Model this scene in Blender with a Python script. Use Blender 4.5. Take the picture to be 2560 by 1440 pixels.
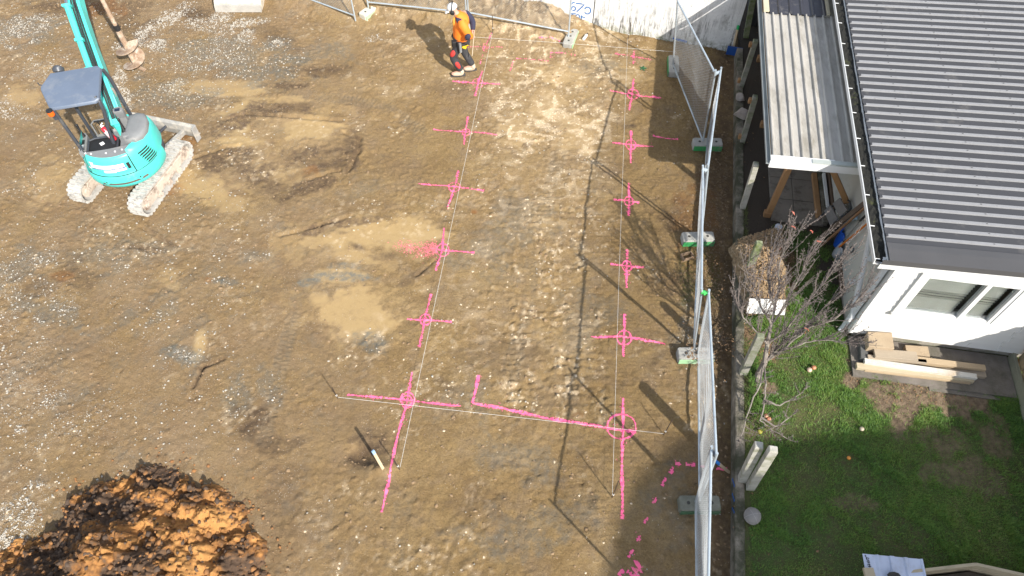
import bpy, bmesh, math, random
import numpy as np
from mathutils import Vector, Matrix, Euler

for o in list(bpy.data.objects):
    bpy.data.objects.remove(o)
S = bpy.context.scene
COL = S.collection
rnd = random.Random(7)

# ------------------------------------------------------------------ camera, sky, sun, exposure
CH = 10.6                      # height of the drone above the building site, m
DEP = math.radians(55.4)       # how steeply it looks down
FPX = 1800.0                   # focal length in pixels of the 2560 px wide photograph
cd, sd = math.cos(DEP), math.sin(DEP)
cam = bpy.data.cameras.new('camera')
cam.sensor_width = 36.0
cam.lens = FPX / 2560 * 36
cam.clip_start = 0.1
cam.clip_end = 2000
co = bpy.data.objects.new('camera', cam)
co.location = (0, 0, CH)
co.rotation_euler = (math.pi / 2 - DEP, 0, 0)
COL.objects.link(co)
S.camera = co

SUN_EL = math.radians(37.5)
SUN_AZ = Vector((0.575, -0.818, 0)).normalized()      # horizontal direction towards the sun
SUNV = Vector((SUN_AZ.x * math.cos(SUN_EL), SUN_AZ.y * math.cos(SUN_EL), math.sin(SUN_EL)))
W = bpy.data.worlds.new('World')
S.world = W
W.use_nodes = True
nt = W.node_tree
sky = nt.nodes.new('ShaderNodeTexSky')
sky.sky_type = 'NISHITA'
sky.sun_disc = False
sky.sun_elevation = SUN_EL
sky.sun_rotation = math.atan2(SUN_AZ.x, SUN_AZ.y)
bgn = nt.nodes['Background']
bgn.inputs['Strength'].default_value = 0.15
hs = nt.nodes.new('ShaderNodeHueSaturation')          # thin broken cloud greys the blue of the sky
hs.inputs['Saturation'].default_value = 0.55
nt.links.new(sky.outputs[0], hs.inputs['Color'])
nt.links.new(hs.outputs[0], bgn.inputs['Color'])
sl = bpy.data.lights.new('sun', 'SUN')
sl.energy = 4.2
sl.angle = math.radians(0.55)
sl.color = (1.0, 0.95, 0.87)
so = bpy.data.objects.new('sun', sl)
so.rotation_euler = (-SUNV).to_track_quat('-Z', 'Y').to_euler()
so.location = SUNV * 60
COL.objects.link(so)
S.view_settings.view_transform = 'Standard'
S.view_settings.look = 'None'
S.view_settings.exposure = 0.83
S.view_settings.gamma = 1
S.view_settings.use_curve_mapping = False

# ------------------------------------------------------------------ survey helpers
def P(u, v, z=0.0):
    """world point at height z seen at pixel (u, v) of the 2560x1440 photograph"""
    p = 720.0 - v
    y = cd * FPX + sd * p
    dz = sd * FPX - cd * p
    t = (CH - z) / dz
    return Vector(((u - 1280) * t, y * t, z))

def ztop(base, v):
    """height of a point straight above base that appears on image row v"""
    p = 720.0 - v
    return CH - base.y * (sd * FPX - cd * p) / (cd * FPX + sd * p)

def PV(u, v, y):
    """world point at depth y seen at pixel (u, v)"""
    p = 720.0 - v
    t = y / (cd * FPX + sd * p)
    return Vector(((u - 1280) * t, y, CH - t * (sd * FPX - cd * p)))

def UV(x, y, z=0.0):
    """pixel of world points (numpy)"""
    dz = z - CH
    dep = y * cd - dz * sd
    return 1280 + FPX * x / dep, 720 - FPX * (y * sd + dz * cd) / dep

# ------------------------------------------------------------------ noise (numpy)
def vnoise(x, y, seed):
    r = np.random.RandomState(seed)
    n = 256
    g = r.rand(n, n)
    xi = np.floor(x).astype(int); yi = np.floor(y).astype(int)
    fx = x - xi; fy = y - yi
    fx = fx * fx * fx * (fx * (fx * 6 - 15) + 10); fy = fy * fy * fy * (fy * (fy * 6 - 15) + 10)
    a = g[xi % n, yi % n]; b = g[(xi + 1) % n, yi % n]
    c = g[xi % n, (yi + 1) % n]; d = g[(xi + 1) % n, (yi + 1) % n]
    return (a * (1 - fx) + b * fx) * (1 - fy) + (c * (1 - fx) + d * fx) * fy

def fbm(x, y, seed, octv=4, gain=0.5):
    s = 0; a = 1; t = 0
    for k in range(octv):
        ca, sa = math.cos(0.6 * k + seed), math.sin(0.6 * k + seed)
        s = s + a * vnoise((x * ca - y * sa) * 2 ** k + 17.3 * k, (x * sa + y * ca) * 2 ** k + 9.1 * k, seed + k)
        t += a; a *= gain
    return s / t

def ridge(x, y, seed, octv=3):
    s = 0; a = 1; t = 0
    for k in range(octv):
        s = s + a * (1 - np.abs(2 * vnoise(x * 2 ** k + 5.7 * k, y * 2 ** k + 3.3 * k, seed + k) - 1))
        t += a; a *= 0.5
    return s / t

def worley(x, y, seed):
    """nearest-cell noise: distance, second minus first distance, three random values of the cell, offset from its centre"""
    r = np.random.RandomState(seed); n = 128
    jx, jy = r.rand(n, n), r.rand(n, n); rv = r.rand(3, n, n)
    xi, yi = np.floor(x).astype(int), np.floor(y).astype(int)
    b1 = np.full(x.shape, 9.0); b2 = np.full(x.shape, 9.0); A = [np.zeros(x.shape) for _ in range(5)]
    for i in (-1, 0, 1):
        for j in (-1, 0, 1):
            a, b = (xi + i) % n, (yi + j) % n
            ddx = x - (xi + i + jx[a, b]); ddy = y - (yi + j + jy[a, b])
            d = np.hypot(ddx, ddy); c = d < b1
            b2 = np.where(c, b1, np.minimum(b2, d)); b1 = np.where(c, d, b1)
            for k, val in enumerate((rv[0][a, b], rv[1][a, b], rv[2][a, b], ddx, ddy)): A[k] = np.where(c, val, A[k])
    return b1, b2 - b1, A

def sstep(a, b, x):
    t = np.clip((x - a) / (b - a), 0, 1)
    return t * t * (3 - 2 * t)

# ------------------------------------------------------------------ materials
MATS = {}
def nodes_of(m):
    m.use_nodes = True
    t = m.node_tree
    return t, t.nodes['Principled BSDF']

def M(name, c, c2=None, scale=6.0, rough=0.6, metal=0.0, bump=0.0, bscale=40.0, dirt=None, dirt_amt=0.5, dscale=3.0, spec=None, stretch=None, alpha=None):
    """procedural paint / stone / wood: two colours mixed by noise, an optional second stain colour, noise bump"""
    if name in MATS:
        return MATS[name]
    m = bpy.data.materials.new(name)
    t, b = nodes_of(m)
    N = t.nodes.new; L = t.links.new
    tc = N('ShaderNodeTexCoord')
    mp = N('ShaderNodeMapping')
    L(tc.outputs['Object'], mp.inputs[0])
    if stretch:
        mp.inputs['Scale'].default_value = stretch
    n1 = N('ShaderNodeTexNoise'); n1.inputs['Scale'].default_value = scale; n1.inputs['Detail'].default_value = 7; n1.inputs['Roughness'].default_value = 0.62
    L(mp.outputs[0], n1.inputs['Vector'])
    mr = N('ShaderNodeMapRange'); mr.inputs[1].default_value = 0.3; mr.inputs[2].default_value = 0.7
    L(n1.outputs['Fac'], mr.inputs[0])
    mx = N('ShaderNodeMix'); mx.data_type = 'RGBA'
    c2 = c2 or tuple(x * 0.8 for x in c)
    mx.inputs[6].default_value = (*c, 1); mx.inputs[7].default_value = (*c2, 1)
    L(mr.outputs[0], mx.inputs[0])
    out = mx.outputs[2]
    if dirt:
        n2 = N('ShaderNodeTexNoise'); n2.inputs['Scale'].default_value = dscale; n2.inputs['Detail'].default_value = 9; n2.inputs['Roughness'].default_value = 0.68
        L(mp.outputs[0], n2.inputs['Vector'])
        m2 = N('ShaderNodeMapRange'); m2.inputs[1].default_value = 0.62 - 0.3 * dirt_amt; m2.inputs[2].default_value = 0.78 - 0.25 * dirt_amt
        L(n2.outputs['Fac'], m2.inputs[0])
        x2 = N('ShaderNodeMix'); x2.data_type = 'RGBA'
        x2.inputs[7].default_value = (*dirt, 1)
        L(m2.outputs[0], x2.inputs[0]); L(out, x2.inputs[6])
        out = x2.outputs[2]
    L(out, b.inputs['Base Color'])
    b.inputs['Roughness'].default_value = rough
    b.inputs['Metallic'].default_value = metal
    if spec is not None:
        b.inputs['Specular IOR Level'].default_value = spec
    if alpha is not None:
        b.inputs['Alpha'].default_value = alpha
    if bump:
        n3 = N('ShaderNodeTexNoise'); n3.inputs['Scale'].default_value = bscale; n3.inputs['Detail'].default_value = 5
        L(mp.outputs[0], n3.inputs['Vector'])
        bp = N('ShaderNodeBump'); bp.inputs['Strength'].default_value = bump; bp.inputs['Distance'].default_value = 0.02
        L(n3.outputs['Fac'], bp.inputs['Height']); L(bp.outputs[0], b.inputs['Normal'])
    MATS[name] = m
    return m

# ------------------------------------------------------------------ objects
def wloc(o):
    v = Vector((0, 0, 0))
    while o is not None:
        v = v + o.location
        o = o.parent
    return v

def tag(o, label=None, cat=None, group=None, kind=None):
    if label: o['label'] = label
    if cat: o['category'] = cat
    if group: o['group'] = group
    if kind: o['kind'] = kind
    return o

def thing(name, label, cat, loc=(0, 0, 0), rotz=0.0, group=None):
    o = bpy.data.objects.new(name, None)
    o.empty_display_size = 0.2
    o.location = loc
    o.rotation_euler = (0, 0, rotz)
    COL.objects.link(o)
    return tag(o, label, cat, group)

def frame(d, up=Vector((0, 0, 1))):
    """rotation matrix whose X axis runs along d, Z as near to up as possible"""
    x = Vector(d).normalized()
    y = Vector(up).cross(x)
    if y.length < 1e-5:
        y = Vector((0, 1, 0)).cross(x)
        if y.length < 1e-5: y = Vector((1, 0, 0))
    y.normalize()
    z = x.cross(y)
    return Matrix((x, y, z)).transposed()

class MB:
    def __init__(s):
        s.v = []; s.f = []
    def add(s, vs, fs):
        n = len(s.v)
        s.v += [Vector(p) for p in vs]
        s.f += [tuple(i + n for i in f) for f in fs]
        return s
    def box(s, c, d, R=None):
        c = Vector(c); R = R or Matrix.Identity(3)
        h = Vector(d) / 2
        vs = [c + R @ Vector((x * h.x, y * h.y, z * h.z)) for x in (-1, 1) for y in (-1, 1) for z in (-1, 1)]
        return s.add(vs, [(0, 1, 3, 2), (4, 6, 7, 5), (0, 4, 5, 1), (2, 3, 7, 6), (0, 2, 6, 4), (1, 5, 7, 3)])
    def bx(s, x0, x1, y0, y1, z0, z1):
        return s.box(((x0 + x1) / 2, (y0 + y1) / 2, (z0 + z1) / 2), (abs(x1 - x0), abs(y1 - y0), abs(z1 - z0)))
    def beam(s, a, b, w, h, up=(0, 0, 1)):
        a = Vector(a); b = Vector(b)
        return s.box((a + b) / 2, ((b - a).length, w, h), frame(b - a, up))
    def tube(s, pts, r, n=8, cap=True, closed=False):
        pts = [Vector(p) for p in pts]
        k = len(pts)
        rs = r if isinstance(r, (list, tuple)) else [r] * k
        prev = None; vs = []
        for i, p in enumerate(pts):
            if closed: d = pts[(i + 1) % k] - pts[i - 1]
            else: d = pts[min(i + 1, k - 1)] - pts[max(i - 1, 0)]
            if d.length < 1e-9: d = Vector((0, 0, 1))
            d.normalize()
            if prev is None:
                a = Vector((0, 0, 1)) if abs(d.z) < 0.9 else Vector((1, 0, 0))
                e = a.cross(d).normalized()
            else:
                e = prev - d * prev.dot(d)
                if e.length < 1e-6: e = Vector((1, 0, 0)).cross(d)
                e.normalize()
            prev = e
            g = d.cross(e)
            for j in range(n):
                t = 2 * math.pi * j / n
                vs.append(p + (e * math.cos(t) + g * math.sin(t)) * rs[i])
        fs = []
        m = k if closed else k - 1
        for i in range(m):
            for j in range(n):
                a = i * n + j; b = i * n + (j + 1) % n
                c = ((i + 1) % k) * n + (j + 1) % n; d = ((i + 1) % k) * n + j
                fs.append((a, b, c, d))
        if cap and not closed:
            fs.append(tuple(range(n - 1, -1, -1)))
            fs.append(tuple((k - 1) * n + j for j in range(n)))
        return s.add(vs, fs)
    def cyl(s, a, b, r, n=16, r2=None):
        return s.tube([a, b], [r, r if r2 is None else r2], n)
    def ball(s, c, r, n=12, m=8, sc=(1, 1, 1), R=None):
        c = Vector(c); R = R or Matrix.Identity(3)
        vs = [c + R @ Vector((0, 0, -r * sc[2]))]
        for i in range(1, m):
            a = -math.pi / 2 + math.pi * i / m
            for j in range(n):
                t = 2 * math.pi * j / n
                vs.append(c + R @ Vector((r * sc[0] * math.cos(a) * math.cos(t), r * sc[1] * math.cos(a) * math.sin(t), r * sc[2] * math.sin(a))))
        vs.append(c + R @ Vector((0, 0, r * sc[2])))
        fs = []
        for j in range(n):
            fs.append((0, 1 + (j + 1) % n, 1 + j))
            fs.append((len(vs) - 1, 1 + (m - 2) * n + j, 1 + (m - 2) * n + (j + 1) % n))
        for i in range(m - 2):
            for j in range(n):
                a = 1 + i * n + j; b = 1 + i * n + (j + 1) % n
                fs.append((a, b, b + n, a + n))
        return s.add(vs, fs)
    def loft(s, rings, cap=True, closed=True):
        k = len(rings[0]); vs = [p for r in rings for p in r]; fs = []
        for i in range(len(rings) - 1):
            for j in range(k if closed else k - 1):
                a = i * k + j; b = i * k + (j + 1) % k
                fs.append((a, b, b + k, a + k))
        if cap:
            fs.append(tuple(range(k - 1, -1, -1)))
            fs.append(tuple((len(rings) - 1) * k + j for j in range(k)))
        return s.add(vs, fs)
    def prism(s, poly, o, ax, ay, az, d):
        """polygon (2-D) in the plane o + ax*x + ay*y, thickened by d along az"""
        o = Vector(o); ax = Vector(ax); ay = Vector(ay); az = Vector(az)
        a = [o + ax * p[0] + ay * p[1] for p in poly]
        b = [p + az * d for p in a]
        return s.loft([a, b])
    def build(s, name, mat, parent=None, smooth=False, bevel=0.0, world=False, label=None, cat=None, group=None, kind=None, sharp=40, seg=2):
        vs = s.v
        off = Vector((0, 0, 0))
        if parent is not None and world:
            off = wloc(parent)
        elif parent is None:
            xs = [p.x for p in vs]; ys = [p.y for p in vs]; zs = [p.z for p in vs]
            off = Vector(((min(xs) + max(xs)) / 2, (min(ys) + max(ys)) / 2, min(zs)))
        me = bpy.data.meshes.new(name)
        me.from_pydata([tuple(p - off) for p in vs], [], s.f)
        bm = bmesh.new(); bm.from_mesh(me)
        bmesh.ops.recalc_face_normals(bm, faces=bm.faces)
        bm.to_mesh(me); bm.free()
        me.materials.append(mat)
        o = bpy.data.objects.new(name, me)
        COL.objects.link(o)
        if parent is not None:
            o.parent = parent
        else:
            o.location = off
        if bevel:
            md = o.modifiers.new('bevel', 'BEVEL'); md.width = bevel; md.segments = seg; md.limit_method = 'ANGLE'; md.angle_limit = math.radians(50)
        if smooth:
            for p in me.polygons: p.use_smooth = True
            try: me.set_sharp_from_angle(angle=math.radians(sharp))
            except Exception: pass
        return tag(o, label, cat, group, kind)

def np_mesh(name, verts, faces, mat, attrs=None, smooth=True, mat_idx=None):
    """big mesh from numpy: verts (n,3), faces (m,4) or (m,3)"""
    me = bpy.data.meshes.new(name)
    n, m, k = len(verts), len(faces), faces.shape[1]
    me.vertices.add(n); me.loops.add(m * k); me.polygons.add(m)
    me.vertices.foreach_set('co', np.ascontiguousarray(verts, dtype=np.float32).ravel())
    me.loops.foreach_set('vertex_index', np.ascontiguousarray(faces, dtype=np.int32).ravel())
    me.polygons.foreach_set('loop_start', np.arange(0, m * k, k, dtype=np.int32))
    if smooth:
        me.polygons.foreach_set('use_smooth', np.ones(m, dtype=bool))
    me.update(calc_edges=True)
    for key, a in (attrs or {}).items():
        at = me.attributes.new(key, 'FLOAT', 'POINT')
        at.data.foreach_set('value', np.ascontiguousarray(a, dtype=np.float32))
    me.materials.append(mat)
    o = bpy.data.objects.new(name, me)
    COL.objects.link(o)
    return o

def copy_tree(o, parent=None):
    c = o.copy()
    COL.objects.link(c)
    if parent is not None:
        c.parent = parent
    for ch in list(o.children):
        copy_tree(ch, c)
    return c
# ------------------------------------------------------------------ building-site ground
WA, WB = Vector((3.26, 3.47, 0)), Vector((4.48, 10.26, 0))     # left face line of the retaining wall (top edge)
WD = (WB - WA).normalized()
WN = Vector((WD.y, -WD.x, 0))                                  # towards the garden
def wall_x(y): return WA.x + (y - WA.y) * WD.x / WD.y

GS = 0.026
gx0, gx1, gy0, gy1 = -13.2, 6.2, 1.0, 18.0
gxs = np.arange(gx0, gx1, GS); gys = np.arange(gy0, gy1, GS)
GX, GY = np.meshgrid(gxs, gys, indexing='ij')
U, V_ = UV(GX, GY)
nb = fbm(GX * 1.1, GY * 1.1, 3, 5)          # broad patches
nm = fbm(GX * 4.0, GY * 4.0, 11, 5)         # medium
nf = fbm(GX * 13.0, GY * 13.0, 23, 3)       # fine
# streaks dragged by the tracks, roughly along the picture's rows
ca, sa = math.cos(0.22), math.sin(0.22)
sx, sy = GX * ca + GY * sa, -GX * sa + GY * ca
warp = (nb - 0.5) * 1.6
st = fbm(sx * 0.9 + warp, sy * 4.5 + warp * 2.5, 31, 5)
st2 = ridge(sx * 1.6 + warp, sy * 6.0 + warp * 3, 37, 4)

def blob(u, v, ru, rv, a=0.0, n=0.55, soft=0.5):
    """soft-edged patch of ground with a ragged outline (given where the photograph shows it)"""
    du, dv = U - u, V_ - v
    c, s = math.cos(math.radians(a)), math.sin(math.radians(a))
    d = np.sqrt(((du * c + dv * s) / ru) ** 2 + ((-du * s + dv * c) / rv) ** 2)
    d = d + (nm - 0.5) * n * 2.2 + (st - 0.5) * n * 1.4 + (nf - 0.5) * n * 0.8
    return 1 - sstep(1 - soft, 1 + soft * 0.3, d)

def blobs(lst):
    m = np.zeros_like(GX)
    for b in lst:
        k = b[6] if len(b) > 6 else 1.0
        m = np.maximum(m, k * blob(*b[:6]))
    return m

wet = blobs([(890, 610, 190, 80, 0, .7, .4), (880, 760, 160, 95, 10, .7, .4), (700, 330, 200, 70, -8, .8, .35), (930, 592, 135, 48, -6, .55), (1030, 575, 80, 44, 0, .6), (850, 600, 55, 26, 0, .45), (900, 640, 70, 30, 0, .5, .8),
             (880, 772, 118, 64, 15, .62), (845, 690, 75, 24, 0, .5, .9), (800, 740, 50, 40, 0, .6, .7), (780, 605, 40, 24, 0, .5, .8),
             (775, 325, 95, 30, -4, .5), (590, 322, 55, 18, -8, .5), (600, 355, 70, 16, 0, .5), (560, 228, 120, 13, 0, .45, .8), (545, 212, 110, 16, -3, .5, .7),
             (600, 270, 70, 22, -20, .5, .8), (500, 470, 90, 40, 15, .6, .8), (470, 420, 40, 30, 0, .5, .7), (560, 505, 70, 30, 10, .6, .6), (720, 250, 70, 14, 0, .6, .7), (690, 420, 120, 40, -15, .75, .6),
             (130, 460, 70, 60, 30, .9, .4), (500, 860, 18, 50, 12, .3, .9), (430, 690, 40, 30, 0, .6, .5), (60, 240, 60, 25, 0, .6, .6),
             (1350, 260, 60, 60, 20, .8, .6), (1300, 340, 60, 30, 0, .8, .6), (1440, 330, 60, 60, 0, .8, .5), (1390, 190, 90, 30, 0, .8, .6), (1560, 180, 60, 40, 0, .8, .5), (740, 610, 60, 60, 0, .9, .4)])
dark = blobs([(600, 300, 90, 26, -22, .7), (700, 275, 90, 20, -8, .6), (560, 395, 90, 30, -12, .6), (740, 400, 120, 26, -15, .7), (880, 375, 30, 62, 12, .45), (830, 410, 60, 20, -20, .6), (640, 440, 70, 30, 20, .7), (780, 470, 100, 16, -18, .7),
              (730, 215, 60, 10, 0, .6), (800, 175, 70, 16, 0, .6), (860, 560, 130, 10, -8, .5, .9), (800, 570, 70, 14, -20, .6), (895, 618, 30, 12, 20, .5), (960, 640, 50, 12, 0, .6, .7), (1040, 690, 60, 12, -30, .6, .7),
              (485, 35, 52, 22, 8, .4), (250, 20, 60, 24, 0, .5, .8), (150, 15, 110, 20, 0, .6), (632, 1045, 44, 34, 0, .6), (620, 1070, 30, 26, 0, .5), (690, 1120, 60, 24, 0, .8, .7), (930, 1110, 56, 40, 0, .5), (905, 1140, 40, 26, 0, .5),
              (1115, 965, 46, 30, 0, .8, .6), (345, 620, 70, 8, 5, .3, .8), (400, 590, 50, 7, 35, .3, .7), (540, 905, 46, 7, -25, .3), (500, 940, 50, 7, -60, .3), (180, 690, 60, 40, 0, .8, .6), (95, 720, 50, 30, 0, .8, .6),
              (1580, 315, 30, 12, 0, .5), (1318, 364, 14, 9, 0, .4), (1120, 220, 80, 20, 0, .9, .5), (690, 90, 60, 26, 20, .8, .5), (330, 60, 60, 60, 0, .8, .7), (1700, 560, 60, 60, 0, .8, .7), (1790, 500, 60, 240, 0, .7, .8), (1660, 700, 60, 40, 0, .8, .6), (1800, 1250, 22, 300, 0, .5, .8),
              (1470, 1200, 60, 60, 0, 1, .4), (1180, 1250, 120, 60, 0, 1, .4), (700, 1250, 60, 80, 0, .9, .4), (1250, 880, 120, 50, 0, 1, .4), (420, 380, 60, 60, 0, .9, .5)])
grey = blobs([(690, 112, 42, 24, 0, .5), (740, 150, 64, 14, 5, .5), (560, 130, 160, 46, 8, .7, .75), (620, 180, 150, 30, 4, .7, .8), (400, 225, 80, 40, -20, .7, .7), (470, 250, 90, 24, -15, .6, .7), (700, 180, 70, 14, -6, .6), (60, 75, 110, 36, 0, .7, .8),
              (860, 692, 100, 14, 2, .5), (770, 708, 44, 12, -10, .4), (930, 862, 44, 30, 10, .5), (860, 665, 70, 12, 0, .6, .8), (560, 706, 40, 12, 10, .5), (640, 640, 40, 20, 0, .6, .6), (460, 890, 60, 24, 0, .6), (120, 780, 110, 36, 20, .8, .7), (60, 660, 70, 50, 0, .8, .7), (300, 640, 120, 44, 0, .8, .6),
              (400, 790, 80, 24, -35, .7, .6), (900, 480, 60, 40, 0, .9, .4), (1240, 640, 70, 60, 0, .8, .6), (1260, 560, 60, 40, 0, .9, .5), (1480, 790, 70, 60, 0, .9, .5), (1500, 170, 60, 30, 0, .8, .7), (1300, 560, 80, 80, 0, .9, .6), (600, 1000, 50, 60, 20, .8, .7), (670, 960, 40, 50, 0, .8, .6),
              (1150, 1000, 90, 40, 0, .9, .5), (1300, 1150, 100, 60, 0, .9, .6), (1400, 1280, 100, 50, 0, .9, .6), (1250, 1350, 110, 60, 0, .9, .6), (820, 130, 70, 26, 0, .7, .6), (1730, 820, 60, 60, 0, .8, .6), (1150, 660, 60, 30, 0, .8, .5), (1680, 1250, 90, 90, 0, .9, .5)])
# pale crushed clay: strongest between the two string lines, thinning downhill
lim = sstep(1150 - (V_ - 100) * 0.12, 1290 - (V_ - 100) * 0.10, U) * (1 - sstep(1500 - (V_ - 100) * 0.05, 1640 - (V_ - 100) * 0.18, U))
lim = lim * (1 - 0.62 * sstep(250, 620, V_)) * (1 - 0.55 * sstep(800, 1100, V_))
lim = np.maximum(lim, 0.55 * blobs([(1080, 150, 130, 90, 20, .8), (1000, 230, 90, 30, 0, .8), (1230, 720, 160, 260, 0, 1, .7), (950, 60, 110, 50, 0, .8, .8)]))
lim = np.maximum(lim, 0.9 * blobs([(1290, 45, 200, 40, 8, .5), (1450, 110, 160, 30, 5, .6), (1180, 20, 60, 50, 0, .6)]))
vein = sstep(0.60, 0.80, ridge(GX * 3.2 + warp * 1.5, GY * 4.6 - warp, 51, 4)) * sstep(0.42, 0.60, fbm(GX * 2.2, GY * 2.2, 57, 4))
pale = np.clip(lim * (0.16 + 0.84 * np.maximum(vein, sstep(0.55, 0.75, nf) * 0.45)), 0, 1)
pale = np.maximum(pale, 0.75 * sstep(0.57, 0.78, nf) * sstep(0.5, 0.7, nb) * 0.7)
tr0 = sstep(1160, 1260, U) * (1 - sstep(1490, 1560, U)) * sstep(430, 560, V_) * (1 - sstep(1010, 1120, V_))
pale = np.maximum(pale, .85 * tr0 * sstep(.54, .72, fbm(GX * 8, GY * 8, 59, 4, .7)) * sstep(.40, .58, nm))
# crushed white rock
gravw = blobs([(430, 40, 78, 22, -28, .5), (372, 75, 52, 18, -20, .5), (500, 60, 60, 20, 0, .6, .7), (372, 112, 44, 18, 0, .5), (300, 122, 22, 16, 0, .5), (600, 62, 80, 12, -12, .5), (560, 40, 30, 16, 0, .5), (545, 75, 50, 24, 0, .6, .7), (620, 95, 30, 16, 0, .6, .8), (690, 110, 20, 10, 0, .4),
               (300, 200, 16, 50, -6, .5), (310, 250, 22, 30, 0, .6), (345, 140, 26, 40, 0, .6, .5), (450, 160, 110, 30, 6, .8, .34), (540, 140, 90, 40, 0, .9, .3), (420, 215, 50, 26, 0, .7, .5), (60, 1290, 60, 60, -30, .7, .8), (30, 1340, 60, 46, -30, .5), (95, 1215, 40, 16, -6, .4, .8), (50, 1075, 26, 16, 0, .4), (120, 1010, 70, 30, -30, .9, .5), (30, 900, 90, 200, 0, 1, .3), (20, 700, 50, 90, 0, .9, .3),
               (60, 70, 80, 34, -20, .8, .5), (20, 270, 60, 26, 20, .8, .5), (120, 165, 60, 40, 0, .9, .35), (110, 655, 40, 20, 0, .7, .4), (150, 745, 60, 40, 30, .9, .3), (460, 890, 26, 14, 0, .5, .6), (930, 95, 30, 12, 0, .5, .5), (170, 1060, 120, 50, -25, 1, .28), (1750, 830, 50, 60, 0, .9, .35)])
moss = blobs([(1722, 720, 22, 50, 0, .5, .9), (1716, 670, 26, 40, 0, .6, .7), (1745, 640, 40, 40, 0, .7, .6), (1785, 720, 20, 60, 0, .6, .7)])
rust = blobs([(1186, 530, 12, 8, 0, .4), (240, 25, 60, 30, 0, .7, .5), (420, 470, 40, 24, 0, .7, .5), (520, 700, 14, 10, 0, .5, .6), (460, 360, 30, 30, 0, .6, .6), (780, 430, 30, 14, 0, .6, .5), (150, 690, 30, 16, 0, .6, .5), (1740, 560, 60, 120, 0, .9, .35), (1450, 1040, 20, 10, 0, .5, .5)])

# relief
rough = 1 - 0.9 * wet
lump = 1 - np.abs(2 * fbm(GX * 5.2, GY * 5.2, 71, 3) - 1)
rough = rough * (.55 + .45 * sstep(700, 1250, U)) * (.75 + .5 * sstep(.42, .62, nb))
H = (fbm(GX * 0.5, GY * 0.5, 61, 3) - 0.5) * 0.07
H += rough * ((fbm(GX * 1.6, GY * 1.6, 67, 5, 0.42) - 0.5) * 0.06 + sstep(0.45, 0.7, fbm(GX * 0.9, GY * 0.9, 73, 3)) * (lump - 0.75) * 0.03 + (fbm(GX * 9, GY * 9, 75, 4, 0.65) - 0.5) * (0.010 + 0.034 * sstep(0.4, 0.7, fbm(GX * 1.3, GY * 1.3, 77, 4))) + 0)
H += (1 - wet) * (fbm(GX * 19, GY * 19, 76, 2, 0.7) - 0.5) * 0.017
H += rough * (st2 - 0.6) * 0.035 * (0.10 + dark)
# pressed cobbly tread between the string lines
tr = sstep(1160, 1260, U) * (1 - sstep(1490, 1560, U)) * sstep(430, 560, V_) * (1 - sstep(1010, 1120, V_))
vor = np.abs(np.sin(GX * 17 + 2.2 * nm * 3)) * np.abs(np.sin(GY * 19 + 2.4 * nb * 4))
H += tr * (vor - 0.4) * 0.035 * sstep(0.35, 0.6, nm)
# long chatter ripples on the left, where the blade dragged
rip = np.sin((GX * 0.35 + GY) * 42 + 6 * nb + 3 * nm)
H += 0.0028 * rip * sstep(0.45, 0.62, fbm(GX * 0.8, GY * 0.8, 83, 3)) * (1 - wet) * (1 - sstep(700, 900, U))
# small clods and crumbs, in patches
w1, e1, A1 = worley(GX * 9 + nm * 2, GY * 11 + nf, 301)
w2, e2, A2 = worley(GX * 17 + nf, GY * 19 + nm * 3, 303)
cl = (A1[0] > .45) * np.clip(1 - 1.7 * w1, 0, 1) ** .7 * (.4 + A1[1]) * sstep(.42, .62, fbm(GX * 1.1, GY * 1.1, 305, 4))
H += (1 - wet) * (cl * .022 + (A2[0] > .5) * np.clip(1 - 1.6 * w2, 0, 1) * .012 * A2[1] - .006 * np.exp(-(e2 / .10) ** 2) * sstep(.45, .6, nm))
# cracked lips
cr = ridge(GX * 1.4 + warp, GY * 2.0, 91, 3)
H -= 0.035 * sstep(0.955, 0.99, cr) * (1 - wet)
H += 0.02 * (grey * 0.3 + gravw * nf)
# deep creases and the hollow beside the survey stake
def crease(pts, w, d):
    global H
    for (a, b) in zip(pts[:-1], pts[1:]):
        A, B = P(*a), P(*b)
        abx, aby = B.x - A.x, B.y - A.y
        t = np.clip(((GX - A.x) * abx + (GY - A.y) * aby) / (abx * abx + aby * aby), 0, 1)
        dd = np.hypot(GX - A.x - t * abx, GY - A.y - t * aby) + (nf - 0.5) * 0.03
        H -= .55 * d * np.exp(-(dd / w) ** 2)
        H += d * 0.22 * np.exp(-((dd - 2.2 * w) / (1.2 * w)) ** 2)
crease([(484, 968), (508, 920), (560, 898)], 0.03, 0.07)
crease([(280, 618), (345, 618), (390, 632)], 0.03, 0.04)
crease([(350, 566), (420, 610)], 0.03, 0.04)
crease([(700, 590), (800, 565), (880, 540)], 0.035, 0.05)
crease([(1040, 690), (1090, 650)], 0.025, 0.05)
crease([(560, 300), (610, 285), (700, 290), (850, 300)], 0.04, 0.05)
crease([(480, 395), (560, 370), (600, 365)], 0.04, 0.05)
crease([(860, 330), (900, 345), (895, 380), (870, 430)], 0.04, 0.06)
crease([(770, 450), (850, 425)], 0.035, 0.06)
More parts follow.
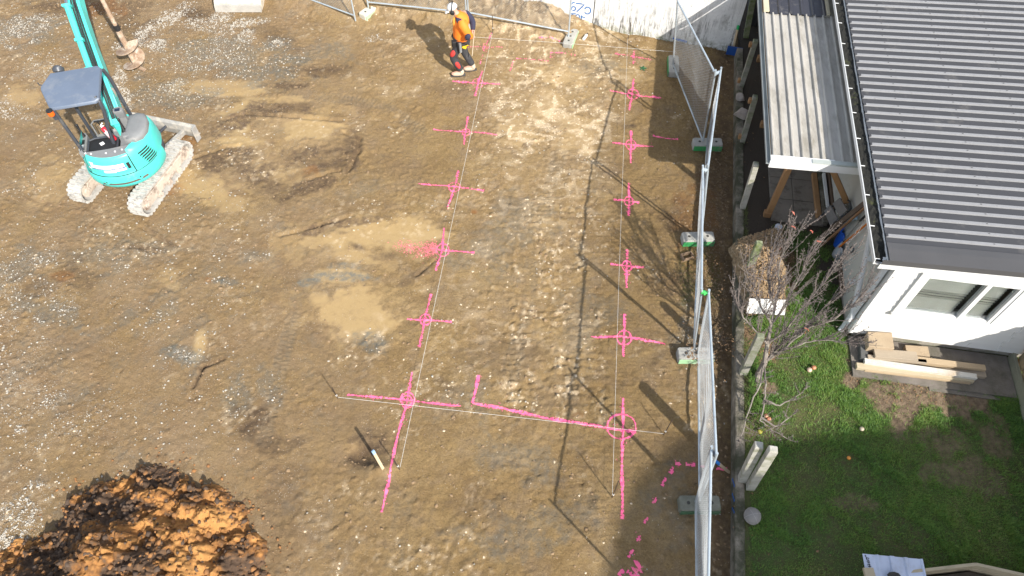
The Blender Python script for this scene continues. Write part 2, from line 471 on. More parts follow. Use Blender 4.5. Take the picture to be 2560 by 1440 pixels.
def treads(pts, w, pitch, d):
    """print of a cleated rubber track dragged along a path"""
    global H, grey
    s = 0.0
    for (a, b) in zip(pts[:-1], pts[1:]):
        A, B = P(*a), P(*b)
        abx, aby = B.x - A.x, B.y - A.y; L_ = math.hypot(abx, aby)
        t = ((GX - A.x) * abx + (GY - A.y) * aby) / (L_ * L_)
        ins_ = (t >= 0) & (t < 1)
        dd = ((GX - A.x) * aby - (GY - A.y) * abx) / L_
        m = ins_ * sstep(w, w * .75, np.abs(dd)) * sstep(.36, .56, fbm(GX * 1.7, GY * 1.7, 401, 4)) * (1 - wet)
        ph = (s + t * L_) / pitch + .25 * np.sign(dd) + .5 * nm
        H += m * (d * np.clip(1.6 * np.sin(2 * math.pi * ph), -1, 1) - .6 * d) + ins_ * .5 * d * np.exp(-((np.abs(dd) - w * 1.1) / .03) ** 2)
        grey = np.maximum(grey, .35 * m)
        s += L_
treads([(-60, 985), (240, 838), (470, 700), (560, 610)], .15, .085, .007)
treads([(-60, 1130), (260, 960), (520, 790)], .15, .085, .006)
treads([(655, 1120), (690, 960), (735, 780)], .15, .085, .007)
treads([(585, 1090), (610, 940)], .15, .085, .007)
treads([(470, 262), (700, 226), (960, 262), (1060, 330)], .16, .09, .007)
treads([(980, 1420), (1010, 1250), (1120, 1130)], .15, .085, .007)
treads([(1270, 960), (1310, 760), (1360, 520), (1400, 380)], .17, .10, .008)
treads([(1420, 1000), (1430, 800), (1445, 600)], .17, .10, .008)
s0 = P(905, 1135)
H -= 0.13 * np.exp(-(((GX - s0.x) / 0.22) ** 2 + ((GY - s0.y) / 0.16) ** 2))
s1 = P(965, 1172)
H += 0.07 * np.exp(-(((GX - s1.x) / 0.2) ** 2 + ((GY - s1.y) / 0.1) ** 2)) * (0.6 + nf)
# soil bank against the block wall, and the floor falling towards the garden wall
wl0, wl1 = P(1480, 70), P(1830, 128)
wdir = (wl1 - wl0).normalized()
dist_w = (GX - wl0.x) * wdir.y - (GY - wl0.y) * wdir.x           # distance in front of the wall face
along = (GX - wl0.x) * wdir.x + (GY - wl0.y) * wdir.y
bank = sstep(1.5, 0.0, dist_w) * sstep(0.7, -1.6, along)
H += bank * (0.50 + 0.35 * (nm - 0.5)) + 0.05 * bank * (lump - 0.6) * 2
pale = np.maximum(pale, bank * sstep(0.42, 0.62, nm) * 0.75)
dark = np.maximum(dark, bank * sstep(0.56, 0.68, fbm(GX * 3, GY * 3, 97, 4)) * 0.7)
dw = (GX - WA.x) * WN.x + (GY - WA.y) * WN.y
H *= 1 - 0.6 * sstep(-0.5, 0.0, dw)
H -= 0.05 * sstep(-0.6, -0.05, dw)
flat = sstep(-0.02, 0.2, dw)
H = H * (1 - flat) - 0.06 * flat
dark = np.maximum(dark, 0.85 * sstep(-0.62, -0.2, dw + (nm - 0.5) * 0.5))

bd_ = np.minimum(np.minimum(GX - gx0, gxs[-1] - GX), np.minimum(GY - gy0, gys[-1] - GY))
H *= sstep(0.0, 0.6, bd_)                       # level rim, so the sheet runs on without a step
def gh(x, y):
    i = min(max((x - gx0) / GS, 0), len(gxs) - 2); j = min(max((y - gy0) / GS, 0), len(gys) - 2)
    a, b = int(i), int(j); fx, fy = i - a, j - b
    return float(H[a, b] * (1 - fx) * (1 - fy) + H[a + 1, b] * fx * (1 - fy) + H[a, b + 1] * (1 - fx) * fy + H[a + 1, b + 1] * fx * fy)

def G(u, v):
    p = P(u, v, 0)
    for _ in range(3):
        p = P(u, v, gh(p.x, p.y))
    return p

def ground_mat():
    m = bpy.data.materials.new('site_soil')
    t, b = nodes_of(m)
    N = t.nodes.new; L = t.links.new
    geo = N('ShaderNodeNewGeometry')
    def noise(s, d=6, r=0.6):
        n = N('ShaderNodeTexNoise'); n.inputs['Scale'].default_value = s; n.inputs['Detail'].default_value = d; n.inputs['Roughness'].default_value = r
        L(geo.outputs['Position'], n.inputs['Vector']); return n.outputs['Fac']
    def rng(x, a, c, lo=0.0, hi=1.0):
        r = N('ShaderNodeMapRange'); r.inputs[1].default_value = a; r.inputs[2].default_value = c; r.inputs[3].default_value = lo; r.inputs[4].default_value = hi
        L(x, r.inputs[0]); return r.outputs[0]
    def mul(a, c):
        k = N('ShaderNodeMath'); k.operation = 'MULTIPLY'; L(a, k.inputs[0])
        if isinstance(c, float): k.inputs[1].default_value = c
        else: L(c, k.inputs[1])
        return k.outputs[0]
    def mix(f, a, c):
        x = N('ShaderNodeMix'); x.data_type = 'RGBA'; L(f, x.inputs[0])
        for i, q in ((6, a), (7, c)):
            if isinstance(q, tuple): x.inputs[i].default_value = (*q, 1)
            else: L(q, x.inputs[i])
        return x.outputs[2]
    def att(k):
        a = N('ShaderNodeAttribute'); a.attribute_name = k; return a.outputs['Fac']
    c = mix(rng(noise(0.9, 8), 0.36, 0.64), (0.250, 0.160, 0.066), (0.325, 0.220, 0.096))
    c = mix(mul(rng(noise(1.7, 9, 0.72), 0.50, 0.70), 0.6), c, (0.175, 0.110, 0.050))
    c = mix(mul(rng(noise(5.0, 8, 0.7), 0.48, 0.75), 0.8), c, (0.185, 0.117, 0.050))
    c = mix(mul(rng(noise(2.3, 9, 0.7), 0.50, 0.70), 0.75), c, (0.240, 0.172, 0.110))
    c = mix(mul(rng(noise(0.55, 9, 0.72), 0.50, 0.66), 0.6), c, (0.215, 0.150, 0.092))
    c = mix(mul(rng(noise(22, 8, 0.8), 0.50, 0.66), 0.6), c, (0.395, 0.280, 0.140))
    c = mix(mul(rng(noise(38, 7, 0.85), 0.52, 0.63), 0.8), c, (0.110, 0.068, 0.030))
    pk = mix(rng(noise(1.3, 9, 0.72), 0.44, 0.58), (0.300, 0.210, 0.122), (0.245, 0.161, 0.088))
    c = mix(mul(att('left'), rng(noise(0.8, 9, 0.7), 0.38, 0.60, 0.15, 0.8)), c, pk)
    c = mix(mul(mul(att('left'), rng(noise(2.0, 9, 0.75), 0.53, 0.66)), 0.7), c, (0.205, 0.168, 0.118))
    c = mix(mul(att('left'), mul(rng(noise(33, 7, 0.85), 0.54, 0.64), 0.6)), c, (0.135, 0.088, 0.046))
    wetf = mul(att('wet'), rng(noise(7, 9, 0.75), 0.30, 0.52, 0.25, 0.85))
    c = mix(wetf, c, (0.375, 0.262, 0.122))
    c = mix(mul(att('grey'), rng(noise(9, 8, 0.75), 0.36, 0.60, 0.05, 0.95)), c, (0.150, 0.145, 0.120))
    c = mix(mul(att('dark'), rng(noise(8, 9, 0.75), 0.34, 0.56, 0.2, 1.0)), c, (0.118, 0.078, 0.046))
    c = mix(mul(att('rust'), 0.8), c, (0.270, 0.110, 0.028))
    c = mix(mul(att('moss'), rng(noise(20, 6, 0.7), 0.4, 0.6)), c, (0.085, 0.095, 0.028))
    c = mix(mul(att('pale'), rng(noise(30, 6, 0.7), 0.3, 0.6, 0.4, 1.0)), c, (0.590, 0.460, 0.300))
    vo = N('ShaderNodeTexVoronoi'); vo.inputs['Scale'].default_value = 34; L(geo.outputs['Position'], vo.inputs['Vector'])
    peb = rng(vo.outputs['Distance'], 0.28, 0.42, 1.0, 0.0)
    gw = att('gravel')
    c = mix(mul(gw, rng(noise(14, 8, 0.8), 0.50, 0.66, 0.0, 0.6)), c, (0.500, 0.440, 0.360))
    c = mix(mul(mul(gw, peb), rng(noise(18, 6, .7), 0.46, 0.60)), c, (0.720, 0.690, 0.630))
    # thin scatter of chalky crumbs everywhere
    v2 = N('ShaderNodeTexVoronoi'); v2.inputs['Scale'].default_value = 19; L(geo.outputs['Position'], v2.inputs['Vector'])
    crumb = mul(rng(v2.outputs['Distance'], 0.11, 0.19, 1.0, 0.0), rng(noise(3.1, 8, 0.75), 0.53, 0.64))
    c = mix(mul(crumb, 0.7), c, (0.58, 0.52, 0.43))
    v3 = N('ShaderNodeTexVoronoi'); v3.inputs['Scale'].default_value = 31; L(geo.outputs['Position'], v3.inputs['Vector'])
    grit = mul(rng(v3.outputs['Distance'], 0.14, 0.24, 1.0, 0.0), mul(att('left'), rng(noise(1.9, 9, 0.8), 0.48, 0.60)))
    c = mix(mul(grit, 0.8), c, (0.56, 0.50, 0.41))
    L(c, b.inputs['Base Color'])
    L(rng(att('wet'), 0, 1, 0.9, 0.48), b.inputs['Roughness'])
    b.inputs['Specular IOR Level'].default_value = 0.25
    b1 = N('ShaderNodeBump'); b1.inputs['Distance'].default_value = 0.04
    L(rng(att('wet'), 0, 1, 0.9, 0.08), b1.inputs['Strength'])
    ad = N('ShaderNodeMath'); ad.operation = 'ADD'
    L(mul(noise(24, 10, 0.82), 1.3), ad.inputs[0]); L(mul(mul(gw, peb), 0.5), ad.inputs[1])
    L(ad.outputs[0], b1.inputs['Height']); L(b1.outputs[0], b.inputs['Normal'])
    return m
MG = ground_mat()
nx, ny = len(gxs), len(gys)
idx = np.arange(nx * ny).reshape(nx, ny)
q = np.stack([idx[:-1, :-1], idx[1:, :-1], idx[1:, 1:], idx[:-1, 1:]], -1).reshape(-1, 4)
vv = np.stack([GX, GY, H], -1).reshape(-1, 3)
# one sheet: the ring round the surveyed part runs on to the horizon
ring_o = [(-400, -300), (400, -300), (400, 500), (-400, 500)]
ci = [idx[0, 0], idx[-1, 0], idx[-1, -1], idx[0, -1]]
n0 = len(vv)
vv = np.vstack([vv, np.array([(x, y, -0.3) for x, y in ring_o])])
rq = np.array([[n0 + k, n0 + (k + 1) % 4, ci[(k + 1) % 4], ci[k]] for k in range(4)])
q = np.vstack([q, rq])
left = (1 - sstep(620, 1150, U)) * (1 - .4 * wet)
def ext(a): return np.concatenate([a.ravel(), np.zeros(4)])
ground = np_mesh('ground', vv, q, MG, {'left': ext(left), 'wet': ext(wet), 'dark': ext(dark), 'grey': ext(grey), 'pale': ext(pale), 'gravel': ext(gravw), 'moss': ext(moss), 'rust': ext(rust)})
tag(ground, kind='structure', label='bare brown building site earth with puddled mud and crushed rock')

# ---- scattered stones
def scatter_mesh(name, pts, sizes, mat, rs, sub=0, flat=0.6):
    bm = bmesh.new()
    bmesh.ops.create_icosphere(bm, subdivisions=1, radius=1.0)
    base = np.array([v.co[:] for v in bm.verts]); fc = np.array([[v.index for v in f.verts] for f in bm.faces])
    bm.free()
    if sub == 0:
        base = np.array([(0, 0, 1), (1, 0, 0), (0, 1, 0), (-1, 0, 0), (0, -1, 0), (0.6, 0.6, -0.7), (-0.6, -0.6, -0.7)], dtype=float)
        fc = np.array([(0, 1, 2), (0, 2, 3), (0, 3, 4), (0, 4, 1), (1, 5, 2), (3, 6, 4), (2, 5, 3), (4, 6, 1)])
    n, k = len(pts), len(base)
    r = np.random.RandomState(rs)
    ang = r.rand(n) * 6.283
    sc = sizes[:, None] * (0.65 + 0.7 * r.rand(n, 3)); sc[:, 2] *= flat
    b = base[None] * (1 + (0.5 if sub == 0 else 0.9) * (r.rand(n, k, 1) - 0.5)) * sc[:, None, :]
    c, s = np.cos(ang)[:, None], np.sin(ang)[:, None]
    x = b[..., 0] * c - b[..., 1] * s; y = b[..., 0] * s + b[..., 1] * c
    v = np.stack([x, y, b[..., 2]], -1) + pts[:, None, :]
    f = fc[None] + (np.arange(n) * k)[:, None, None]
    return np_mesh(name, v.reshape(-1, 3), f.reshape(-1, 3), mat, smooth=False)

def pick(dens, n, rs, lift=0.3, smin=0.008, smax=0.03, pw=2.5):
    r = np.random.RandomState(rs)
    p = dens.ravel() / dens.sum()
    ii = r.choice(len(p), n, p=p)
    x = GX.ravel()[ii] + (r.rand(n) - 0.5) * GS; y = GY.ravel()[ii] + (r.rand(n) - 0.5) * GS
    sz = smin + (smax - smin) * r.rand(n) ** pw
    return np.stack([x, y, H.ravel()[ii] + lift * sz], -1), sz
vis = ((U > -60) & (U < 1830) & (V_ > -40) & (V_ < 1480)).astype(float) * (dw < -0.05)
m_stone = M('crushed_rock', (0.50, 0.46, 0.39), (0.33, 0.30, 0.25), 9, 0.85)
pts, sz = pick((gravw ** 1.7 * (0.15 + sstep(.42, .62, nf)) + 0.03 * (U < 620) * sstep(.44, .62, nm) + 0.006 * sstep(0.5, 0.7, nb) + 0.06 * (grey > .4) * (U < 760)) * vis, 13000, 5, smin=0.004, smax=0.021, pw=2.2)
tag(scatter_mesh('gravel', pts, sz, m_stone, 1), 'loose white crushed rock scattered on the brown earth', 'gravel', kind='stuff')
m_clod = M('dry_clod', (0.30, 0.21, 0.12), (0.20, 0.13, 0.07), 7, 0.95)
pts, sz = pick(((1 - wet) * (0.25 + dark + 0.5 * bank) + 0.3 * tr) * vis, 12000, 6, lift=0.0, smin=0.005, smax=0.034, pw=5)
tag(scatter_mesh('soil_clods', pts, sz, m_clod, 2), 'small brown clods of soil strewn over the site', 'soil', kind='stuff')
m_chalk = M('pale_clay_crumb', (0.66, 0.54, 0.38), (0.50, 0.39, 0.26), 9, 0.95)
pts, sz = pick((pale ** 2.0) * vis, 9000, 8, lift=0.0, smin=0.005, smax=0.026, pw=3)
tag(scatter_mesh('clay_crumbs', pts, sz, m_chalk, 3, flat=0.4), 'pale crumbs of crushed clay between the string lines', 'clay', kind='stuff')
# ------------------------------------------------------------------ garden side: lawn, paving, retaining wall
ZG = 0.20                        # garden level above the site
HC = Vector((5.59, 6.21, 0))     # outer corner of the neighbour's house
HG = Vector((0.159, 0.987, 0)).normalized()      # along the gutter, away from the camera
HR = Vector((HG.y, -HG.x, 0))                    # along the window wall, to the right
def hp(a, b, z): return HC + HR * a + HG * b + Vector((0, 0, z))

lx = np.arange(2.9, 13.0, 0.05); ly = np.arange(-3.0, 21.0, 0.05)
LX, LY = np.meshgrid(lx, ly, indexing='ij')
ln = fbm(LX * 1.4, LY * 1.4, 101, 5); lf = fbm(LX * 6, LY * 6, 103, 4)
ldw = (LX - WA.x) * WN.x + (LY - WA.y) * WN.y
LXX = np.where(ldw < 0.07, LX + (0.07 - ldw), LX)
lz = ZG + (ln - 0.5) * 0.05 + (lf - 0.5) * 0.02
lu, lv = UV(LXX, LY, ZG)
def lblob(u, v, ru, rv, a=0.0):
    du, dv = lu - u, lv - v
    c, s = math.cos(math.radians(a)), math.sin(math.radians(a))
    d = np.sqrt(((du * c + dv * s) / ru) ** 2 + ((-du * s + dv * c) / rv) ** 2) + (ln - 0.5) * 1.3 + (lf - 0.5) * 1.0
    return 1 - sstep(0.7, 1.15, d)
bare = lblob(2300, 985, 165, 66, 4)
for b_ in [(2260, 1040, 60, 46), (2330, 1090, 90, 40, 20), (2180, 900, 60, 30), (2420, 1000, 60, 40), (2500, 1080, 40, 60), (1900, 1075, 50, 40), (1890, 960, 40, 60, -60), (2130, 960, 30, 30), (2440, 1200, 90, 50), (2130, 1260, 70, 26), (2330, 1190, 40, 30)]:
    bare = np.maximum(bare, lblob(*b_) * (1.0 if b_[1] < 1060 else 0.6))
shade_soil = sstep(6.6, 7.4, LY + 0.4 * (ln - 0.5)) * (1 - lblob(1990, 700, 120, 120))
litter = np.maximum(lblob(1930, 700, 70, 110), lblob(1890, 870, 50, 60))

def lawn_mat():
    m = bpy.data.materials.new('lawn_soil')
    t, b = nodes_of(m)
    N = t.nodes.new; L = t.links.new
    geo = N('ShaderNodeNewGeometry')
    def noise(s, d=8, r=0.65):
        n = N('ShaderNodeTexNoise'); n.inputs['Scale'].default_value = s; n.inputs['Detail'].default_value = d; n.inputs['Roughness'].default_value = r
        L(geo.outputs['Position'], n.inputs['Vector']); return n.outputs['Fac']
    def rng(x, a, c, lo=0.0, hi=1.0):
        r = N('ShaderNodeMapRange'); r.inputs[1].default_value = a; r.inputs[2].default_value = c; r.inputs[3].default_value = lo; r.inputs[4].default_value = hi
        L(x, r.inputs[0]); return r.outputs[0]
    def mix(f, a, c):
        x = N('ShaderNodeMix'); x.data_type = 'RGBA'; L(f, x.inputs[0])
        for i, q in ((6, a), (7, c)):
            if isinstance(q, tuple): x.inputs[i].default_value = (*q, 1)
            else: L(q, x.inputs[i])
        return x.outputs[2]
    def att(k):
        a = N('ShaderNodeAttribute'); a.attribute_name = k; return a.outputs['Fac']
    c = mix(rng(noise(2.2), 0.35, 0.65), (0.050, 0.075, 0.018), (0.085, 0.090, 0.028))
    c = mix(rng(noise(14), 0.50, 0.70), c, (0.070, 0.050, 0.026))
    d = mix(rng(noise(11), 0.36, 0.64), (0.085, 0.058, 0.036), (0.230, 0.165, 0.105))
    c = mix(att('bare'), c, d)
    e = mix(rng(noise(25, 6, 0.8), 0.40, 0.62), (0.060, 0.040, 0.022), (0.250, 0.165, 0.090))
    c = mix(att('litter'), c, e)
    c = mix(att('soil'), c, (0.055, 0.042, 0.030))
    L(c, b.inputs['Base Color']); b.inputs['Roughness'].default_value = 0.95
    bp = N('ShaderNodeBump'); bp.inputs['Strength'].default_value = 0.9; bp.inputs['Distance'].default_value = 0.03
    L(noise(35), bp.inputs['Height']); L(bp.outputs[0], b.inputs['Normal'])
    return m
li = np.arange(LX.size).reshape(LX.shape)
lq = np.stack([li[:-1, :-1], li[1:, :-1], li[1:, 1:], li[:-1, 1:]], -1).reshape(-1, 4)
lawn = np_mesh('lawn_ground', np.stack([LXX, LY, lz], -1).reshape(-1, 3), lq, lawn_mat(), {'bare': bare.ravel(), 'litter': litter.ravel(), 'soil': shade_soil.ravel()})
tag(lawn, kind='structure', label='neighbouring back garden ground')

# grass blades
r = np.random.RandomState(9)
den = (1 - bare * 0.95) * (1 - shade_soil) * (1 - 0.9 * litter) * (0.25 + sstep(0.35, 0.6, ln)) * (ldw > 0.22) * (lu < 2650) * (lv < 1500) * (lv > 560)
a_ = (LX - HC.x) * HR.x + (LY - HC.y) * HR.y; b__ = (LX - HC.x) * HG.x + (LY - HC.y) * HG.y
den = den * ~((a_ > -0.02) & (b__ > -0.75)) 
pp = den.ravel() / den.sum()
nB = 210000
ii = r.choice(len(pp), nB, p=pp)
bx_ = LX.ravel()[ii] + (r.rand(nB) - 0.5) * 0.05; by_ = LY.ravel()[ii] + (r.rand(nB) - 0.5) * 0.05; bz_ = lz.ravel()[ii] - 0.004
hh = (0.012 + 0.030 * r.rand(nB) ** 1.5) * (0.6 + 0.9 * sstep(0.4, 0.65, lf.ravel()[ii]))
an = r.rand(nB) * 6.283; wd = 0.0018 + 0.0024 * r.rand(nB)
le = 0.3 + 1.1 * r.rand(nB)
dxx, dyy = np.cos(an), np.sin(an)
b0 = np.stack([bx_ - dyy * wd, by_ + dxx * wd, bz_], -1); b1 = np.stack([bx_ + dyy * wd, by_ - dxx * wd, bz_], -1)
m0 = np.stack([bx_ + dxx * hh * le * 0.4 - dyy * wd * .8, by_ + dyy * hh * le * 0.4 + dxx * wd * .8, bz_ + hh * .65], -1); m1 = np.stack([bx_ + dxx * hh * le * 0.4 + dyy * wd * .8, by_ + dyy * hh * le * 0.4 - dxx * wd * .8, bz_ + hh * .65], -1)
tp = np.stack([bx_ + dxx * hh * le, by_ + dyy * hh * le, bz_ + hh], -1)
vb = np.stack([b0, b1, m0, m1, tp], 1).reshape(-1, 3)
base = (np.arange(nB) * 5)[:, None]
fb = np.concatenate([base + np.array([[0, 1, 3]]), base + np.array([[0, 3, 2]]), base + np.array([[2, 3, 4]])], 0)
m = bpy.data.materials.new('grass_blade'); t, b = nodes_of(m)
at = t.nodes.new('ShaderNodeAttribute'); at.attribute_name = 'tone'
cr_ = t.nodes.new('ShaderNodeValToRGB')
els = cr_.color_ramp.elements
els[0].color = (0.050, 0.125, 0.016, 1); els[1].color = (0.20, 0.17, 0.075, 1); els[1].position = 1.0
for p_, c_ in ((0.45, (0.105, 0.215, 0.025, 1)), (0.8, (0.165, 0.230, 0.036, 1))):
    e_ = els.new(p_); e_.color = c_
t.links.new(at.outputs['Fac'], cr_.inputs[0]); t.links.new(cr_.outputs[0], b.inputs['Base Color'])
b.inputs['Roughness'].default_value = 0.6
tone = np.clip(0.75 * r.rand(nB) + 0.9 * (fbm(bx_ * 1.8, by_ * 1.8, 111, 4) - 0.45) + 0.5 * bare.ravel()[ii] * r.rand(nB), 0, 1)
grass = np_mesh('grass', vb, fb, m, {'tone': np.repeat(tone, 5)}, smooth=False)
tag(grass, 'short patchy green grass of the back garden', 'grass', kind='stuff')

# dead grass and leaf litter flakes
def flakes(name, n, dens, cols, rs, zarr, X, Y, step, size, label, cat):
    r = np.random.RandomState(rs)
    pr = dens.ravel() / dens.sum()
    k = r.choice(len(pr), n, p=pr)
    x = X.ravel()[k] + (r.rand(n) - .5) * step; y = Y.ravel()[k] + (r.rand(n) - .5) * step; z = zarr.ravel()[k] + 0.004 + 0.012 * r.rand(n)
    a = r.rand(n) * 6.283; l = size * (0.5 + r.rand(n)); w = l * (0.15 + 0.5 * r.rand(n))
    c, s = np.cos(a), np.sin(a); tl = (r.rand(n, 4) - .5) * l[:, None] * 0.6
    q4 = []
    for i, (p, w_) in enumerate(((-1, 0), (0, -1), (1, 0), (0, 1))):
        q4.append(np.stack([x + p * l * c - w_ * w * s, y + p * l * s + w_ * w * c, z + tl[:, i]], -1))
    v = np.stack(q4, 1).reshape(-1, 3)
    o = np_mesh(name, v, np.arange(n * 4).reshape(n, 4), M(name + '_leaf', cols[0], cols[1], 14, 0.9), smooth=False)
    return tag(o, label, cat, kind='stuff')
flakes('leaf_litter', 5000, litter * 1.0 + 0.25 * (bare > 0.5) * (lv < 1010) * (lu > 2100) + 0.01, ((0.33, 0.20, 0.10), (0.10, 0.06, 0.035)), 15, lz, LX, LY, .05, 0.017, 'brown dead leaves and clippings along the garden edge', 'leaves')
edge = (dw < -0.1) * (dw > -1.1) * (V_ > 330) * (V_ < 900) * (0.3 + sstep(-0.9, -0.4, dw)) * vis
flakes('twig_debris', 3500, edge + 1e-9, ((0.30, 0.22, 0.14), (0.12, 0.085, 0.05)), 16, H, GX, GY, GS, 0.014, 'dry twigs and bark crumbs under the mesh fence', 'debris')

# low concrete retaining wall between site and garden
m_conc = M('weathered_concrete', (0.33, 0.285, 0.23), (0.17, 0.145, 0.115), 7, 0.9, bump=0.8, bscale=50, dirt=(0.055, 0.055, 0.030), dirt_amt=0.8, dscale=2.2)
wb = MB()
rings = []
for k in range(0, 121):
    y = -2.0 + k * 0.135
    if y > 13.9: break
    o_ = WA + WD * ((y - WA.y) / WD.y)
    j = lambda a: (rnd.random() - .5) * a
    zt = 0.23 + j(0.008); w0 = 0.14 + j(0.012)
    zt += .012 * math.sin(k * .37) * math.sin(k * .11); rings.append([o_ + WN * j(.006) + Vector((0, 0, -.15)), o_ + WN * j(.008) + Vector((0, 0, zt - .012)), o_ + WN * (.014 + j(.006)) + Vector((0, 0, zt)),
                  o_ + WN * (w0 - .01) + Vector((0, 0, zt)), o_ + WN * w0 + Vector((0, 0, zt - .015)), o_ + WN * w0 + Vector((0, 0, -.15))])
wb.loft(rings)
rw = wb.build('retaining_wall', m_conc, smooth=True, label='low weathered concrete kerb wall with mossy top dividing site from garden', cat='wall')
m_blue = M('blue_spray', (0.02, 0.10, 0.42), (0.03, 0.16, 0.50), 20, 0.8)
bp_ = MB()
for (v0, v1) in ((1195, 1225), (1232, 1262), (1268, 1290)):
    a0, a1 = P(1827, v0, 0.1), P(1827, v1, 0.1)
    for k in range(3):
        y0 = a0.y + (a1.y - a0.y) * (k / 3); y1 = a0.y + (a1.y - a0.y) * ((k + .8) / 3)
        z0 = 0.06 + 0.05 * ((k * 7) % 3)
        pts_ = [(y0, z0), (y1, z0 + .01), (y1 + .004, z0 + .06), (y0 - .003, z0 + .05)]
        bp_.add([Vector((wall_x(y), y, z)) - WN * 0.008 for y, z in pts_], [(0, 1, 2, 3)])
bp_.build('paint_mark', m_blue, rw, world=True, label='blue sprayed scribble on the wall face')

# paving of the side yard: concrete slabs with open joints
m_slab = M('paving_slab', (0.235, 0.205, 0.170), (0.185, 0.160, 0.130), 3, 0.9, bump=0.3, bscale=80, dirt=(0.10, 0.085, 0.065), dirt_amt=0.4, dscale=4)
pv = MB()
p0 = P(1950, 560, ZG)
fx0, fx1 = -1.02, -0.30
for i in range(0, 18):
    for j, (a0, a1) in enumerate(((-1.12, -0.70), (-0.69, -0.27), (-0.26, -0.16))):
        b0_ = 2.35 + i * 0.56
        z = ZG + 0.035 + (rnd.random() - .5) * 0.008
        pv.box(hp((a0 + a1) / 2, b0_ + 0.275, z - .02), (a1 - a0, 0.545, .05), frame(HR))
pv.build('paving', m_slab, bevel=0.006, kind='structure', label='grey concrete slab paving')

# posts left standing along the wall
m_post = M('grey_weathered_post', (0.30, 0.29, 0.25), (0.20, 0.20, 0.165), 6, 0.85, bump=0.4, bscale=50, dirt=(0.13, 0.15, 0.07), dirt_amt=0.55, dscale=3)
m_moss = M('mossy_post', (0.22, 0.25, 0.10), (0.33, 0.33, 0.27), 5, 0.9, bump=0.4, bscale=50, dirt=(0.10, 0.14, 0.03), dirt_amt=0.6, dscale=4)
m_pale = M('pale_concrete_post', (0.46, 0.44, 0.39), (0.33, 0.32, 0.27), 6, 0.85, bump=0.4, bscale=50, dirt=(0.18, 0.19, 0.10), dirt_amt=0.45, dscale=3)
m_brown = M('raw_brown_timber', (0.36, 0.20, 0.09), (0.27, 0.15, 0.065), 4, 0.75, bump=0.3, bscale=30, stretch=(1, 1, 0.15))
def post(base, top, w, d, mat, label, z0=ZG, block=False, cut=0.03):
    b = P(*base, z0); zt = ztop(b, top[1]); t_ = P(top[0], top[1], zt)
    mb = MB()
    R = frame(HR)
    ax, ay = R @ Vector((1, 0, 0)), R @ Vector((0, 1, 0))
    rg = []
    for f, s in ((0, 1), (0.25, 1.0), (0.5, .99), (0.75, 1.0), (0.985, .97), (1.0, .86)):
        c = b.lerp(t_, f) - Vector((0, 0, 0.12 * (1 - f)))
        rg.append([c + ax * (x * w / 2 * s) + ay * (y * d / 2 * s) for x, y in ((-1, -1), (1, -1), (1, 1), (-1, 1))])
    mb.loft(rg)
    o = thing('timber_post' if block else 'fence_post', label, 'post', b, 0, 'old posts along the garden wall')
    mb.build('shaft', mat, o, bevel=0.008, world=True)
    if block:
        k = MB()
        for f in (0.12, 0.90):
            c = b.lerp(t_, f) - ax * (w / 2 + .03)
            k.box(c, (.055, .07, .10), R)
        k.build('rail_cleat', m_brown, o, bevel=0.004, world=True)
    return o
post((1866, 92), (1886, -20), .12, .10, m_moss, 'dark green square post in the deep shade beside the white block wall end')
post((1853, 215), (1890, 100), .10, .10, m_post, 'grey square post with orange rail cleats, next to the dark shed gap', block=True)
post((1856, 355), (1889, 240), .10, .10, m_post, 'grey square post with rail cleat beside the broken concrete lumps', block=True)
post((1857, 520), (1891, 408), .10, .10, m_pale, 'pale sunlit square post leaning opposite the brown carport post')
post((1862, 694), (1899, 606), .11, .10, m_moss, 'bright green mossy post standing in front of the leaf heap')
post((1857, 934), (1902, 838), .12, .10, m_post, 'grey mossy post standing directly behind the bare tree fork')
post((1856, 1200), (1898, 1112), .12, .11, m_pale, 'chunky pale post of the wired pair near the ball, the one against the kerb wall')
post((1876, 1219), (1934, 1122), .12, .10, m_pale, 'chunky yellow lichened post of the wired pair near the ball, standing on the grass side')

# broken concrete lumps on the wall
def lump_rock(name, c, r, sc, mat, label, cat, seed, sub=2, amp=.35):
    bm = bmesh.new(); bmesh.ops.create_icosphere(bm, subdivisions=sub, radius=r)
    q = random.Random(seed)
    pl = [(Vector((q.uniform(-1, 1), q.uniform(-1, 1), q.uniform(-1, 1))).normalized(), r * q.uniform(.45, .85)) for _ in range(9)]
    mb = MB()
    for v in bm.verts:
        p = v.co.copy()
        for n_, d_ in pl:
            e = p.dot(n_) - d_
            if e > 0: p -= n_ * e
        p *= 1 + q.uniform(-.04, .04)
        v.co = Vector((p.x * sc[0], p.y * sc[1], p.z * sc[2]))
    mb.add([v.co + Vector(c) for v in bm.verts], [[v.index for v in f.verts] for f in bm.faces]); bm.free()
    return mb.build(name, mat, label=label, cat=cat)
m_lump = M('broken_concrete', (0.40, 0.35, 0.31), (0.28, 0.24, 0.21), 12, 0.95, bump=0.8, bscale=50)
c_ = P(1852, 243, .30); lump_rock('concrete_lump', c_, .13, (1, .9, .7), m_lump, 'smaller broken grey concrete lump, the far one on the wall top', 'rubble', 3)
c_ = P(1853, 283, .32); lump_rock('concrete_lump', c_, .20, (1, .95, .6), m_lump, 'larger angular concrete lump, the near one on the wall top', 'rubble', 11)

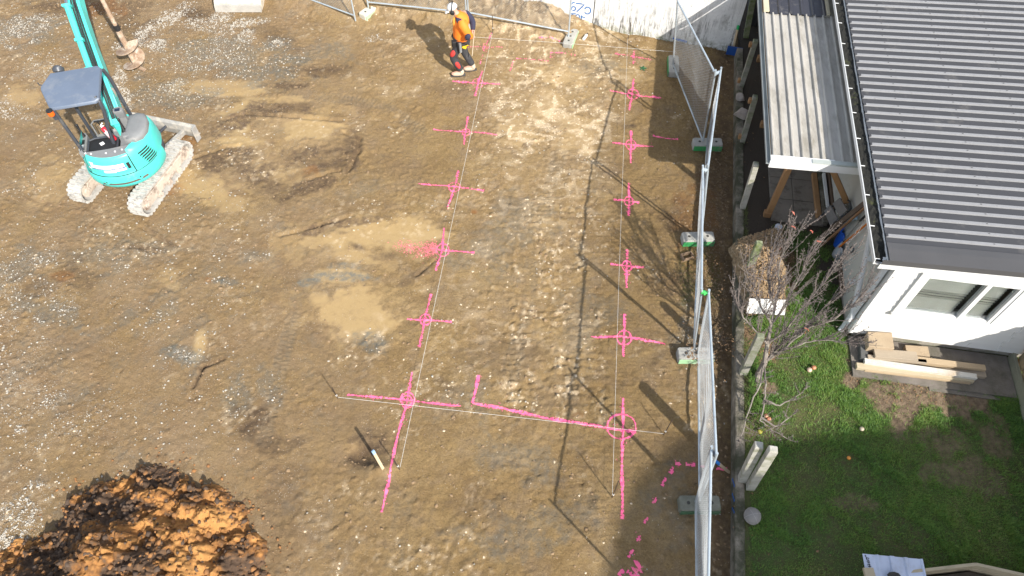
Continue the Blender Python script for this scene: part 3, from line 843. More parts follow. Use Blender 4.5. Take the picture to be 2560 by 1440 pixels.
# ball against the wall
m_ball = M('worn_grey_rubber', (0.25, 0.235, 0.22), (0.20, 0.19, 0.18), 8, 0.8, bump=0.3, bscale=120)
m_seam = M('ball_seam', (0.34, 0.32, 0.30), (0.30, 0.29, 0.27), 8, 0.8)
bc = P(1881, 1290, ZG + .12)
bl = MB().ball((0, 0, 0.12), .12, 28, 18).build('basketball', m_ball, smooth=True, label='worn grey basketball resting on the grass by the kerb wall', cat='ball')
bl.location = (bc.x, bc.y, ZG)
sm = MB()
for R in (Euler((0.3, 0.2, 0.4)).to_matrix(), Euler((1.6, 0.35, 0.2)).to_matrix(), Euler((0.5, 1.35, 0.9)).to_matrix()):
    sm.tube([R @ Vector((math.cos(a) * .1195, math.sin(a) * .1195, 0)) + Vector((0, 0, .12)) for a in np.linspace(0, 2 * math.pi, 40, endpoint=False)], .0035, 5, closed=True)
sm.build('seam', m_seam, bl, smooth=True)

# weeds and moss creeping over the garden side of the kerb
q_ = random.Random(31); mb = MB()
for k in range(2600):
    y = q_.uniform(1.6, 9.5); f = q_.random()
    if vnoise(np.array([y * 1.7]), np.array([.5]), 5)[0] < .42: continue
    p = WA + WD * ((y - WA.y) / WD.y) + WN * (.165 - .06 * f * f + q_.uniform(-.01, .05)); z = ZG + .02
    a = q_.random() * 6.28; h = q_.uniform(.02, .07); e = Vector((math.cos(a), math.sin(a), 0)); s_ = Vector((-e.y, e.x, 0)) * .0035
    b_ = Vector((p.x, p.y, z)); mb.add([b_ - s_, b_ + s_, b_ + e * h * .8 + Vector((0, 0, h))], [(0, 1, 2)])
mb.build('kerb_weeds', M('kerb_weed', (.075, .13, .022), (.13, .13, .035), 6, .7), label='weeds creeping along the garden edge of the kerb wall', kind='stuff')
# ------------------------------------------------------------------ neighbour's white house with dark ribbed roof
def polybox(mb, a0, a1, b0, b1, z0, z1):
    """box in the house's own axes"""
    mb.box(hp((a0 + a1) / 2, (b0 + b1) / 2, (z0 + z1) / 2), (a1 - a0, b1 - b0, z1 - z0), frame(HR))
m_wht = M('white_weatherboard', (0.72, 0.71, 0.68), (0.68, 0.67, 0.64), 3, 0.5, dirt=(0.55, 0.53, 0.47), dirt_amt=0.1, dscale=2)
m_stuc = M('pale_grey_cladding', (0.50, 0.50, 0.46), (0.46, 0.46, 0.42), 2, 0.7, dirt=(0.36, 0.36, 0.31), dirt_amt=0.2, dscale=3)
m_trim = M('white_trim_paint', (0.76, 0.76, 0.74), (0.72, 0.72, 0.70), 3, 0.35)
m_roof = M('charcoal_roof_steel', (0.066, 0.067, 0.073), (0.058, 0.059, 0.064), 1.4, 0.6, spec=0.2, dirt=(0.125, 0.12, 0.115), dirt_amt=0.15, dscale=2.5)
m_rib = M('sunlit_roof_rib', (0.275, 0.275, 0.28), (0.245, 0.245, 0.25), 9, 0.5, dirt=(0.20, 0.195, 0.195), dirt_amt=0.2, dscale=14)  # paler than the roof: sunlight on the ribs put into the colour
m_dkmet = M('charcoal_flashing', (0.085, 0.082, 0.082), (0.072, 0.07, 0.07), 2, 0.5)
m_found = M('concrete_foundation', (0.36, 0.33, 0.28), (0.26, 0.24, 0.20), 4, 0.9, bump=0.4, dirt=(0.16, 0.17, 0.10), dirt_amt=0.4)
house = thing('house', 'single storey white weatherboard house with charcoal ribbed metal roof', 'house', hp(0, 0, ZG))
EV = 2.35
LEN = 12.5; WID = 6.0
# window wall (faces the camera): overlapping boards, each its own lap, inside one wall mesh
wl = MB()
zb = 0.37
bh = 0.145
WX0, WX1, WZ0, WZ1 = 0.47, 1.84, 1.10, 2.05       # window opening
z = zb
while z < 2.22:
    z1 = min(z + bh, 2.25)
    spans = [(0.06, WID)]
    if z1 > WZ0 and z < WZ1:
        spans = [(0.06, WX0), (WX1, WID)]
    for s0, s1 in spans:
        a = [hp(s0, -0.030, z), hp(s1, -0.030, z), hp(s1, -0.012, z1 + .01), hp(s0, -0.012, z1 + .01)]
        c = [hp(s0, 0.0, z), hp(s1, 0.0, z), hp(s1, 0.0, z1 + .01), hp(s0, 0.0, z1 + .01)]
        wl.add(a + c, [(0, 1, 2, 3), (0, 4, 5, 1), (0, 3, 7, 4), (1, 5, 6, 2)])
    z += bh
wl.build('weatherboard_wall', m_wht, house, world=True)
bk = MB(); polybox(bk, 0.05, WX0, 0.003, .12, zb, 2.28); polybox(bk, WX1, WID, 0.003, .12, zb, 2.28); polybox(bk, WX0, WX1, .003, .12, zb, WZ0); polybox(bk, WX0, WX1, .003, .12, WZ1, 2.28)
bk.build('wall_lining', m_wht, house, world=True)
for i, (a, k) in enumerate(((2.34, 0), (2.30, 1), (2.36, 2), (2.31, 3), (1.86, 0), (2.35, 4))):
    MB().box(hp(a, -0.030, zb + bh * (k + .5)), (.012, .008, bh * .96), frame(HR)).build('board_joint', m_trim, house, world=True)
cb = MB(); polybox(cb, -0.005, 0.06, -0.045, 0.06, zb - .01, 2.25); cb.build('corner_board', m_trim, house, bevel=.004, world=True)
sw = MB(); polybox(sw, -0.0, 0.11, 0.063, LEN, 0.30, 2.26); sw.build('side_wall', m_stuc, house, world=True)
br = MB(); polybox(br, WID, WID + .1, -0.02, LEN, 0.3, 2.4); br.build('far_wall', m_wht, house, world=True)
fd = MB(); polybox(fd, 0.10, WID, 0.02, LEN, -0.05, 0.365); polybox(fd, 0.02, .10, .05, LEN, -.05, .295); fd.build('foundation', m_found, house, world=True)
# window
wf = MB()
fr = 0.055
polybox(wf, WX0 - .09, WX1 + .09, -.058, -.020, WZ1, WZ1 + .09)
polybox(wf, WX0 - .09, WX0, -.058, -.020, WZ0, WZ1); polybox(wf, WX1, WX1 + .09, -.058, -.020, WZ0, WZ1)
wfo = wf.build('window_surround', m_trim, house, bevel=.004, world=True)
sl_ = MB(); polybox(sl_, WX0 - .10, WX1 + .10, -.085, .02, WZ0 - .05, WZ0 - .002); sl_.build('window_sill', m_trim, house, bevel=.005, world=True)
MU = 0.47 + 0.90
inn = MB()
for x0, x1 in ((WX0 + .002, WX0 + fr), (MU - .035, MU + .035), (WX1 - fr, WX1 - .002)): polybox(inn, x0, x1, -.045, .05, WZ0 + .002, WZ1 - .002)
for x0, x1 in ((WX0 + fr + .002, MU - .037), (MU + .037, WX1 - fr - .002)):
    polybox(inn, x0, x1, -.035, .045, WZ0 + .002, WZ0 + .045); polybox(inn, x0, x1, -.035, .045, WZ1 - .035, WZ1 - .003)
wo = inn.build('window', m_trim, house, bevel=.003, world=True)
mg = bpy.data.materials.new('window_glass'); t, b = nodes_of(mg)
b.inputs['Base Color'].default_value = (0.9, 0.95, 0.95, 1); b.inputs['Roughness'].default_value = 0.02; b.inputs['Transmission Weight'].default_value = 1.0; b.inputs['IOR'].default_value = 1.2
gl = MB()
for x0, x1 in ((WX0 + fr, MU - .036), (MU + .036, WX1 - fr)): polybox(gl, x0, x1, .010, .015, WZ0 + .045, WZ1 - .036)
gl.build('pane', mg, wo, world=True)
m_blind = M('cream_venetian_blind', (0.34, 0.32, 0.27), (0.26, 0.245, 0.205), 3, 0.5)
vb_ = MB()
for x0, x1 in ((WX0 + fr + .01, MU - .10), (MU + .045, WX1 - fr - .07)):
    zz = WZ0 + .06
    while zz < WZ1 - .05:
        tilt = .014 if (zz < 1.42 or zz > 1.62) else .006
        vb_.add([hp(x0, .050, zz - tilt), hp(x1, .050, zz - tilt), hp(x1, .078, zz + tilt), hp(x0, .078, zz + tilt)], [(0, 1, 2, 3)])
        zz += .062
vb_.build('venetian_blind', m_blind, wo, world=True)
m_dark = M('dark_room', (0.035, 0.032, 0.028), (0.03, 0.028, 0.025), 2, 0.9)
dr = MB(); polybox(dr, WX0 - .05, WX1 + .05, .24, .26, WZ0 - .1, WZ1 + .1); dr.build('room_interior', m_dark, house, world=True)
# roof: trapezoid ribs running from the gutter up to the right
SL = 0.05
def rp(a, b, dz=0.0):       # a from the wall corner line, b along the gutter
    return hp(a, b, EV + 0.02 + (a + 0.33) * SL + dz)
RA0, RA1, RB0 = -0.195, 7.2, 0.20
rf = MB(); nr = int((LEN - RB0) / 0.19)
prof = []
bcur = RB0
sec = []
for k in range(nr + 1):
    b0 = RB0 + k * 0.19
    sec += [(b0, 0), (b0 + .136, 0), (b0 + .144, .024), (b0 + .184, .024), (b0 + .190, 0)]
pts0 = [rp(RA0, b, z) for b, z in sec]; pts1 = [rp(RA1, b, z) for b, z in sec]
rf.add(pts0 + pts1, [(i, i + 1, i + 1 + len(sec), i + len(sec)) for i in range(len(sec) - 1)])
roof = rf.build('roof', m_roof, house, world=True)
rc = MB()  # pale strips over rib tops and sunward sides, standing in for sunlight
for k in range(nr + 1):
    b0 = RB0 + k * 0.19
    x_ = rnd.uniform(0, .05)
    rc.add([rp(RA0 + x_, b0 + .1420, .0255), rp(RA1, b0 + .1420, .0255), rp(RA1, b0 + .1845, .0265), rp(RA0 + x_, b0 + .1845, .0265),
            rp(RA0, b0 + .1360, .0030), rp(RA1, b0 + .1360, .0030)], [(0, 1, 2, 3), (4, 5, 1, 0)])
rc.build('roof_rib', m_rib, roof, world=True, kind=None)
scr = MB(); q_ = random.Random(8)
for k in range(nr + 1):
    for a in (.35, 1.25, 2.15, 3.05):
        p = rp(a + q_.uniform(-.02, .02), RB0 + k * .19 + .163, .0275); scr.box(p, (.022, .012, .006), frame(HR))
scr.build('roof_screws', m_dkmet, roof, world=True, kind='stuff')
bgf = MB()
bgf.add([rp(-.215, -.13, .045), rp(RA1, -.13, .045), rp(RA1, .09, .050), rp(-.215, .09, .050)], [(0, 1, 2, 3)])
bgf.add([rp(-.215, .09, .050), rp(RA1, .09, .050), rp(RA1, .215, .034), rp(-.215, .215, .034)], [(0, 1, 2, 3)])
bgf.add([rp(-.30, -.13, .045), rp(RA1, -.13, .045), rp(RA1, -.135, -.055), rp(-.30, -.135, -.055)], [(0, 1, 2, 3)])
bgf.build('barge_flashing', m_dkmet, house, world=True)
sof = MB(); sof.add([rp(-.30, -.125, -.06), rp(RA1, -.125, -.06), rp(RA1, .01, -.06), rp(-.30, .01, -.06)], [(0, 1, 2, 3)])
for a0, a1 in ((-.30, RA1),):
    sof.add([rp(a0, -.120, -.055), rp(a1, -.120, -.055), rp(a1, -.120, -.17), rp(a0, -.120, -.17)], [(0, 1, 2, 3)])
sof.build('barge_board', m_trim, house, world=True)
es = MB(); polybox(es, -.34, 0.0, 0.0, LEN, EV - .11, EV - .095); es.build('eave_soffit', m_trim, house, world=True)
# gutter with brackets and moss
gu = MB()
ga0, ga1 = -.385, -.265
cs = [(-.195, .0), (-.198, -.085), (-.385, -.085), (-.392, .0), (-.380, .004), (-.374, -.075), (-.206, -.075), (-.202, 0.0)]
gu.loft([[hp(a, b, EV + z) for a, z in cs] for b in (-.10, LEN)])
go = gu.build('gutter', m_trim, house, world=True)
b = -.06
while b < LEN:
    MB().box(hp(-.345, b, EV - .008), (.07, .014, .005), frame(HR)).build('gutter_bracket', m_trim, go, world=True); b += .62
m_gm = M('gutter_silt', (0.014, 0.014, 0.010), (0.008, 0.008, 0.006), 9, 0.95, bump=1, bscale=30, dirt=(0.07, 0.08, 0.02), dirt_amt=0.1, dscale=3)
gsilt = MB()
n_ = 160; rg = []
for k in range(n_ + 1):
    b = -.09 + (LEN + .08) * k / n_
    rg.append([hp(a, b, EV - .03 + rnd.uniform(-.012, .014)) for a in (-.373, -.335, -.29, -.245, -.207)])
gsilt.loft(rg, cap=False, closed=False)
gsilt.build('gutter_moss', m_gm, go, world=True)
# downpipes on the side wall
m_pipe = M('pale_downpipe', (0.62, 0.63, 0.64), (0.55, 0.56, 0.57), 3, 0.35)
dp = MB()
o_c = Vector((0, 0, CH)); d_c = P(2130, 792, 0) - o_c; pb_ = o_c + d_c * ((HC - HR * .06 - o_c).dot(HR) / d_c.dot(HR))
pt_ = hp(-.30, .62, EV - .09)
dp.tube([pt_, pt_.lerp(pb_, .06), pt_.lerp(pb_, .5), pb_, pb_ + Vector((-.03, -.01, -.08))], .042, 14)
dp.build('downpipe', m_pipe, house, smooth=True, world=True)
dp = MB()
dp.tube([hp(-.02, -.02, EV - .13), hp(-.05, .06, EV - .2), hp(-.06, .09, EV - .4), hp(-.06, .09, 0.30), hp(-.09, .05, .24)], .045, 14)
dp.build('downpipe', m_pipe, house, smooth=True, world=True)
for b_, zz in ((.67, 1.45), (.67, .8), (.09, 1.3)): MB().box(hp(-.04, b_, zz), (.10, .11, .02), frame(HR)).build('pipe_bracket', m_trim, house, world=True)
skn = MB(); polybox(skn, -.035, -.002, .75, LEN, .28, .42); skn.build('base_board', M('brown_base_board', (0.12, 0.08, 0.05), (0.09, 0.06, 0.04), 5, .8), house, world=True)

# ------------------------------------------------------------------ lean-to shelter beside the house
m_fc = M('old_fibre_cement_sheet', (0.47, 0.445, 0.40), (0.37, 0.35, 0.31), 2.2, 0.9, bump=0.5, bscale=90, dirt=(0.27, 0.25, 0.21), dirt_amt=0.45, dscale=3.2, stretch=(1, .35, 1))
m_gal = M('dull_gutter_metal', (0.30, 0.33, 0.33), (0.22, 0.24, 0.24), 4, 0.5)
sh = thing('carport', 'open lean-to shelter roofed with old ribbed fibre cement sheets', 'carport', hp(-1.35, 3.0, ZG))
ZS = 1.93
fl = P(1930, 402, ZS)
def loc(p):
    d = p - HC
    return d.dot(HR), d.dot(HG)
sa0, sb0 = loc(fl)
sa1 = -0.03
def sp(a, b, dz=0.0): return hp(a, b, ZS + (a - sa0) * 0.04 + dz)
secs = []
wv = (sa1 - sa0) / 10.0
for k in range(10):
    a = sa0 + k * wv
    secs += [(a, 0.0), (a + wv * .10, .034), (a + wv * .24, .034), (a + wv * .36, 0.0)]
secs.append((sa1, 0.0))
sr = MB(); nseg = 4
SB1 = loc(P(1922, 34, ZS))[1]
edge_b = [sb0, sb0 + (SB1 - sb0) * .36, sb0 + (SB1 - sb0) * .68, SB1]
for k in range(3):
    lift = .008 * (2 - k)
    rws = []
    for b in (edge_b[k] - (0.09 if k else 0), edge_b[k + 1]):
        rws.append([sp(a, b, z + lift * (0 if b != edge_b[k + 1] else 1) + (.010 if b != edge_b[k + 1] and k else 0)) for a, z in secs])
    sr.loft(rws, cap=False, closed=False)
sro = sr.build('roof', m_fc, sh, world=True)
md = sro.modifiers.new('solid', 'SOLIDIFY'); md.thickness = .006
fa = MB()
pA, pB = sp(sa0 - .03, sb0 - .012), sp(sa1 - .02, sb0 - .012)
fa.beam(pA + Vector((0, 0, -.055)), pB + Vector((0, 0, -.055)), .03, .15)
fa.beam(pA + Vector((0, 0, .035)) + HG * .05, pB.lerp(pA, .35) + Vector((0, 0, .035)) + HG * .05, .13, .008)
fa.build('fascia', m_trim, sh, bevel=.004, world=True)
g2 = MB(); g2.beam(sp(sa1 - .95, sb0 + .02, .03), sp(sa1 + .02, sb0 + .02, .03), .09, .05); g2.build('front_flashing', M('pale_green_flashing', (0.42, 0.45, 0.42), (0.34, 0.37, 0.34), 4, .5), sh, world=True)
sg = MB()
css = [(-.015, .01), (-.015, -.06), (-.085, -.06), (-.09, .012), (-.082, .012), (-.078, -.05), (-.022, -.05), (-.022, .01)]
sg.loft([[sp(sa0 + a, b, z) for a, z in css] for b in (sb0 - .02, SB1 + 1.6)])
sg.build('gutter', m_gal, sh, world=True)
bm_ = MB()
for b in (sb0 + .06, edge_b[1], edge_b[2], SB1 - .05): MB().beam(sp(sa0 + .02, b, -.075), sp(sa1, b, -.075), .045, .09).build('rafter', m_brown, sh, world=True)
for a in (sa0 + .06, (sa0 + sa1) / 2): MB().beam(sp(a, sb0 + .05, -.155), sp(a, SB1 + 1.5, -.155), .05, .07).build('beam', m_brown, sh, world=True)
pc = P(1919, 538, ZG)
pa, pb = loc(pc)
for k, (a, b) in enumerate(((pa, pb), (pa + .02, pb + 2.45), (pa + .02, pb + 4.6))):
    q = MB(); q.box(hp(a, b, (ZG + ZS - .19) / 2 + .02), (.10, .10, ZS - .19 - ZG + .06), frame(HR)); q.box(hp(a - .02, b - .01, ZG + .05), (.13, .11, .13), frame(HR))
    q.build('post', m_brown, sh, bevel=.005, world=True)
q = MB(); q.beam(hp(-.02 - .05, sb0 + .12, 1.05), sp(-.62, sb0 + .1, -.12), .09, .09); q.build('brace', m_brown, sh, bevel=.004, world=True)
# far bay: darker ribbed sheet between pale battens
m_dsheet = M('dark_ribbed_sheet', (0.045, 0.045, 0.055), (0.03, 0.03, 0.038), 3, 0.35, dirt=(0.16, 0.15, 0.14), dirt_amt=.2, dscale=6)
ds = MB(); sec2 = []
w2 = .215; a = sa0 + .13
for k in range(5):
    sec2 += [(a, 0), (a + w2 * .7, 0), (a + w2 * .78, .025), (a + w2 * .92, .025), (a + w2, 0)]; a += w2
ds.loft([[sp(x, b, z + .02) for x, z in sec2] for b in (SB1 - .04, SB1 + 1.7)], cap=False, closed=False)
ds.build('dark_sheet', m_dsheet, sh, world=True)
bt = MB()
m_batt = M('pale_pine_batten', (0.56, 0.50, 0.36), (0.46, 0.40, 0.27), 4, .7, stretch=(1, .2, 1))
for x_, w_ in ((sa0 + .055, .11), (a + .03, .06)): MB().beam(sp(x_, SB1, .045), sp(x_, SB1 + 1.7, .045), w_, .035).build('batten', m_batt, sh, bevel=.003, world=True)
bs = MB(); bs.loft([[sp(x, b, .01) for x in (a + .06, sa1)] for b in (SB1 + .0, SB1 + 1.7)], cap=False, closed=False)
bs.build('back_sheet', M('lichen_sheet', (0.30, 0.28, 0.22), (0.20, 0.19, 0.15), 3, .9), sh, world=True)

# dark shed wall closing the yard behind
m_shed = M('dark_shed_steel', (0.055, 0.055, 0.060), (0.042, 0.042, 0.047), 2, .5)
sd0 = P(1868, 62, .25); sd1 = sd0 + Vector((2.2, -.42, 0))
shd = MB(); sx = (sd1 - sd0); L_ = sx.length; sx.normalize(); sn = Vector((sx.y, -sx.x, 0))
row = []
k = 0.0
while k < L_:
    row += [(k, 0), (k + .15, 0), (k + .165, .02), (k + .185, .02), (k + .2, 0)]; k += .2
shd.loft([[sd0 + sx * x + sn * y + Vector((0, 0, z)) for x, y in row] for z in (0.0, 2.3)], cap=False, closed=False)
shd.box((sd0 + sd1) / 2 - sn * .6 + Vector((0, 0, 1.1)), (L_, 1.1, 2.2), frame(sx))
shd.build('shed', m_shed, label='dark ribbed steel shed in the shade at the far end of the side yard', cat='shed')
# ------------------------------------------------------------------ white block wall at the back of the site
def wall_mat():
    m = bpy.data.materials.new('white_block_paint'); t, b = nodes_of(m)
    N = t.nodes.new; L = t.links.new
    tc = N('ShaderNodeTexCoord')
    def noise(sc, scale, d=8, r=.7):
        mp = N('ShaderNodeMapping'); mp.inputs['Scale'].default_value = sc; L(tc.outputs['Object'], mp.inputs[0])
        n = N('ShaderNodeTexNoise'); n.inputs['Scale'].default_value = scale; n.inputs['Detail'].default_value = d; n.inputs['Roughness'].default_value = r
        L(mp.outputs[0], n.inputs['Vector']); return n.outputs['Fac']
    def rng(x, a, c, lo=0, hi=1):
        r = N('ShaderNodeMapRange'); r.inputs[1].default_value = a; r.inputs[2].default_value = c; r.inputs[3].default_value = lo; r.inputs[4].default_value = hi
        L(x, r.inputs[0]); return r.outputs[0]
    def mul(a, c):
        k = N('ShaderNodeMath'); k.operation = 'MULTIPLY'; L(a, k.inputs[0]); L(c, k.inputs[1]); return k.outputs[0]
    def mix(f, a, c):
        x = N('ShaderNodeMix'); x.data_type = 'RGBA'; L(f, x.inputs[0])
        for i, q in ((6, a), (7, c)):
            if isinstance(q, tuple): x.inputs[i].default_value = (*q, 1)
            else: L(q, x.inputs[i])
        return x.outputs[2]
    sep = N('ShaderNodeSeparateXYZ'); L(tc.outputs['Object'], sep.inputs[0])
    low = rng(sep.outputs['Z'], 0.1, 1.1, 1.0, 0.25)
    streak = rng(noise((7, 7, .55), 3.0), .47, .58)
    patch = rng(noise((1, 1, 1), 1.3), .43, .56)
    speck = rng(noise((3, 3, 1.1), 12, 6, .8), .55, .65)
    c = mix(rng(noise((1, 1, 1), 4), .4, .65), (0.74, 0.74, 0.72), (0.62, 0.62, 0.60))
    c = mix(mul(mul(streak, patch), low), c, (0.075, 0.070, 0.060))
    c = mix(mul(speck, rng(noise((1, 1, 1), 2.2), .42, .6, 0, .8)), c, (0.14, 0.135, 0.12))
    foot = rng(sep.outputs['Z'], 0.02, 0.22, 1.0, 0.0)
    c = mix(mul(foot, rng(noise((1, 1, 1), 9), .45, .6)), c, (0.20, 0.21, 0.12))
    L(c, b.inputs['Base Color']); b.inputs['Roughness'].default_value = .75
    bp = N('ShaderNodeBump'); bp.inputs['Strength'].default_value = .3; bp.inputs['Distance'].default_value = .01
    L(noise((1, 1, 1), 60, 4), bp.inputs['Height']); L(bp.outputs[0], b.inputs['Normal'])
    return m
m_wall = wall_mat()
wn = Vector((wdir.y, -wdir.x, 0))          # towards the camera
wlen = (wl1 - wl0).length
bwall = thing('block_wall', 'tall white painted block wall with black mould streaks', 'wall', wl0)
def wpt(s, z, off=0.0): return wl0 + wdir * s + wn * off + Vector((0, 0, z))
wm = MB()
BH, BL = 0.20, 0.40
for (s0, s1) in ((-6.4, -0.012), (0.012, wlen)):
    z = -0.1; row = 0
    while z < 2.6:
        k = s0 - (BL / 2 if row % 2 else 0)
        while k < s1 - 1e-6:
            a, b = max(k, s0), min(k + BL, s1)
            if b - a > .01:
                o = rnd.uniform(-.0012, .0012)
                vs = [wpt(a, z, o), wpt(b, z, o), wpt(b, z + BH, o), wpt(a, z + BH, o)]
                g = .0022
                vi = [wpt(a + g, z + g, o + .0022), wpt(b - g, z + g, o + .0022), wpt(b - g, z + BH - g, o + .0022), wpt(a + g, z + BH - g, o + .0022)]
                wm.add(vs + vi, [(4, 5, 6, 7), (0, 1, 5, 4), (1, 2, 6, 5), (2, 3, 7, 6), (3, 0, 4, 7)])
            k += BL
        z += BH; row += 1
for (s0, s1) in ((-6.4, -0.012), (0.012, wlen)):
    wm.box((wpt((s0 + s1) / 2, 1.25, -.10)), (s1 - s0, .19, 2.7), frame(wdir))
wm.build('blockwork', m_wall, bwall, world=True)
# sprayed blue setting-out marks: 670 over TOF, and a bar
m_spray = M('blue_marker_spray', (0.01, 0.11, 0.36), (0.02, 0.17, 0.46), 30, .7)
def wall_px(u, v):
    # point of the wall face seen at a pixel
    o = Vector((0, 0, CH)); d = P(u, v, 0) - o
    t = (wl0 - o).dot(wn) / d.dot(wn)
    return o + d * t
def spray(strokes, w, name, parent, label=None):
    mb = MB()
    for st_ in strokes:
        p = [wall_px(*q) + wn * .0075 for q in st_]
        for i in range(len(p)):
            d = (p[min(i + 1, len(p) - 1)] - p[max(i - 1, 0)]).normalized()
            e = d.cross(wn).normalized() * (w / 2)
            mb.v += [p[i] - e, p[i] + e]
            n = len(mb.v)
            if i: mb.f.append((n - 4, n - 3, n - 1, n - 2))
    return mb.build(name, m_spray, parent, world=True, label=label)
def arc(cx, cy, rx, ry, a0, a1, n=14): return [(cx + rx * math.cos(math.radians(a0 + (a1 - a0) * k / n)), cy + ry * math.sin(math.radians(a0 + (a1 - a0) * k / n))) for k in range(n + 1)]
spray([[(1437, 5), (1431, 7)] + arc(1433, 20, 6, 14, -120, -200) + arc(1434, 21, 5, 5, 170, 480),
       [(1440, 8), (1452, 9), (1461, 11), (1452, 20), (1442, 29)],
       arc(1469, 26, 8, 8.5, -150, 150),
       [(1425, 34), (1440, 34)], [(1432, 34), (1431, 45)],
       arc(1444.5, 41, 4.5, 5, 0, 360),
       [(1454, 38), (1453, 55)], [(1454, 41), (1463, 44)]], .026, 'height_mark', bwall, 'blue sprayed figures 670 over TOF')
bb = MB()
pp_ = [(1406.5, 27), (1409, 34), (1409.3, 46), (1408, 56), (1404.5, 55), (1404, 42), (1404.8, 33)]
bb.add([wall_px(*q) + wn * .0075 for q in pp_], [tuple(range(7))])
bb.build('height_mark', m_spray, bwall, world=True, label='solid blue sprayed bar')
wm2 = MB()
for a_, b_ in (((1682, 97), (1717, 106)),):
    p0, p1 = wall_px(*a_), wall_px(*b_); wm2.beam(p0 + wn * .006 + Vector((0, 0, .02)), p1 + wn * .006 + Vector((0, 0, .02)), .006, .05)
wm2.build('blue_paint_line', m_blue, bwall, world=True, label='short blue line at the foot of the wall')

# ------------------------------------------------------------------ temporary fence panels
m_galv = M('galvanised_tube', (0.50, 0.56, 0.60), (0.40, 0.46, 0.50), 5, 0.42, metal=0.35, dirt=(0.30, 0.30, 0.28), dirt_amt=.2, dscale=5)
m_wire = M('galvanised_wire', (0.42, 0.44, 0.45), (0.33, 0.35, 0.36), 9, 0.5, metal=0.3)
m_block = M('concrete_foot', (0.42, 0.41, 0.37), (0.30, 0.29, 0.26), 8, 0.9, bump=.5, bscale=60, dirt=(0.18, 0.17, 0.14), dirt_amt=.3)
m_green = M('green_plastic_edge', (0.05, 0.32, 0.10), (0.04, 0.24, 0.08), 5, .5, dirt=(0.25, 0.24, 0.19), dirt_amt=.25)
m_lgreen = M('faded_green_paint', (0.36, 0.62, 0.34), (0.30, 0.50, 0.28), 5, .8, dirt=(0.42, 0.41, 0.37), dirt_amt=.4)
def lerp3(a, b, f): return a + (b - a) * f
def panel(A, B, TA, TB, label, mid=False, pitch=.075, post_up=.07, wr=.0022):
    """A,B feet of the two posts, TA,TB their tops"""
    o = thing('mesh_fence', label, 'fence', (A + B) / 2, 0, 'temporary mesh fence panels')
    r = .0185
    lo = .07
    for a, b in ((A, TA), (B, TB)):
        MB().tube([a, b + (b - a).normalized() * post_up], r, 12).build('post', m_galv, o, smooth=True, world=True)
    for a, b in ((lerp3(A, TA, lo), lerp3(B, TB, lo)), (TA - (TA - A) * .005, TB - (TB - B) * .005)):
        MB().tube([a, b], r * .98, 12).build('rail', m_galv, o, smooth=True, world=True)
    w = MB()
    c00, c10, c01, c11 = lerp3(A, TA, lo), lerp3(B, TB, lo), TA, TB
    Wd = (c10 - c00).length; Hd = (c01 - c00).length
    nrm = (c10 - c00).cross(c01 - c00).normalized()
    def pt(x, y):
        fx, fy = x / Wd, y / Hd
        p = c00 * (1 - fx) * (1 - fy) + c10 * fx * (1 - fy) + c01 * (1 - fx) * fy + c11 * fx * fy
        return p + nrm * (.012 * math.sin(x * 3.1 + y * 1.7) + .010 * math.sin(x * 7.3 + 1))
    k = -Hd
    q = 0
    while k < Wd:
        for sgn in (0, 1):
            seg = []
            n = 7
            x0 = max(k, 0); x1 = min(k + Hd, Wd)
            if x1 - x0 > .04:
                for i in range(n):
                    x = x0 + (x1 - x0) * i / (n - 1); y = x - k
                    xx = x if sgn == 0 else x
                    seg.append(pt(xx, y if sgn == 0 else Hd - y) + nrm * (.003 if sgn else -.003))
                w.tube(seg, wr, 3, cap=False)
        k += pitch; q += 1
    w.build('mesh_infill', m_wire, o, world=True)
    return o
def clamp(p, d, label, mat):
    mb = MB(); mb.box(p, (.10, .045, .05), frame(d)); mb.box(p + Vector((0, 0, .0)), (.03, .08, .03), frame(d))
    return mb.build('fence_clamp', mat, bevel=.006, label=label, cat='clamp', group='fence clamps')
def foot(u, v, ang, label, L=.60, Wd=.23, Hh=.15, green=m_green, top=m_block, side=-1, z=None):
    p = G(u, v); p.z = min(p.z, .03) if z is None else z
    o = thing('concrete_block', label, 'block', p, math.radians(ang), 'concrete fence feet')
    b = MB()
    pl = [(-L / 2, -.4 * Wd), (-L / 2 + .03, -Wd / 2), (L / 2 - .03, -Wd / 2), (L / 2, -.4 * Wd), (L / 2, .4 * Wd), (L / 2 - .03, Wd / 2), (-L / 2 + .03, Wd / 2), (-L / 2, .4 * Wd)]
    b.loft([[Vector((x, y, -.03)) for x, y in pl], [Vector((x, y, Hh * .85)) for x, y in pl], [Vector((x * .97, y * .93, Hh)) for x, y in pl]])
    b.build('concrete_body', top, o, bevel=.008)
    g = MB()
    for s in (side,):
        g.bx(-L / 2 + .01, L / 2 - .01, s * (Wd / 2 + .002), s * (Wd / 2 + .014), .0, Hh * .82)
    g.build('coloured_edge', green, o, bevel=.003)
    for x in (-.17, 0, .17): MB().cyl((x, 0, Hh - .004), (x, 0, Hh + .002), .026, 14).build('post_socket', M('dark_socket', (.06, .055, .05), (.04, .04, .035), 5, .9), o)
    return o
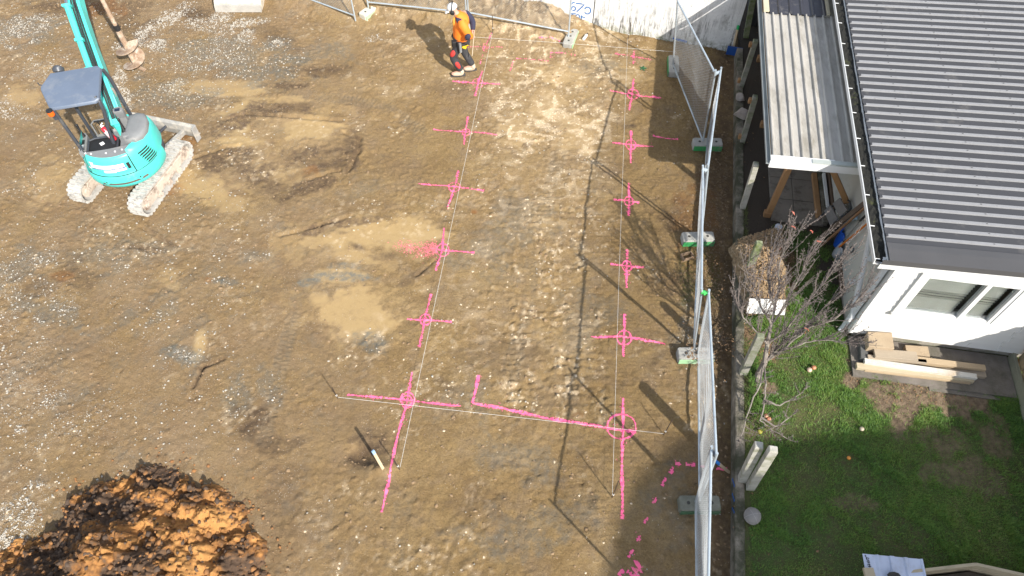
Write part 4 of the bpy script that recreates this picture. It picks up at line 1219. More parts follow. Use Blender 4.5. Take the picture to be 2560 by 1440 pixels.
# right-hand run, far to near
F = [G(1682, 172), G(1766, 367), G(1745, 602), G(1735, 889), G(1737, 1264)]
def top(u, v, base): 
    # post top: at pixel (u, v), keeping the post's length about 2 m
    z = ztop(base, v); return P(u, v, z)
T0 = P(1694, 2, 2.0); T1 = P(1788, 182, 2.0); T1b = P(1802, 176, 2.0)
T2 = P(1770, 418, 2.0); T2b = P(1757, 421, 2.0)
T3 = P(1754, 727, 2.0); T3b = P(1772, 731, 2.0); T4 = P(1791, 1138, 2.0); T4b = P(1778, 1122, 2.0)
F2b = F[2] + Vector((.05, .03, 0)); 
panel(F[0], F[1] + Vector((-.08, .04, 0)), T0, T1, 'mesh fence panel angled in front of the white block wall end', mid=False)
panel(F[1], F[2] + Vector((.06, .02, 0)), T1b, T2, 'mesh fence panel between the shaded green-edged foot and the next clamp')
panel(F[2], F[3] + Vector((0, .05, 0)), T2b, T3, 'mesh fence panel above the mossy strip opposite the leaf heap')
panel(F[3] + Vector((.06, -.02, 0)), F[4] + Vector((.06, .03, 0)), T3b, T4, 'mesh fence panel starting at the green clamp opposite the bare tree')
F5 = P(1742, 1640); T5 = P(1768, 1600, 2.0)
panel(F[4], F5, T4b, T5, 'mesh fence panel beside the ball and the old grey mossy block')
clamp((T1 + T1b) / 2 + Vector((0, 0, -.03)), T1b - T1, 'pale clamp at the fence top above the shaded block with dark green edge', m_galv)
clamp((T2 + T2b) / 2 + Vector((0, 0, -.05)), T2b - T2, 'pale clamp at the fence top opposite the brown carport post', m_galv)
clamp((T3 + T3b) / 2 + Vector((0, 0, -.03)), T3b - T3, 'bright green plastic clamp on the fence top', M('bright_green_clamp', (.08, .55, .12), (.06, .45, .10), 5, .5))
clamp((T4 + T4b) / 2 + Vector((0, 0, -.03)), T4b - T4, 'dark clamp on the fence top nearest the ball', M('dark_clamp', (.10, .11, .12), (.08, .08, .09), 5, .5))
foot(1682, 172, 84, 'pale foot block with vivid green edge nearest the white block wall', side=1)
foot(1766, 367, -1, 'shaded foot block with dark green edge beside the pink dash')
foot(1742, 603, 1.5, 'muddy foot block with bright green edge beside the mossy strip')
foot(1736, 893, 0, 'pale sunlit foot block with faint green edge, level with the tree fork', green=m_lgreen)
foot(1745, 1265, 0, 'old grey mossy foot block in the shade beside the pink dashes', top=M('mossy_foot', (.20, .20, .16), (.13, .13, .10), 9, .95, bump=.6, dirt=(.10, .12, .06), dirt_amt=.4), green=M('dull_green_edge', (.06, .14, .07), (.05, .10, .05), 5, .8))
# run along the back of the site
def up(p, h=2.0, lean=Vector((0, 0, 0))): return p + Vector((0, 0, h)) + lean
fA0, fA1 = P(700, -18), G(889, 52)
fB0, fB1 = G(921, 18), G(1166, 44)
fC1 = G(1421, 92)
panel(fA0, fA1, up(fA0), up(fA1, 2.0, Vector((-.02, .05, 0))), 'mesh fence panel ending loose on the dirt beside the digger bucket', pitch=.06)
panel(fB0, fB1, up(fB0), up(fB1), 'mesh fence panel right behind the person in orange', pitch=.06)
panel(fB1 + Vector((.05, 0, 0)), fC1, up(fB1 + Vector((.05, 0, 0))), up(fC1), 'mesh fence panel in front of the blue sprayed figures', pitch=.06)
foot(925, 20, 55, 'cream foot block with pale green paint beside the loose panel end', green=m_lgreen, top=M('cream_block', (.60, .57, .48), (.48, .46, .38), 6, .9, bump=.4, dirt=(.36, .60, .34), dirt_amt=.35, dscale=5))
foot(1172, 40, 60, 'foot block with green paint hidden behind the person in orange', green=m_lgreen)
foot(1426, 96, 72, 'grey foot block with pale green side below the blue sprayed figures', green=m_lgreen, side=-1)
# ------------------------------------------------------------------ teal mini excavator
m_teal = M('teal_machine_paint', (0.080, 0.600, 0.540), (0.070, 0.540, 0.480), 3, 0.38, dirt=(0.20, 0.52, 0.43), dirt_amt=.10, dscale=4)
m_mud = M('dusty_rubber', (0.50, 0.48, 0.44), (0.37, 0.355, 0.325), 9, 0.95, bump=.4, dirt=(0.17, 0.155, 0.14), dirt_amt=.3, dscale=9)
m_mudst = M('muddy_steel', (0.58, 0.50, 0.42), (0.44, 0.37, 0.30), 6, 0.9, bump=.5, bscale=30, dirt=(0.15, 0.10, 0.075), dirt_amt=.4, dscale=5)
m_blade = M('scraped_blade_steel', (0.42, 0.41, 0.39), (0.30, 0.29, 0.27), 6, 0.6, metal=.2, dirt=(0.62, 0.56, 0.47), dirt_amt=.5, dscale=5)
m_grey = M('machine_grey_plastic', (0.23, 0.235, 0.235), (0.19, 0.195, 0.195), 5, .6, dirt=(0.34, 0.31, 0.27), dirt_amt=.25)
m_dgrey = M('dark_frame_paint', (0.055, 0.062, 0.075), (0.045, 0.050, 0.060), 4, .42, dirt=(0.16, 0.15, 0.13), dirt_amt=.15)
m_canopy = M('blue_grey_canopy', (0.140, 0.175, 0.235), (0.112, 0.142, 0.195), 2.5, .45, dirt=(0.20, 0.22, 0.25), dirt_amt=.3, dscale=3)
m_black = M('black_rubber', (0.012, 0.012, 0.013), (0.020, 0.020, 0.021), 6, .6)
m_sticker = M('white_sticker', (0.80, 0.80, 0.80), (0.77, 0.77, 0.78), 3, .4)
m_bluest = M('blue_sticker', (0.020, 0.045, 0.30), (0.018, 0.04, 0.28), 3, .4)
ex = thing('excavator', 'teal mini excavator with dark canopy and rubber tracks standing on the muddy site', 'excavator', (-7.395, 10.06, 0.0), math.radians(15))
UR = Matrix.Rotation(math.radians(-30), 3, 'Z')
UO = Vector((-.07, -.11, 0.0))
def up_(x, y, z): return UR @ (Vector((x, y, z)) + UO)
# tracks
def track(cx):
    r = .215; hl = .70; w = .28; zc = .225
    loop = []
    n = 12
    for k in range(n + 1):
        a = -math.pi / 2 + math.pi * k / n; loop.append((hl + r * math.cos(a), zc + r * math.sin(a)))
    for f in (.75, .5, .25): loop.append((-hl + 2 * hl * f, zc + r - .015 * math.sin(math.pi * f)))
    for k in range(n + 1):
        a = math.pi / 2 + math.pi * k / n; loop.append((-hl + r * math.cos(a), zc + r * math.sin(a)))
    for f in (.25, .5, .75): loop.append((-hl + 2 * hl * f, zc - r))
    mb = MB()
    N_ = len(loop); th = .028
    def nrm(i):
        a, b = loop[i - 1], loop[(i + 1) % N_]; d = Vector((b[0] - a[0], b[1] - a[1])).normalized(); return Vector((d.y, -d.x))
    ro, ri = [], []
    for i, (y, z) in enumerate(loop):
        nn = nrm(i)
        ro.append((y, z)); ri.append((y - nn.x * th, z - nn.y * th))
    vs = []
    for (y, z), (yi, zi) in zip(ro, ri):
        vs += [up_(cx - w / 2, y, z), up_(cx + w / 2, y, z), up_(cx + w / 2, yi, zi), up_(cx - w / 2, yi, zi)]
    fs = []
    for i in range(N_):
        j = (i + 1) % N_
        for k in range(4): fs.append((i * 4 + k, i * 4 + (k + 1) % 4, j * 4 + (k + 1) % 4, j * 4 + k))
    mb.add(vs, fs)
    # tread lugs, staggered left and right
    per = [0]
    for i in range(N_): per.append(per[-1] + (Vector(loop[(i + 1) % N_]) - Vector(loop[i])).length)
    tot = per[-1]; cnt = 44
    for k in range(cnt):
        for sd_ in (-1, 1):
            s = (k + (.5 if sd_ > 0 else 0)) / cnt * tot
            i = max(q for q in range(N_) if per[q] <= s); f = (s - per[i]) / (per[i + 1] - per[i])
            a, b = Vector(loop[i]), Vector(loop[(i + 1) % N_]); p = a.lerp(b, f); d = (b - a).normalized(); nn = Vector((d.y, -d.x))
            Rl = Matrix((Vector((1, 0, 0)), Vector((0, d.x, d.y)), Vector((0, nn.x, nn.y)))).transposed()
            ctr = Vector((cx + sd_ * .072, p.x + nn.x * .012, p.y + nn.y * .012))
            mb.box(up_(*ctr), (.125, .036, .034), UR @ Rl)
            mb.box(up_(cx + sd_ * .128, p.x + nn.x * .010, p.y + nn.y * .010), (.03, .055, .028), UR @ Rl)
    o = mb.build('track', m_mud, ex)
    sgn = 1 if cx > 0 else -1
    fr = MB()
    fr.loft([[up_(cx + x, y, z) for y, z in ((-.66, .13), (.62, .13), (.70, .20), (.62, .31), (-.60, .35), (-.72, .24))] for x in (-.10, .125)])
    fr.build('track_frame', m_mudst, o, bevel=.01)
    for y, rr, nm_ in ((-hl, .125, 'sprocket'), (hl, .14, 'idler')):
        q = MB(); q.cyl(up_(cx - .09, y, zc), up_(cx + .11, y, zc), rr, 20); q.cyl(up_(cx + .11, y, zc), up_(cx + .145, y, zc), rr * .62, 16); q.cyl(up_(cx + .145, y, zc), up_(cx + .152, y, zc), .03, 8)
        q.build(nm_, m_mudst, o, bevel=.006)
    for y in (-.32, .02, .36):
        q = MB(); q.cyl(up_(cx - .11, y, .085), up_(cx + .13, y, .085), .062, 14); q.build('roller', m_mudst, o)
track(.65); track(-.65)
uc = MB()
uc.box(up_(0, 0, .30), (1.1, .42, .17), UR); uc.box(up_(0, .1, .36), (.7, .75, .12), UR); uc.cyl(up_(.07, .11, .38), up_(.07, .11, .52), .33, 26)
uc.build('undercarriage', m_mudst, ex, bevel=.015)
# dozer blade with two push arms
bl_ = MB()
sec_ = [(1.34, .02), (1.365, .00), (1.33, .12), (1.325, .22), (1.35, .33), (1.375, .365), (1.35, .37), (1.30, .33), (1.275, .22), (1.285, .10)]
bl_.loft([[up_(x, y + .02 * abs(x) * 0, z) for y, z in sec_] for x in (-.80, -.78, 0, .66, .68)])
for x in (-.79, .67): bl_.box(up_(x, 1.29, .19), (.025, .15, .36), UR)
blo = bl_.build('dozer_blade', m_blade, ex, bevel=.006)
for x in (-.30, .30):
    q = MB(); q.loft([[up_(x + dx, .40, .26 + dz) for dx, dz in ((-.045, -.06), (.045, -.06), (.045, .06), (-.045, .06))], [up_(x * 1.25 + dx, 1.29, .17 + dz) for dx, dz in ((-.04, -.05), (.04, -.05), (.04, .05), (-.04, .05))]])
    q.build('push_arm', m_blade, blo, bevel=.008)
q = MB(); q.cyl(up_(0, .5, .33), up_(0, 1.0, .28), .055, 12); q.cyl(up_(0, 1.0, .28), up_(0, 1.28, .24), .028, 10); q.build('blade_ram', m_dgrey, blo, smooth=True)
# house of the machine: shell surfaces round the tail
ARC = [(-.735, .36), (-.755, .10), (-.755, -.15), (-.72, -.36), (-.63, -.54), (-.48, -.68), (-.28, -.775), (-.05, -.81), (.17, -.775), (.36, -.675), (.51, -.53), (.615, -.35), (.67, -.14), (.675, .08), (.635, .28), (.52, .42)]
def arc_pt(t):
    x = t * (len(ARC) - 1); i = min(int(x), len(ARC) - 2); f = x - i
    p = [Vector(ARC[max(min(i + k, len(ARC) - 1), 0)]) for k in (-1, 0, 1, 2)]
    return 0.5 * ((2 * p[1]) + (p[2] - p[0]) * f + (2 * p[0] - 5 * p[1] + 4 * p[2] - p[3]) * f * f + (3 * p[1] - p[0] - 3 * p[2] + p[3]) * f ** 3)
PROF = [(.46, .90), (.50, .955), (.58, .995), (.70, 1.0), (.78, .975), (.80, .955), (.805, .945), (.90, .945), (1.02, .935), (1.12, .905), (1.165, .875), (1.18, .845)]
PROFR = [(.46, .90), (.50, .955), (.58, .99), (.70, .995), (.78, .975), (.80, .965), (.90, .965), (1.02, .945), (1.12, .925), (1.20, .88), (1.235, .82), (1.245, .74)]
CTR = Vector((-.03, .02))
def rad(z, t):
    q = PROFR if t > .55 else PROF
    for (a, ra), (b, rb) in zip(q[:-1], q[1:]):
        if z <= b: return ra + (rb - ra) * max(0, (z - a)) / (b - a)
    return q[-1][1]
def SPt(t, z, off=0.0):
    a = arc_pt(t); d = (a - CTR); s = rad(z, t)
    if t > .55 and t < .60: s = rad(z, .5) + (rad(z, .9) - rad(z, .5)) * (t - .55) / .05
    n = d.normalized()
    p = CTR + d * s + n * off
    return Vector((p.x, p.y, z))
def shell(name, t0, t1, zs, mat, off=0.0, n=36, parent=ex, close=None, lid=None, smooth=True):
    mb = MB(); rows = []
    for z in zs:
        rows.append([SPt(t0 + (t1 - t0) * k / n, z, off) for k in range(n + 1)])
    mb.loft(rows, cap=False, closed=False)
    if lid is not None:
        top_ = rows[-1]; c = [Vector((p.x * lid[0] + lid[1], max(p.y, lid[2]) if False else p.y * lid[0] + lid[2], top_[0].z + .004)) for p in top_]
        mb.loft([top_, c], cap=False, closed=False)
    return mb.build(name, mat, parent, smooth=smooth, sharp=55)
zs_all = [.46, .50, .54, .58, .64, .70, .74, .78]
cw = shell('counterweight', .20, .80, zs_all + [.795], m_teal)
zs_h = [.785, .80, .86, .92, .98, 1.04, 1.10, 1.14, 1.165, 1.18]
shell('left_side_cover', .02, .275, [.46, .5, .58, .66, .74, .82, .90, .98, 1.06, 1.12], m_teal, off=-.004)
hood = shell('engine_hood', .28, .552, zs_h, m_teal, off=.0)
zr = [.785, .84, .90, .96, 1.02, 1.08, 1.13, 1.17, 1.20, 1.22, 1.235, 1.245]
sidec = shell('right_side_cover', .556, .985, zr, m_teal, off=.0)
dk = MB()
dk.loft([[Vector((x, y, z)) for x, y in [(-.70, .50), (-.70, -.2), (-.55, -.5), (-.1, -.68), (.35, -.52), (.58, -.2), (.60, .25), (.42, .55), (-.1, .62)]] for z in (.44, .62)])
dk.build('deck', m_dgrey, ex, bevel=.01)
hi = MB()      # closed core under the shells
hi.loft([[Vector((x, y, z)) for x, y in [(-.62, -.44), (-.54, -.52), (-.35, -.62), (-.05, -.68), (.25, -.60), (.42, -.44), (.54, -.26), (.58, .0), (.55, .25), (.30, .30), (.24, -.44)]] for z in (.60, 1.09)])
hi.build('engine_bay', m_black, ex)
# ledge behind the seat and the grey filler cap cover
lg = MB()
led = [SPt(.22 + (.60 - .22) * k / 16, 1.178, -.002) for k in range(17)]
inn_ = [Vector((-.64 + .90 * k / 16, -.42 - .03 * math.sin(math.pi * k / 16), 1.185)) for k in range(17)]
lg.loft([[p + Vector((0, 0, -.05)) for p in led], led, [p + Vector((0, 0, .012)) for p in led], inn_, [p + Vector((0, 0, -.30)) for p in inn_]], cap=False, closed=False)
lg.build('seat_ledge', m_grey, ex)
bo = MB()
for x, y in ((-.52, -.47), (-.42, -.51), (-.16, -.56), (.0, -.56), (.12, -.54)): bo.cyl((x, y, 1.185), (x, y, 1.20), .016, 8)
bo.build('bolt', m_sticker, ex, kind='stuff')
cp = MB()
ctr_ = [(.20, -.18), (.22, -.42), (.38, -.47), (.50, -.38), (.585, -.20), (.60, .05), (.55, .22), (.42, .29), (.26, .25)]
def sc_(p, s): return Vector((.40 + (p[0] - .40) * s, -.08 + (p[1] + .08) * s, 0))
cp.loft([[sc_(p, s) + Vector((0, 0, z)) for p in ctr_] for s, z in ((.98, 1.20), (1.0, 1.25), (.96, 1.30), (.80, 1.325), (.45, 1.335))])
cp.build('filler_cover', m_grey, ex, smooth=True, sharp=50)
# dark panel seams, louvres, decals laid on the shell
def patch(t0, t1, z0, z1, off, mat, name=None, parent=ex, n=8, skew=0.0, mb=None):
    own = mb is None
    mb = mb or MB()
    mb.loft([[SPt(t0 + (t1 - t0) * k / n + skew * f, z0 + (z1 - z0) * f, off) for k in range(n + 1)] for f in np.linspace(0, 1, 7)], cap=False, closed=False)
    if own: return mb.build(name, mat, parent)
    return mb
m_seam2 = M('dark_gap', (.012, .03, .028), (.01, .02, .02), 4, .8)
sm = MB()
patch(.276, .2805, .79, 1.175, .003, None, mb=sm, n=2); patch(.551, .5575, .79, 1.175, .005, None, mb=sm, n=2); patch(.24, .72, .785, .797, .0035, None, mb=sm, n=40)
sm.build('panel_seam', m_seam2, ex)
for k in range(6):
    t = .605 + k * .006; z = 1.105 - k * .052
    patch(t, t + .085, z - .030, z, .004, m_black, 'vent_slot', sidec, n=6, skew=.012)
patch(0.3122, 0.5091, .965, 1.045, .004, m_sticker, 'sticker', hood, 20)
patch(0.3194, 0.5091, .945, .966, .0048, m_bluest, 'sticker_stripe', hood, 20)
patch(0.3874, 0.4518, .875, .935, .004, m_sticker, 'sticker', hood)
patch(0.4482, 0.5126, .895, .945, .0042, m_sticker, 'sticker', hood)
patch(0.3051, 0.3373, 1.055, 1.085, .004, M('red_white_sticker', (.75, .62, .60), (.72, .45, .42), 30, .5), 'sticker', hood)
patch(0.5219, 0.5398, .90, 1.035, .004, m_black, 'hood_latch', hood, 4)
patch(.345, .60, .595, .635, .003, M('rusty_gap', (.16, .10, .085), (.10, .065, .055), 8, .9), 'bumper_slot', cw, 24)
patch(0.2836, 0.3086, .92, .96, .004, m_sticker, 'sticker', hood)
patch(.12, .23, .84, .90, .001, M('faded_decal', (.30, .60, .52), (.12, .52, .44), 40, .5), 'faded_decal', ex)
for t in (.375, .555):
    q = MB(); c = SPt(t, .655, 0); nrm_ = (Vector((c.x, c.y, 0)) - Vector((CTR.x, CTR.y, 0))).normalized()
    q.cyl(c - nrm_ * .02, c + nrm_ * .012, .045, 18); q.build('lifting_eye', m_teal, cw, bevel=.006)
    q = MB(); q.cyl(c + nrm_ * .010 + Vector((0, 0, .012)), c + nrm_ * .0135 + Vector((0, 0, .012)), .016, 10); q.build('eye_hole', m_black, cw)
q = MB(); c = SPt(.33, .54, .002); q.ball(c, .018, 10, 6); q.build('drain_hole', m_black, cw)
# sticker lettering bent on to the hood
fc_ = bpy.data.curves.new('lettering', 'FONT'); fc_.body = 'Providing Security & Safety'; fc_.size = 1
to = bpy.data.objects.new('lettering', fc_); COL.objects.link(to)
dg = bpy.context.evaluated_depsgraph_get()
tm = to.evaluated_get(dg).to_mesh()
xs_ = [v.co.x for v in tm.vertices]; x0_, x1_ = min(xs_), max(xs_)
lt = MB().add([SPt(.345 + .14 * (v.co.x - x0_) / (x1_ - x0_), .949 + .016 * v.co.y, .0056) for v in tm.vertices], [tuple(p.vertices) for p in tm.polygons])
to.to_mesh_clear() if False else None
bpy.data.objects.remove(to)
lt.build('lettering', m_sticker, hood)
# cab floor, seat, consoles
fl_ = MB(); fl_.bx(-.68, .22, -.25, .62, .62, .68); fl_.build('floor_plate', m_grey, ex, bevel=.006)
st_ = MB()
st_.loft([[Vector((x, y, z)) for x, y in [(-.60, .14), (-.60, -.40), (-.06, -.42), (-.06, .08), (-.14, .16), (-.5, .17)]] for z in (.66, .95)])
st_.build('seat_box', m_black, ex, bevel=.02)
rim = MB(); rim.tube([(-.60, -.24, .965), (-.60, .12, .965), (-.5, .165, .965), (-.16, .155, .965), (-.07, .07, .965), (-.07, -.24, .965)], .018, 6); rim.build('seat_rim', m_dgrey, ex, smooth=True)
lb = MB(); lb.box((-.36, .0, .955), (.075, .085, .004), Matrix.Rotation(.5, 3, 'Z')); lb.build('label_tag', m_sticker, ex)
cs_ = MB()
cs_.loft([[Vector((x, y, z)) for x, y in [(-.74, -.22), (-.62, -.22), (-.62, .26), (-.66, .34), (-.72, .34), (-.75, .26)]] for z in (.66, 1.0)])
cs_.box((-.685, -.12, 1.02), (.10, .12, .05))
lc = cs_.build('left_console', m_grey, ex, bevel=.015)
q = MB(); q.bx(-.715, -.655, .02, .13, .998, 1.006); q.build('console_tray', m_black, lc)
q = MB(); q.bx(-.72, -.65, -.16, -.06, 1.045, 1.05); q.build('white_cap', m_sticker, lc)
q = MB(); q.tube([(-.69, .24, .98), (-.69, .25, 1.06), (-.695, .27, 1.14), (-.70, .285, 1.24)], [.05, .03, .018, .024], 10); q.ball((-.70, .285, 1.24), .028, 10, 6); q.build('joystick', m_black, ex, smooth=True)
rcs = MB()
rcs.loft([[Vector((x, y, z)) for x, y in [(-.02, -.2), (.16, -.2), (.16, .30), (.06, .40), (-.02, .30)]] for z in (.66, .98)])
rcs.build('right_console', m_grey, ex, bevel=.02)
q = MB(); q.tube([(.05, .20, .98), (.05, .22, 1.06), (.045, .25, 1.14), (.04, .265, 1.22)], [.05, .03, .018, .024], 10); q.ball((.04, .265, 1.22), .028, 10, 6); q.build('joystick', m_black, ex, smooth=True)
mo = MB()
mo.loft([[Vector((.085 + x * s, .36 + y * s + dy, z)) for x, y in [(-.085, -.05), (.085, -.05), (.095, .03), (.05, .09), (-.05, .09), (-.095, .03)]] for s, z, dy in ((.7, .95, .03), (.8, 1.18, .03), (1.0, 1.33, 0), (.95, 1.39, -.01))])
moo = mo.build('monitor_pod', m_grey, ex, bevel=.02)
q = MB(); q.box((.085, .335, 1.395), (.09, .07, .012)); q.build('screen', M('dark_screen', (.02, .03, .06), (.015, .02, .045), 3, .15), moo)
for x in (-.40, -.28):
    q = MB(); q.tube([(x, .48, .68), (x, .50, .95), (x - .01, .47, 1.10)], .011, 8); q.box((x - .015, .465, 1.11), (.105, .035, .02)); q.build('travel_lever', m_black, ex)
q = MB(); q.tube([(-.58, .56, .68), (-.58, .57, .98), (-.50, .575, 1.05), (.05, .575, 1.05), (.12, .57, 1.0), (.12, .56, .68)], .016, 8); q.build('front_guard_rail', m_grey, ex, smooth=True)
q = MB(); q.box((.24, -.30, 1.26), (.13, .13, .14)); q.build('air_intake_box', m_grey, ex, bevel=.02)
# canopy on four posts
for pts_ in ([(-.60, -.33, 1.17), (-.62, -.335, 2.10), (-.60, -.30, 2.19)], [(-.04, -.30, 1.17), (.02, -.32, 1.55), (.135, -.36, 1.95), (.145, -.34, 2.14), (.10, -.27, 2.20)],
             [(-.58, .40, .66), (-.575, .40, 2.05), (-.55, .36, 2.19)], [(.20, .52, .66), (.19, .545, 1.95), (.16, .53, 2.14), (.10, .45, 2.20)]):
    q = MB(); q.tube(pts_, .032, 10); q.build('canopy_post', m_dgrey, ex, smooth=True)
cn = MB()
can = [(-.70, .55), (-.83, .20), (-.82, .12), (-.66, -.34), (-.60, -.375), (.10, -.375), (.16, -.32), (.165, .48), (.11, .555)]
def csc(p, s): return Vector((-.33 + (p[0] + .33) * s, .09 + (p[1] - .09) * s, 0))
def ctop(p, s, z):
    q = csc(p, s); e = max(0, -(q.y + .05)) * .22
    return q + Vector((0, 0, z - e * .55))
cn.loft([[ctop(p, s, z) for p in can] for s, z in ((.97, 2.165), (1.0, 2.18), (1.0, 2.215), (.975, 2.235), (.6, 2.25), (.2, 2.255))])
cno = cn.build('canopy_roof', m_canopy, ex, smooth=True, sharp=35)
q = MB(); q.cyl((-.60, .72, 2.20), (-.60, .68, 2.15), .095, 22); q.ball((-.60, .70, 2.18), .095, 20, 8, (1, .5, .9)); q.tube([(-.60, .62, 2.12), (-.58, .52, 2.17)], .010, 6); q.build('mirror', m_dgrey, ex, smooth=True, sharp=35)
q = MB(); q.tube([(-.82, .30, 2.19), (-.87, .31, 2.20), (-.875, .31, 2.25)], .010, 6); q.build('hook', m_dgrey, ex)
q = MB(); q.tube([(-.62, -.335, 1.95), (-.66, -.38, 2.02), (-.66, -.40, 2.08)], .024, 8); q.box((-.645, -.355, 1.98), (.07, .06, .07)); q.build('beacon_bracket', m_dgrey, ex)
q = MB(); q.tube([(-.66, -.40, 2.075), (-.66, -.40, 2.10), (-.66, -.40, 2.16)], [.05, .055, .052], 16); bcn = q.build('beacon', M('orange_beacon', (.75, .13, .015), (.65, .10, .01), 4, .2), ex, smooth=True, sharp=40)
q = MB(); q.tube([(-.66, -.40, 2.16), (-.66, -.40, 2.185), (-.66, -.40, 2.195)], [.054, .052, .03], 16); q.build('beacon_cap', m_black, bcn, smooth=True, sharp=40)
# boom, arm, rams
BX0, BX1 = -.10, -.30
def bx_at(y): return BX0 + (BX1 - BX0) * min(max((y - .6) / 1.5, 0), 1) + .10 * min(max((y - 2.2) / 1.2, 0), 1)
topE = [(.48, .95), (.80, 1.38), (1.20, 1.72), (1.75, 2.12), (2.20, 2.47), (2.62, 2.86), (2.74, 2.90)]
botE = [(.62, .70), (.98, 1.08), (1.38, 1.38), (1.85, 1.75), (2.28, 2.14), (2.72, 2.62), (2.80, 2.76)]
hw = [.13, .125, .115, .105, .10, .09, .085]
bm2 = MB()
bm2.loft([[Vector((bx_at(a[0]) - w, a[0], a[1])), Vector((bx_at(a[0]) + w, a[0], a[1])), Vector((bx_at(b[0]) + w, b[0], b[1])), Vector((bx_at(b[0]) - w, b[0], b[1]))] for a, b, w in zip(topE, botE, hw)])
boom = bm2.build('boom', m_teal, ex, bevel=.012)
q = MB(); q.box((-.05, .62, .72), (.26, .30, .42)); q.cyl((-.05, .66, .50), (-.05, .66, .98), .10, 16); q.build('swing_post', m_teal, ex, bevel=.02)
# guard channel on the boom: bright side rails with hoses lying between
for dx in (-.085, .075): MB().tube([Vector((bx_at(y) + dx, y, z + .035)) for y, z in topE[:6]], .022, 6).build('boom_rail', m_teal, boom)
for dx in (-.035, .0, .035):
    q = MB(); q.tube([Vector((bx_at(y) + dx, y, z + .022 + .012 * math.sin(5 * y + dx * 60))) for y, z in [(.50, 1.05)] + topE[1:6]], .016, 8); q.build('hydraulic_hose', m_black, boom, smooth=True)
q = MB(); q.cyl((bx_at(1.15) - .085, 1.10, 1.78), (bx_at(2.1) - .085, 2.08, 2.55), .055, 14); am = q.build('arm_ram', m_teal, boom, smooth=True)
q = MB(); q.cyl((bx_at(2.1) - .085, 2.08, 2.55), (bx_at(2.8) - .07, 2.82, 3.06), .026, 10); q.build('ram_rod', M('chrome_rod', (.6, .6, .6), (.55, .55, .55), 3, .2, metal=1), am, smooth=True)
for y, z in ((1.12, 1.80), (1.55, 2.14), (2.06, 2.54)): MB().box((bx_at(y) - .085, y, z), (.15, .05, .12), Euler((.66, 0, 0)).to_matrix()).build('ram_clevis', m_teal, am, bevel=.006)
q = MB(); q.box((bx_at(1.0) + .128, .95, 1.33), (.008, .16, .20), Euler((.72, 0, 0)).to_matrix()); q.build('worn_plate', M('worn_white_plate', (.62, .60, .54), (.42, .28, .18), 9, .7), boom)
q = MB(); q.cyl((bx_at(.9) + .02, .75, .78), (bx_at(1.4), 1.42, 1.28), .05, 12); q.build('boom_ram', m_dgrey, boom, smooth=True)
ar = MB()
A0, A1 = Vector((-.30, 2.62, 3.10)), Vector((-.20, 3.42, 2.45))
ar.loft([[p + Vector((dx, .6 * dz, dz)) for dx, dz in ((-w, -h), (w, -h), (w, h), (-w, h))] for p, w, h in ((A0, .07, .10), (A0.lerp(A1, .25), .075, .14), (A1, .06, .07))])
ar.build('arm', m_teal, ex, bevel=.012)
# auger hanging from the arm
AX, AY = -.19, 3.47
m_rustst = M('rusty_muddy_steel', (0.44, 0.33, 0.23), (0.24, 0.14, 0.085), 7, .9, bump=.5, bscale=40, dirt=(0.60, 0.52, 0.42), dirt_amt=.45, dscale=5)
q = MB(); q.box((AX, AY, 2.40), (.16, .16, .18)); q.cyl((AX, AY, 2.32), (AX, AY, 1.95), .12, 20); au = q.build('auger_drive', m_dgrey, ex, bevel=.01)
q = MB(); q.cyl((AX, AY, 1.97), (AX, AY, 1.12), .043, 14); q.build('auger_shaft', m_rustst, au, smooth=True)
q = MB(); q.cyl((AX, AY, 1.13), (AX, AY, 1.00), .062, 14); q.cyl((AX - .085, AY, 1.07), (AX + .085, AY, 1.07), .014, 8); q.build('auger_coupling', m_black, au)
q = MB(); q.cyl((AX, AY, 1.01), (AX, AY, .06), .060, 14); q.cyl((AX, AY, .06), (AX, AY, -.02), .05, 10, .012); q.build('auger_stem', m_rustst, au, smooth=True, sharp=50)
hx = MB(); n_ = 44; ra_, rb_ = [], []
for k in range(n_ + 1):
    a = 2 * math.pi * 1.65 * k / n_ + 2.4; z = .06 + .62 * k / n_
    R0 = .27
    ra_.append([Vector((AX + .05 * math.cos(a), AY + .05 * math.sin(a), z + .010)), Vector((AX + R0 * math.cos(a), AY + R0 * math.sin(a), z + .008)), Vector((AX + R0 * math.cos(a), AY + R0 * math.sin(a), z - .010)), Vector((AX + .05 * math.cos(a), AY + .05 * math.sin(a), z - .010))])
hx.loft(ra_)
hx.build('auger_flight', m_rustst, au, smooth=True, sharp=40)
for k in (0, 1):
    a = 2.4 + k * math.pi; MB().beam((AX + .07 * math.cos(a), AY + .07 * math.sin(a), .04), (AX + .235 * math.cos(a), AY + .235 * math.sin(a), .035), .08, .022).build('cutting_tooth', m_rustst, au)
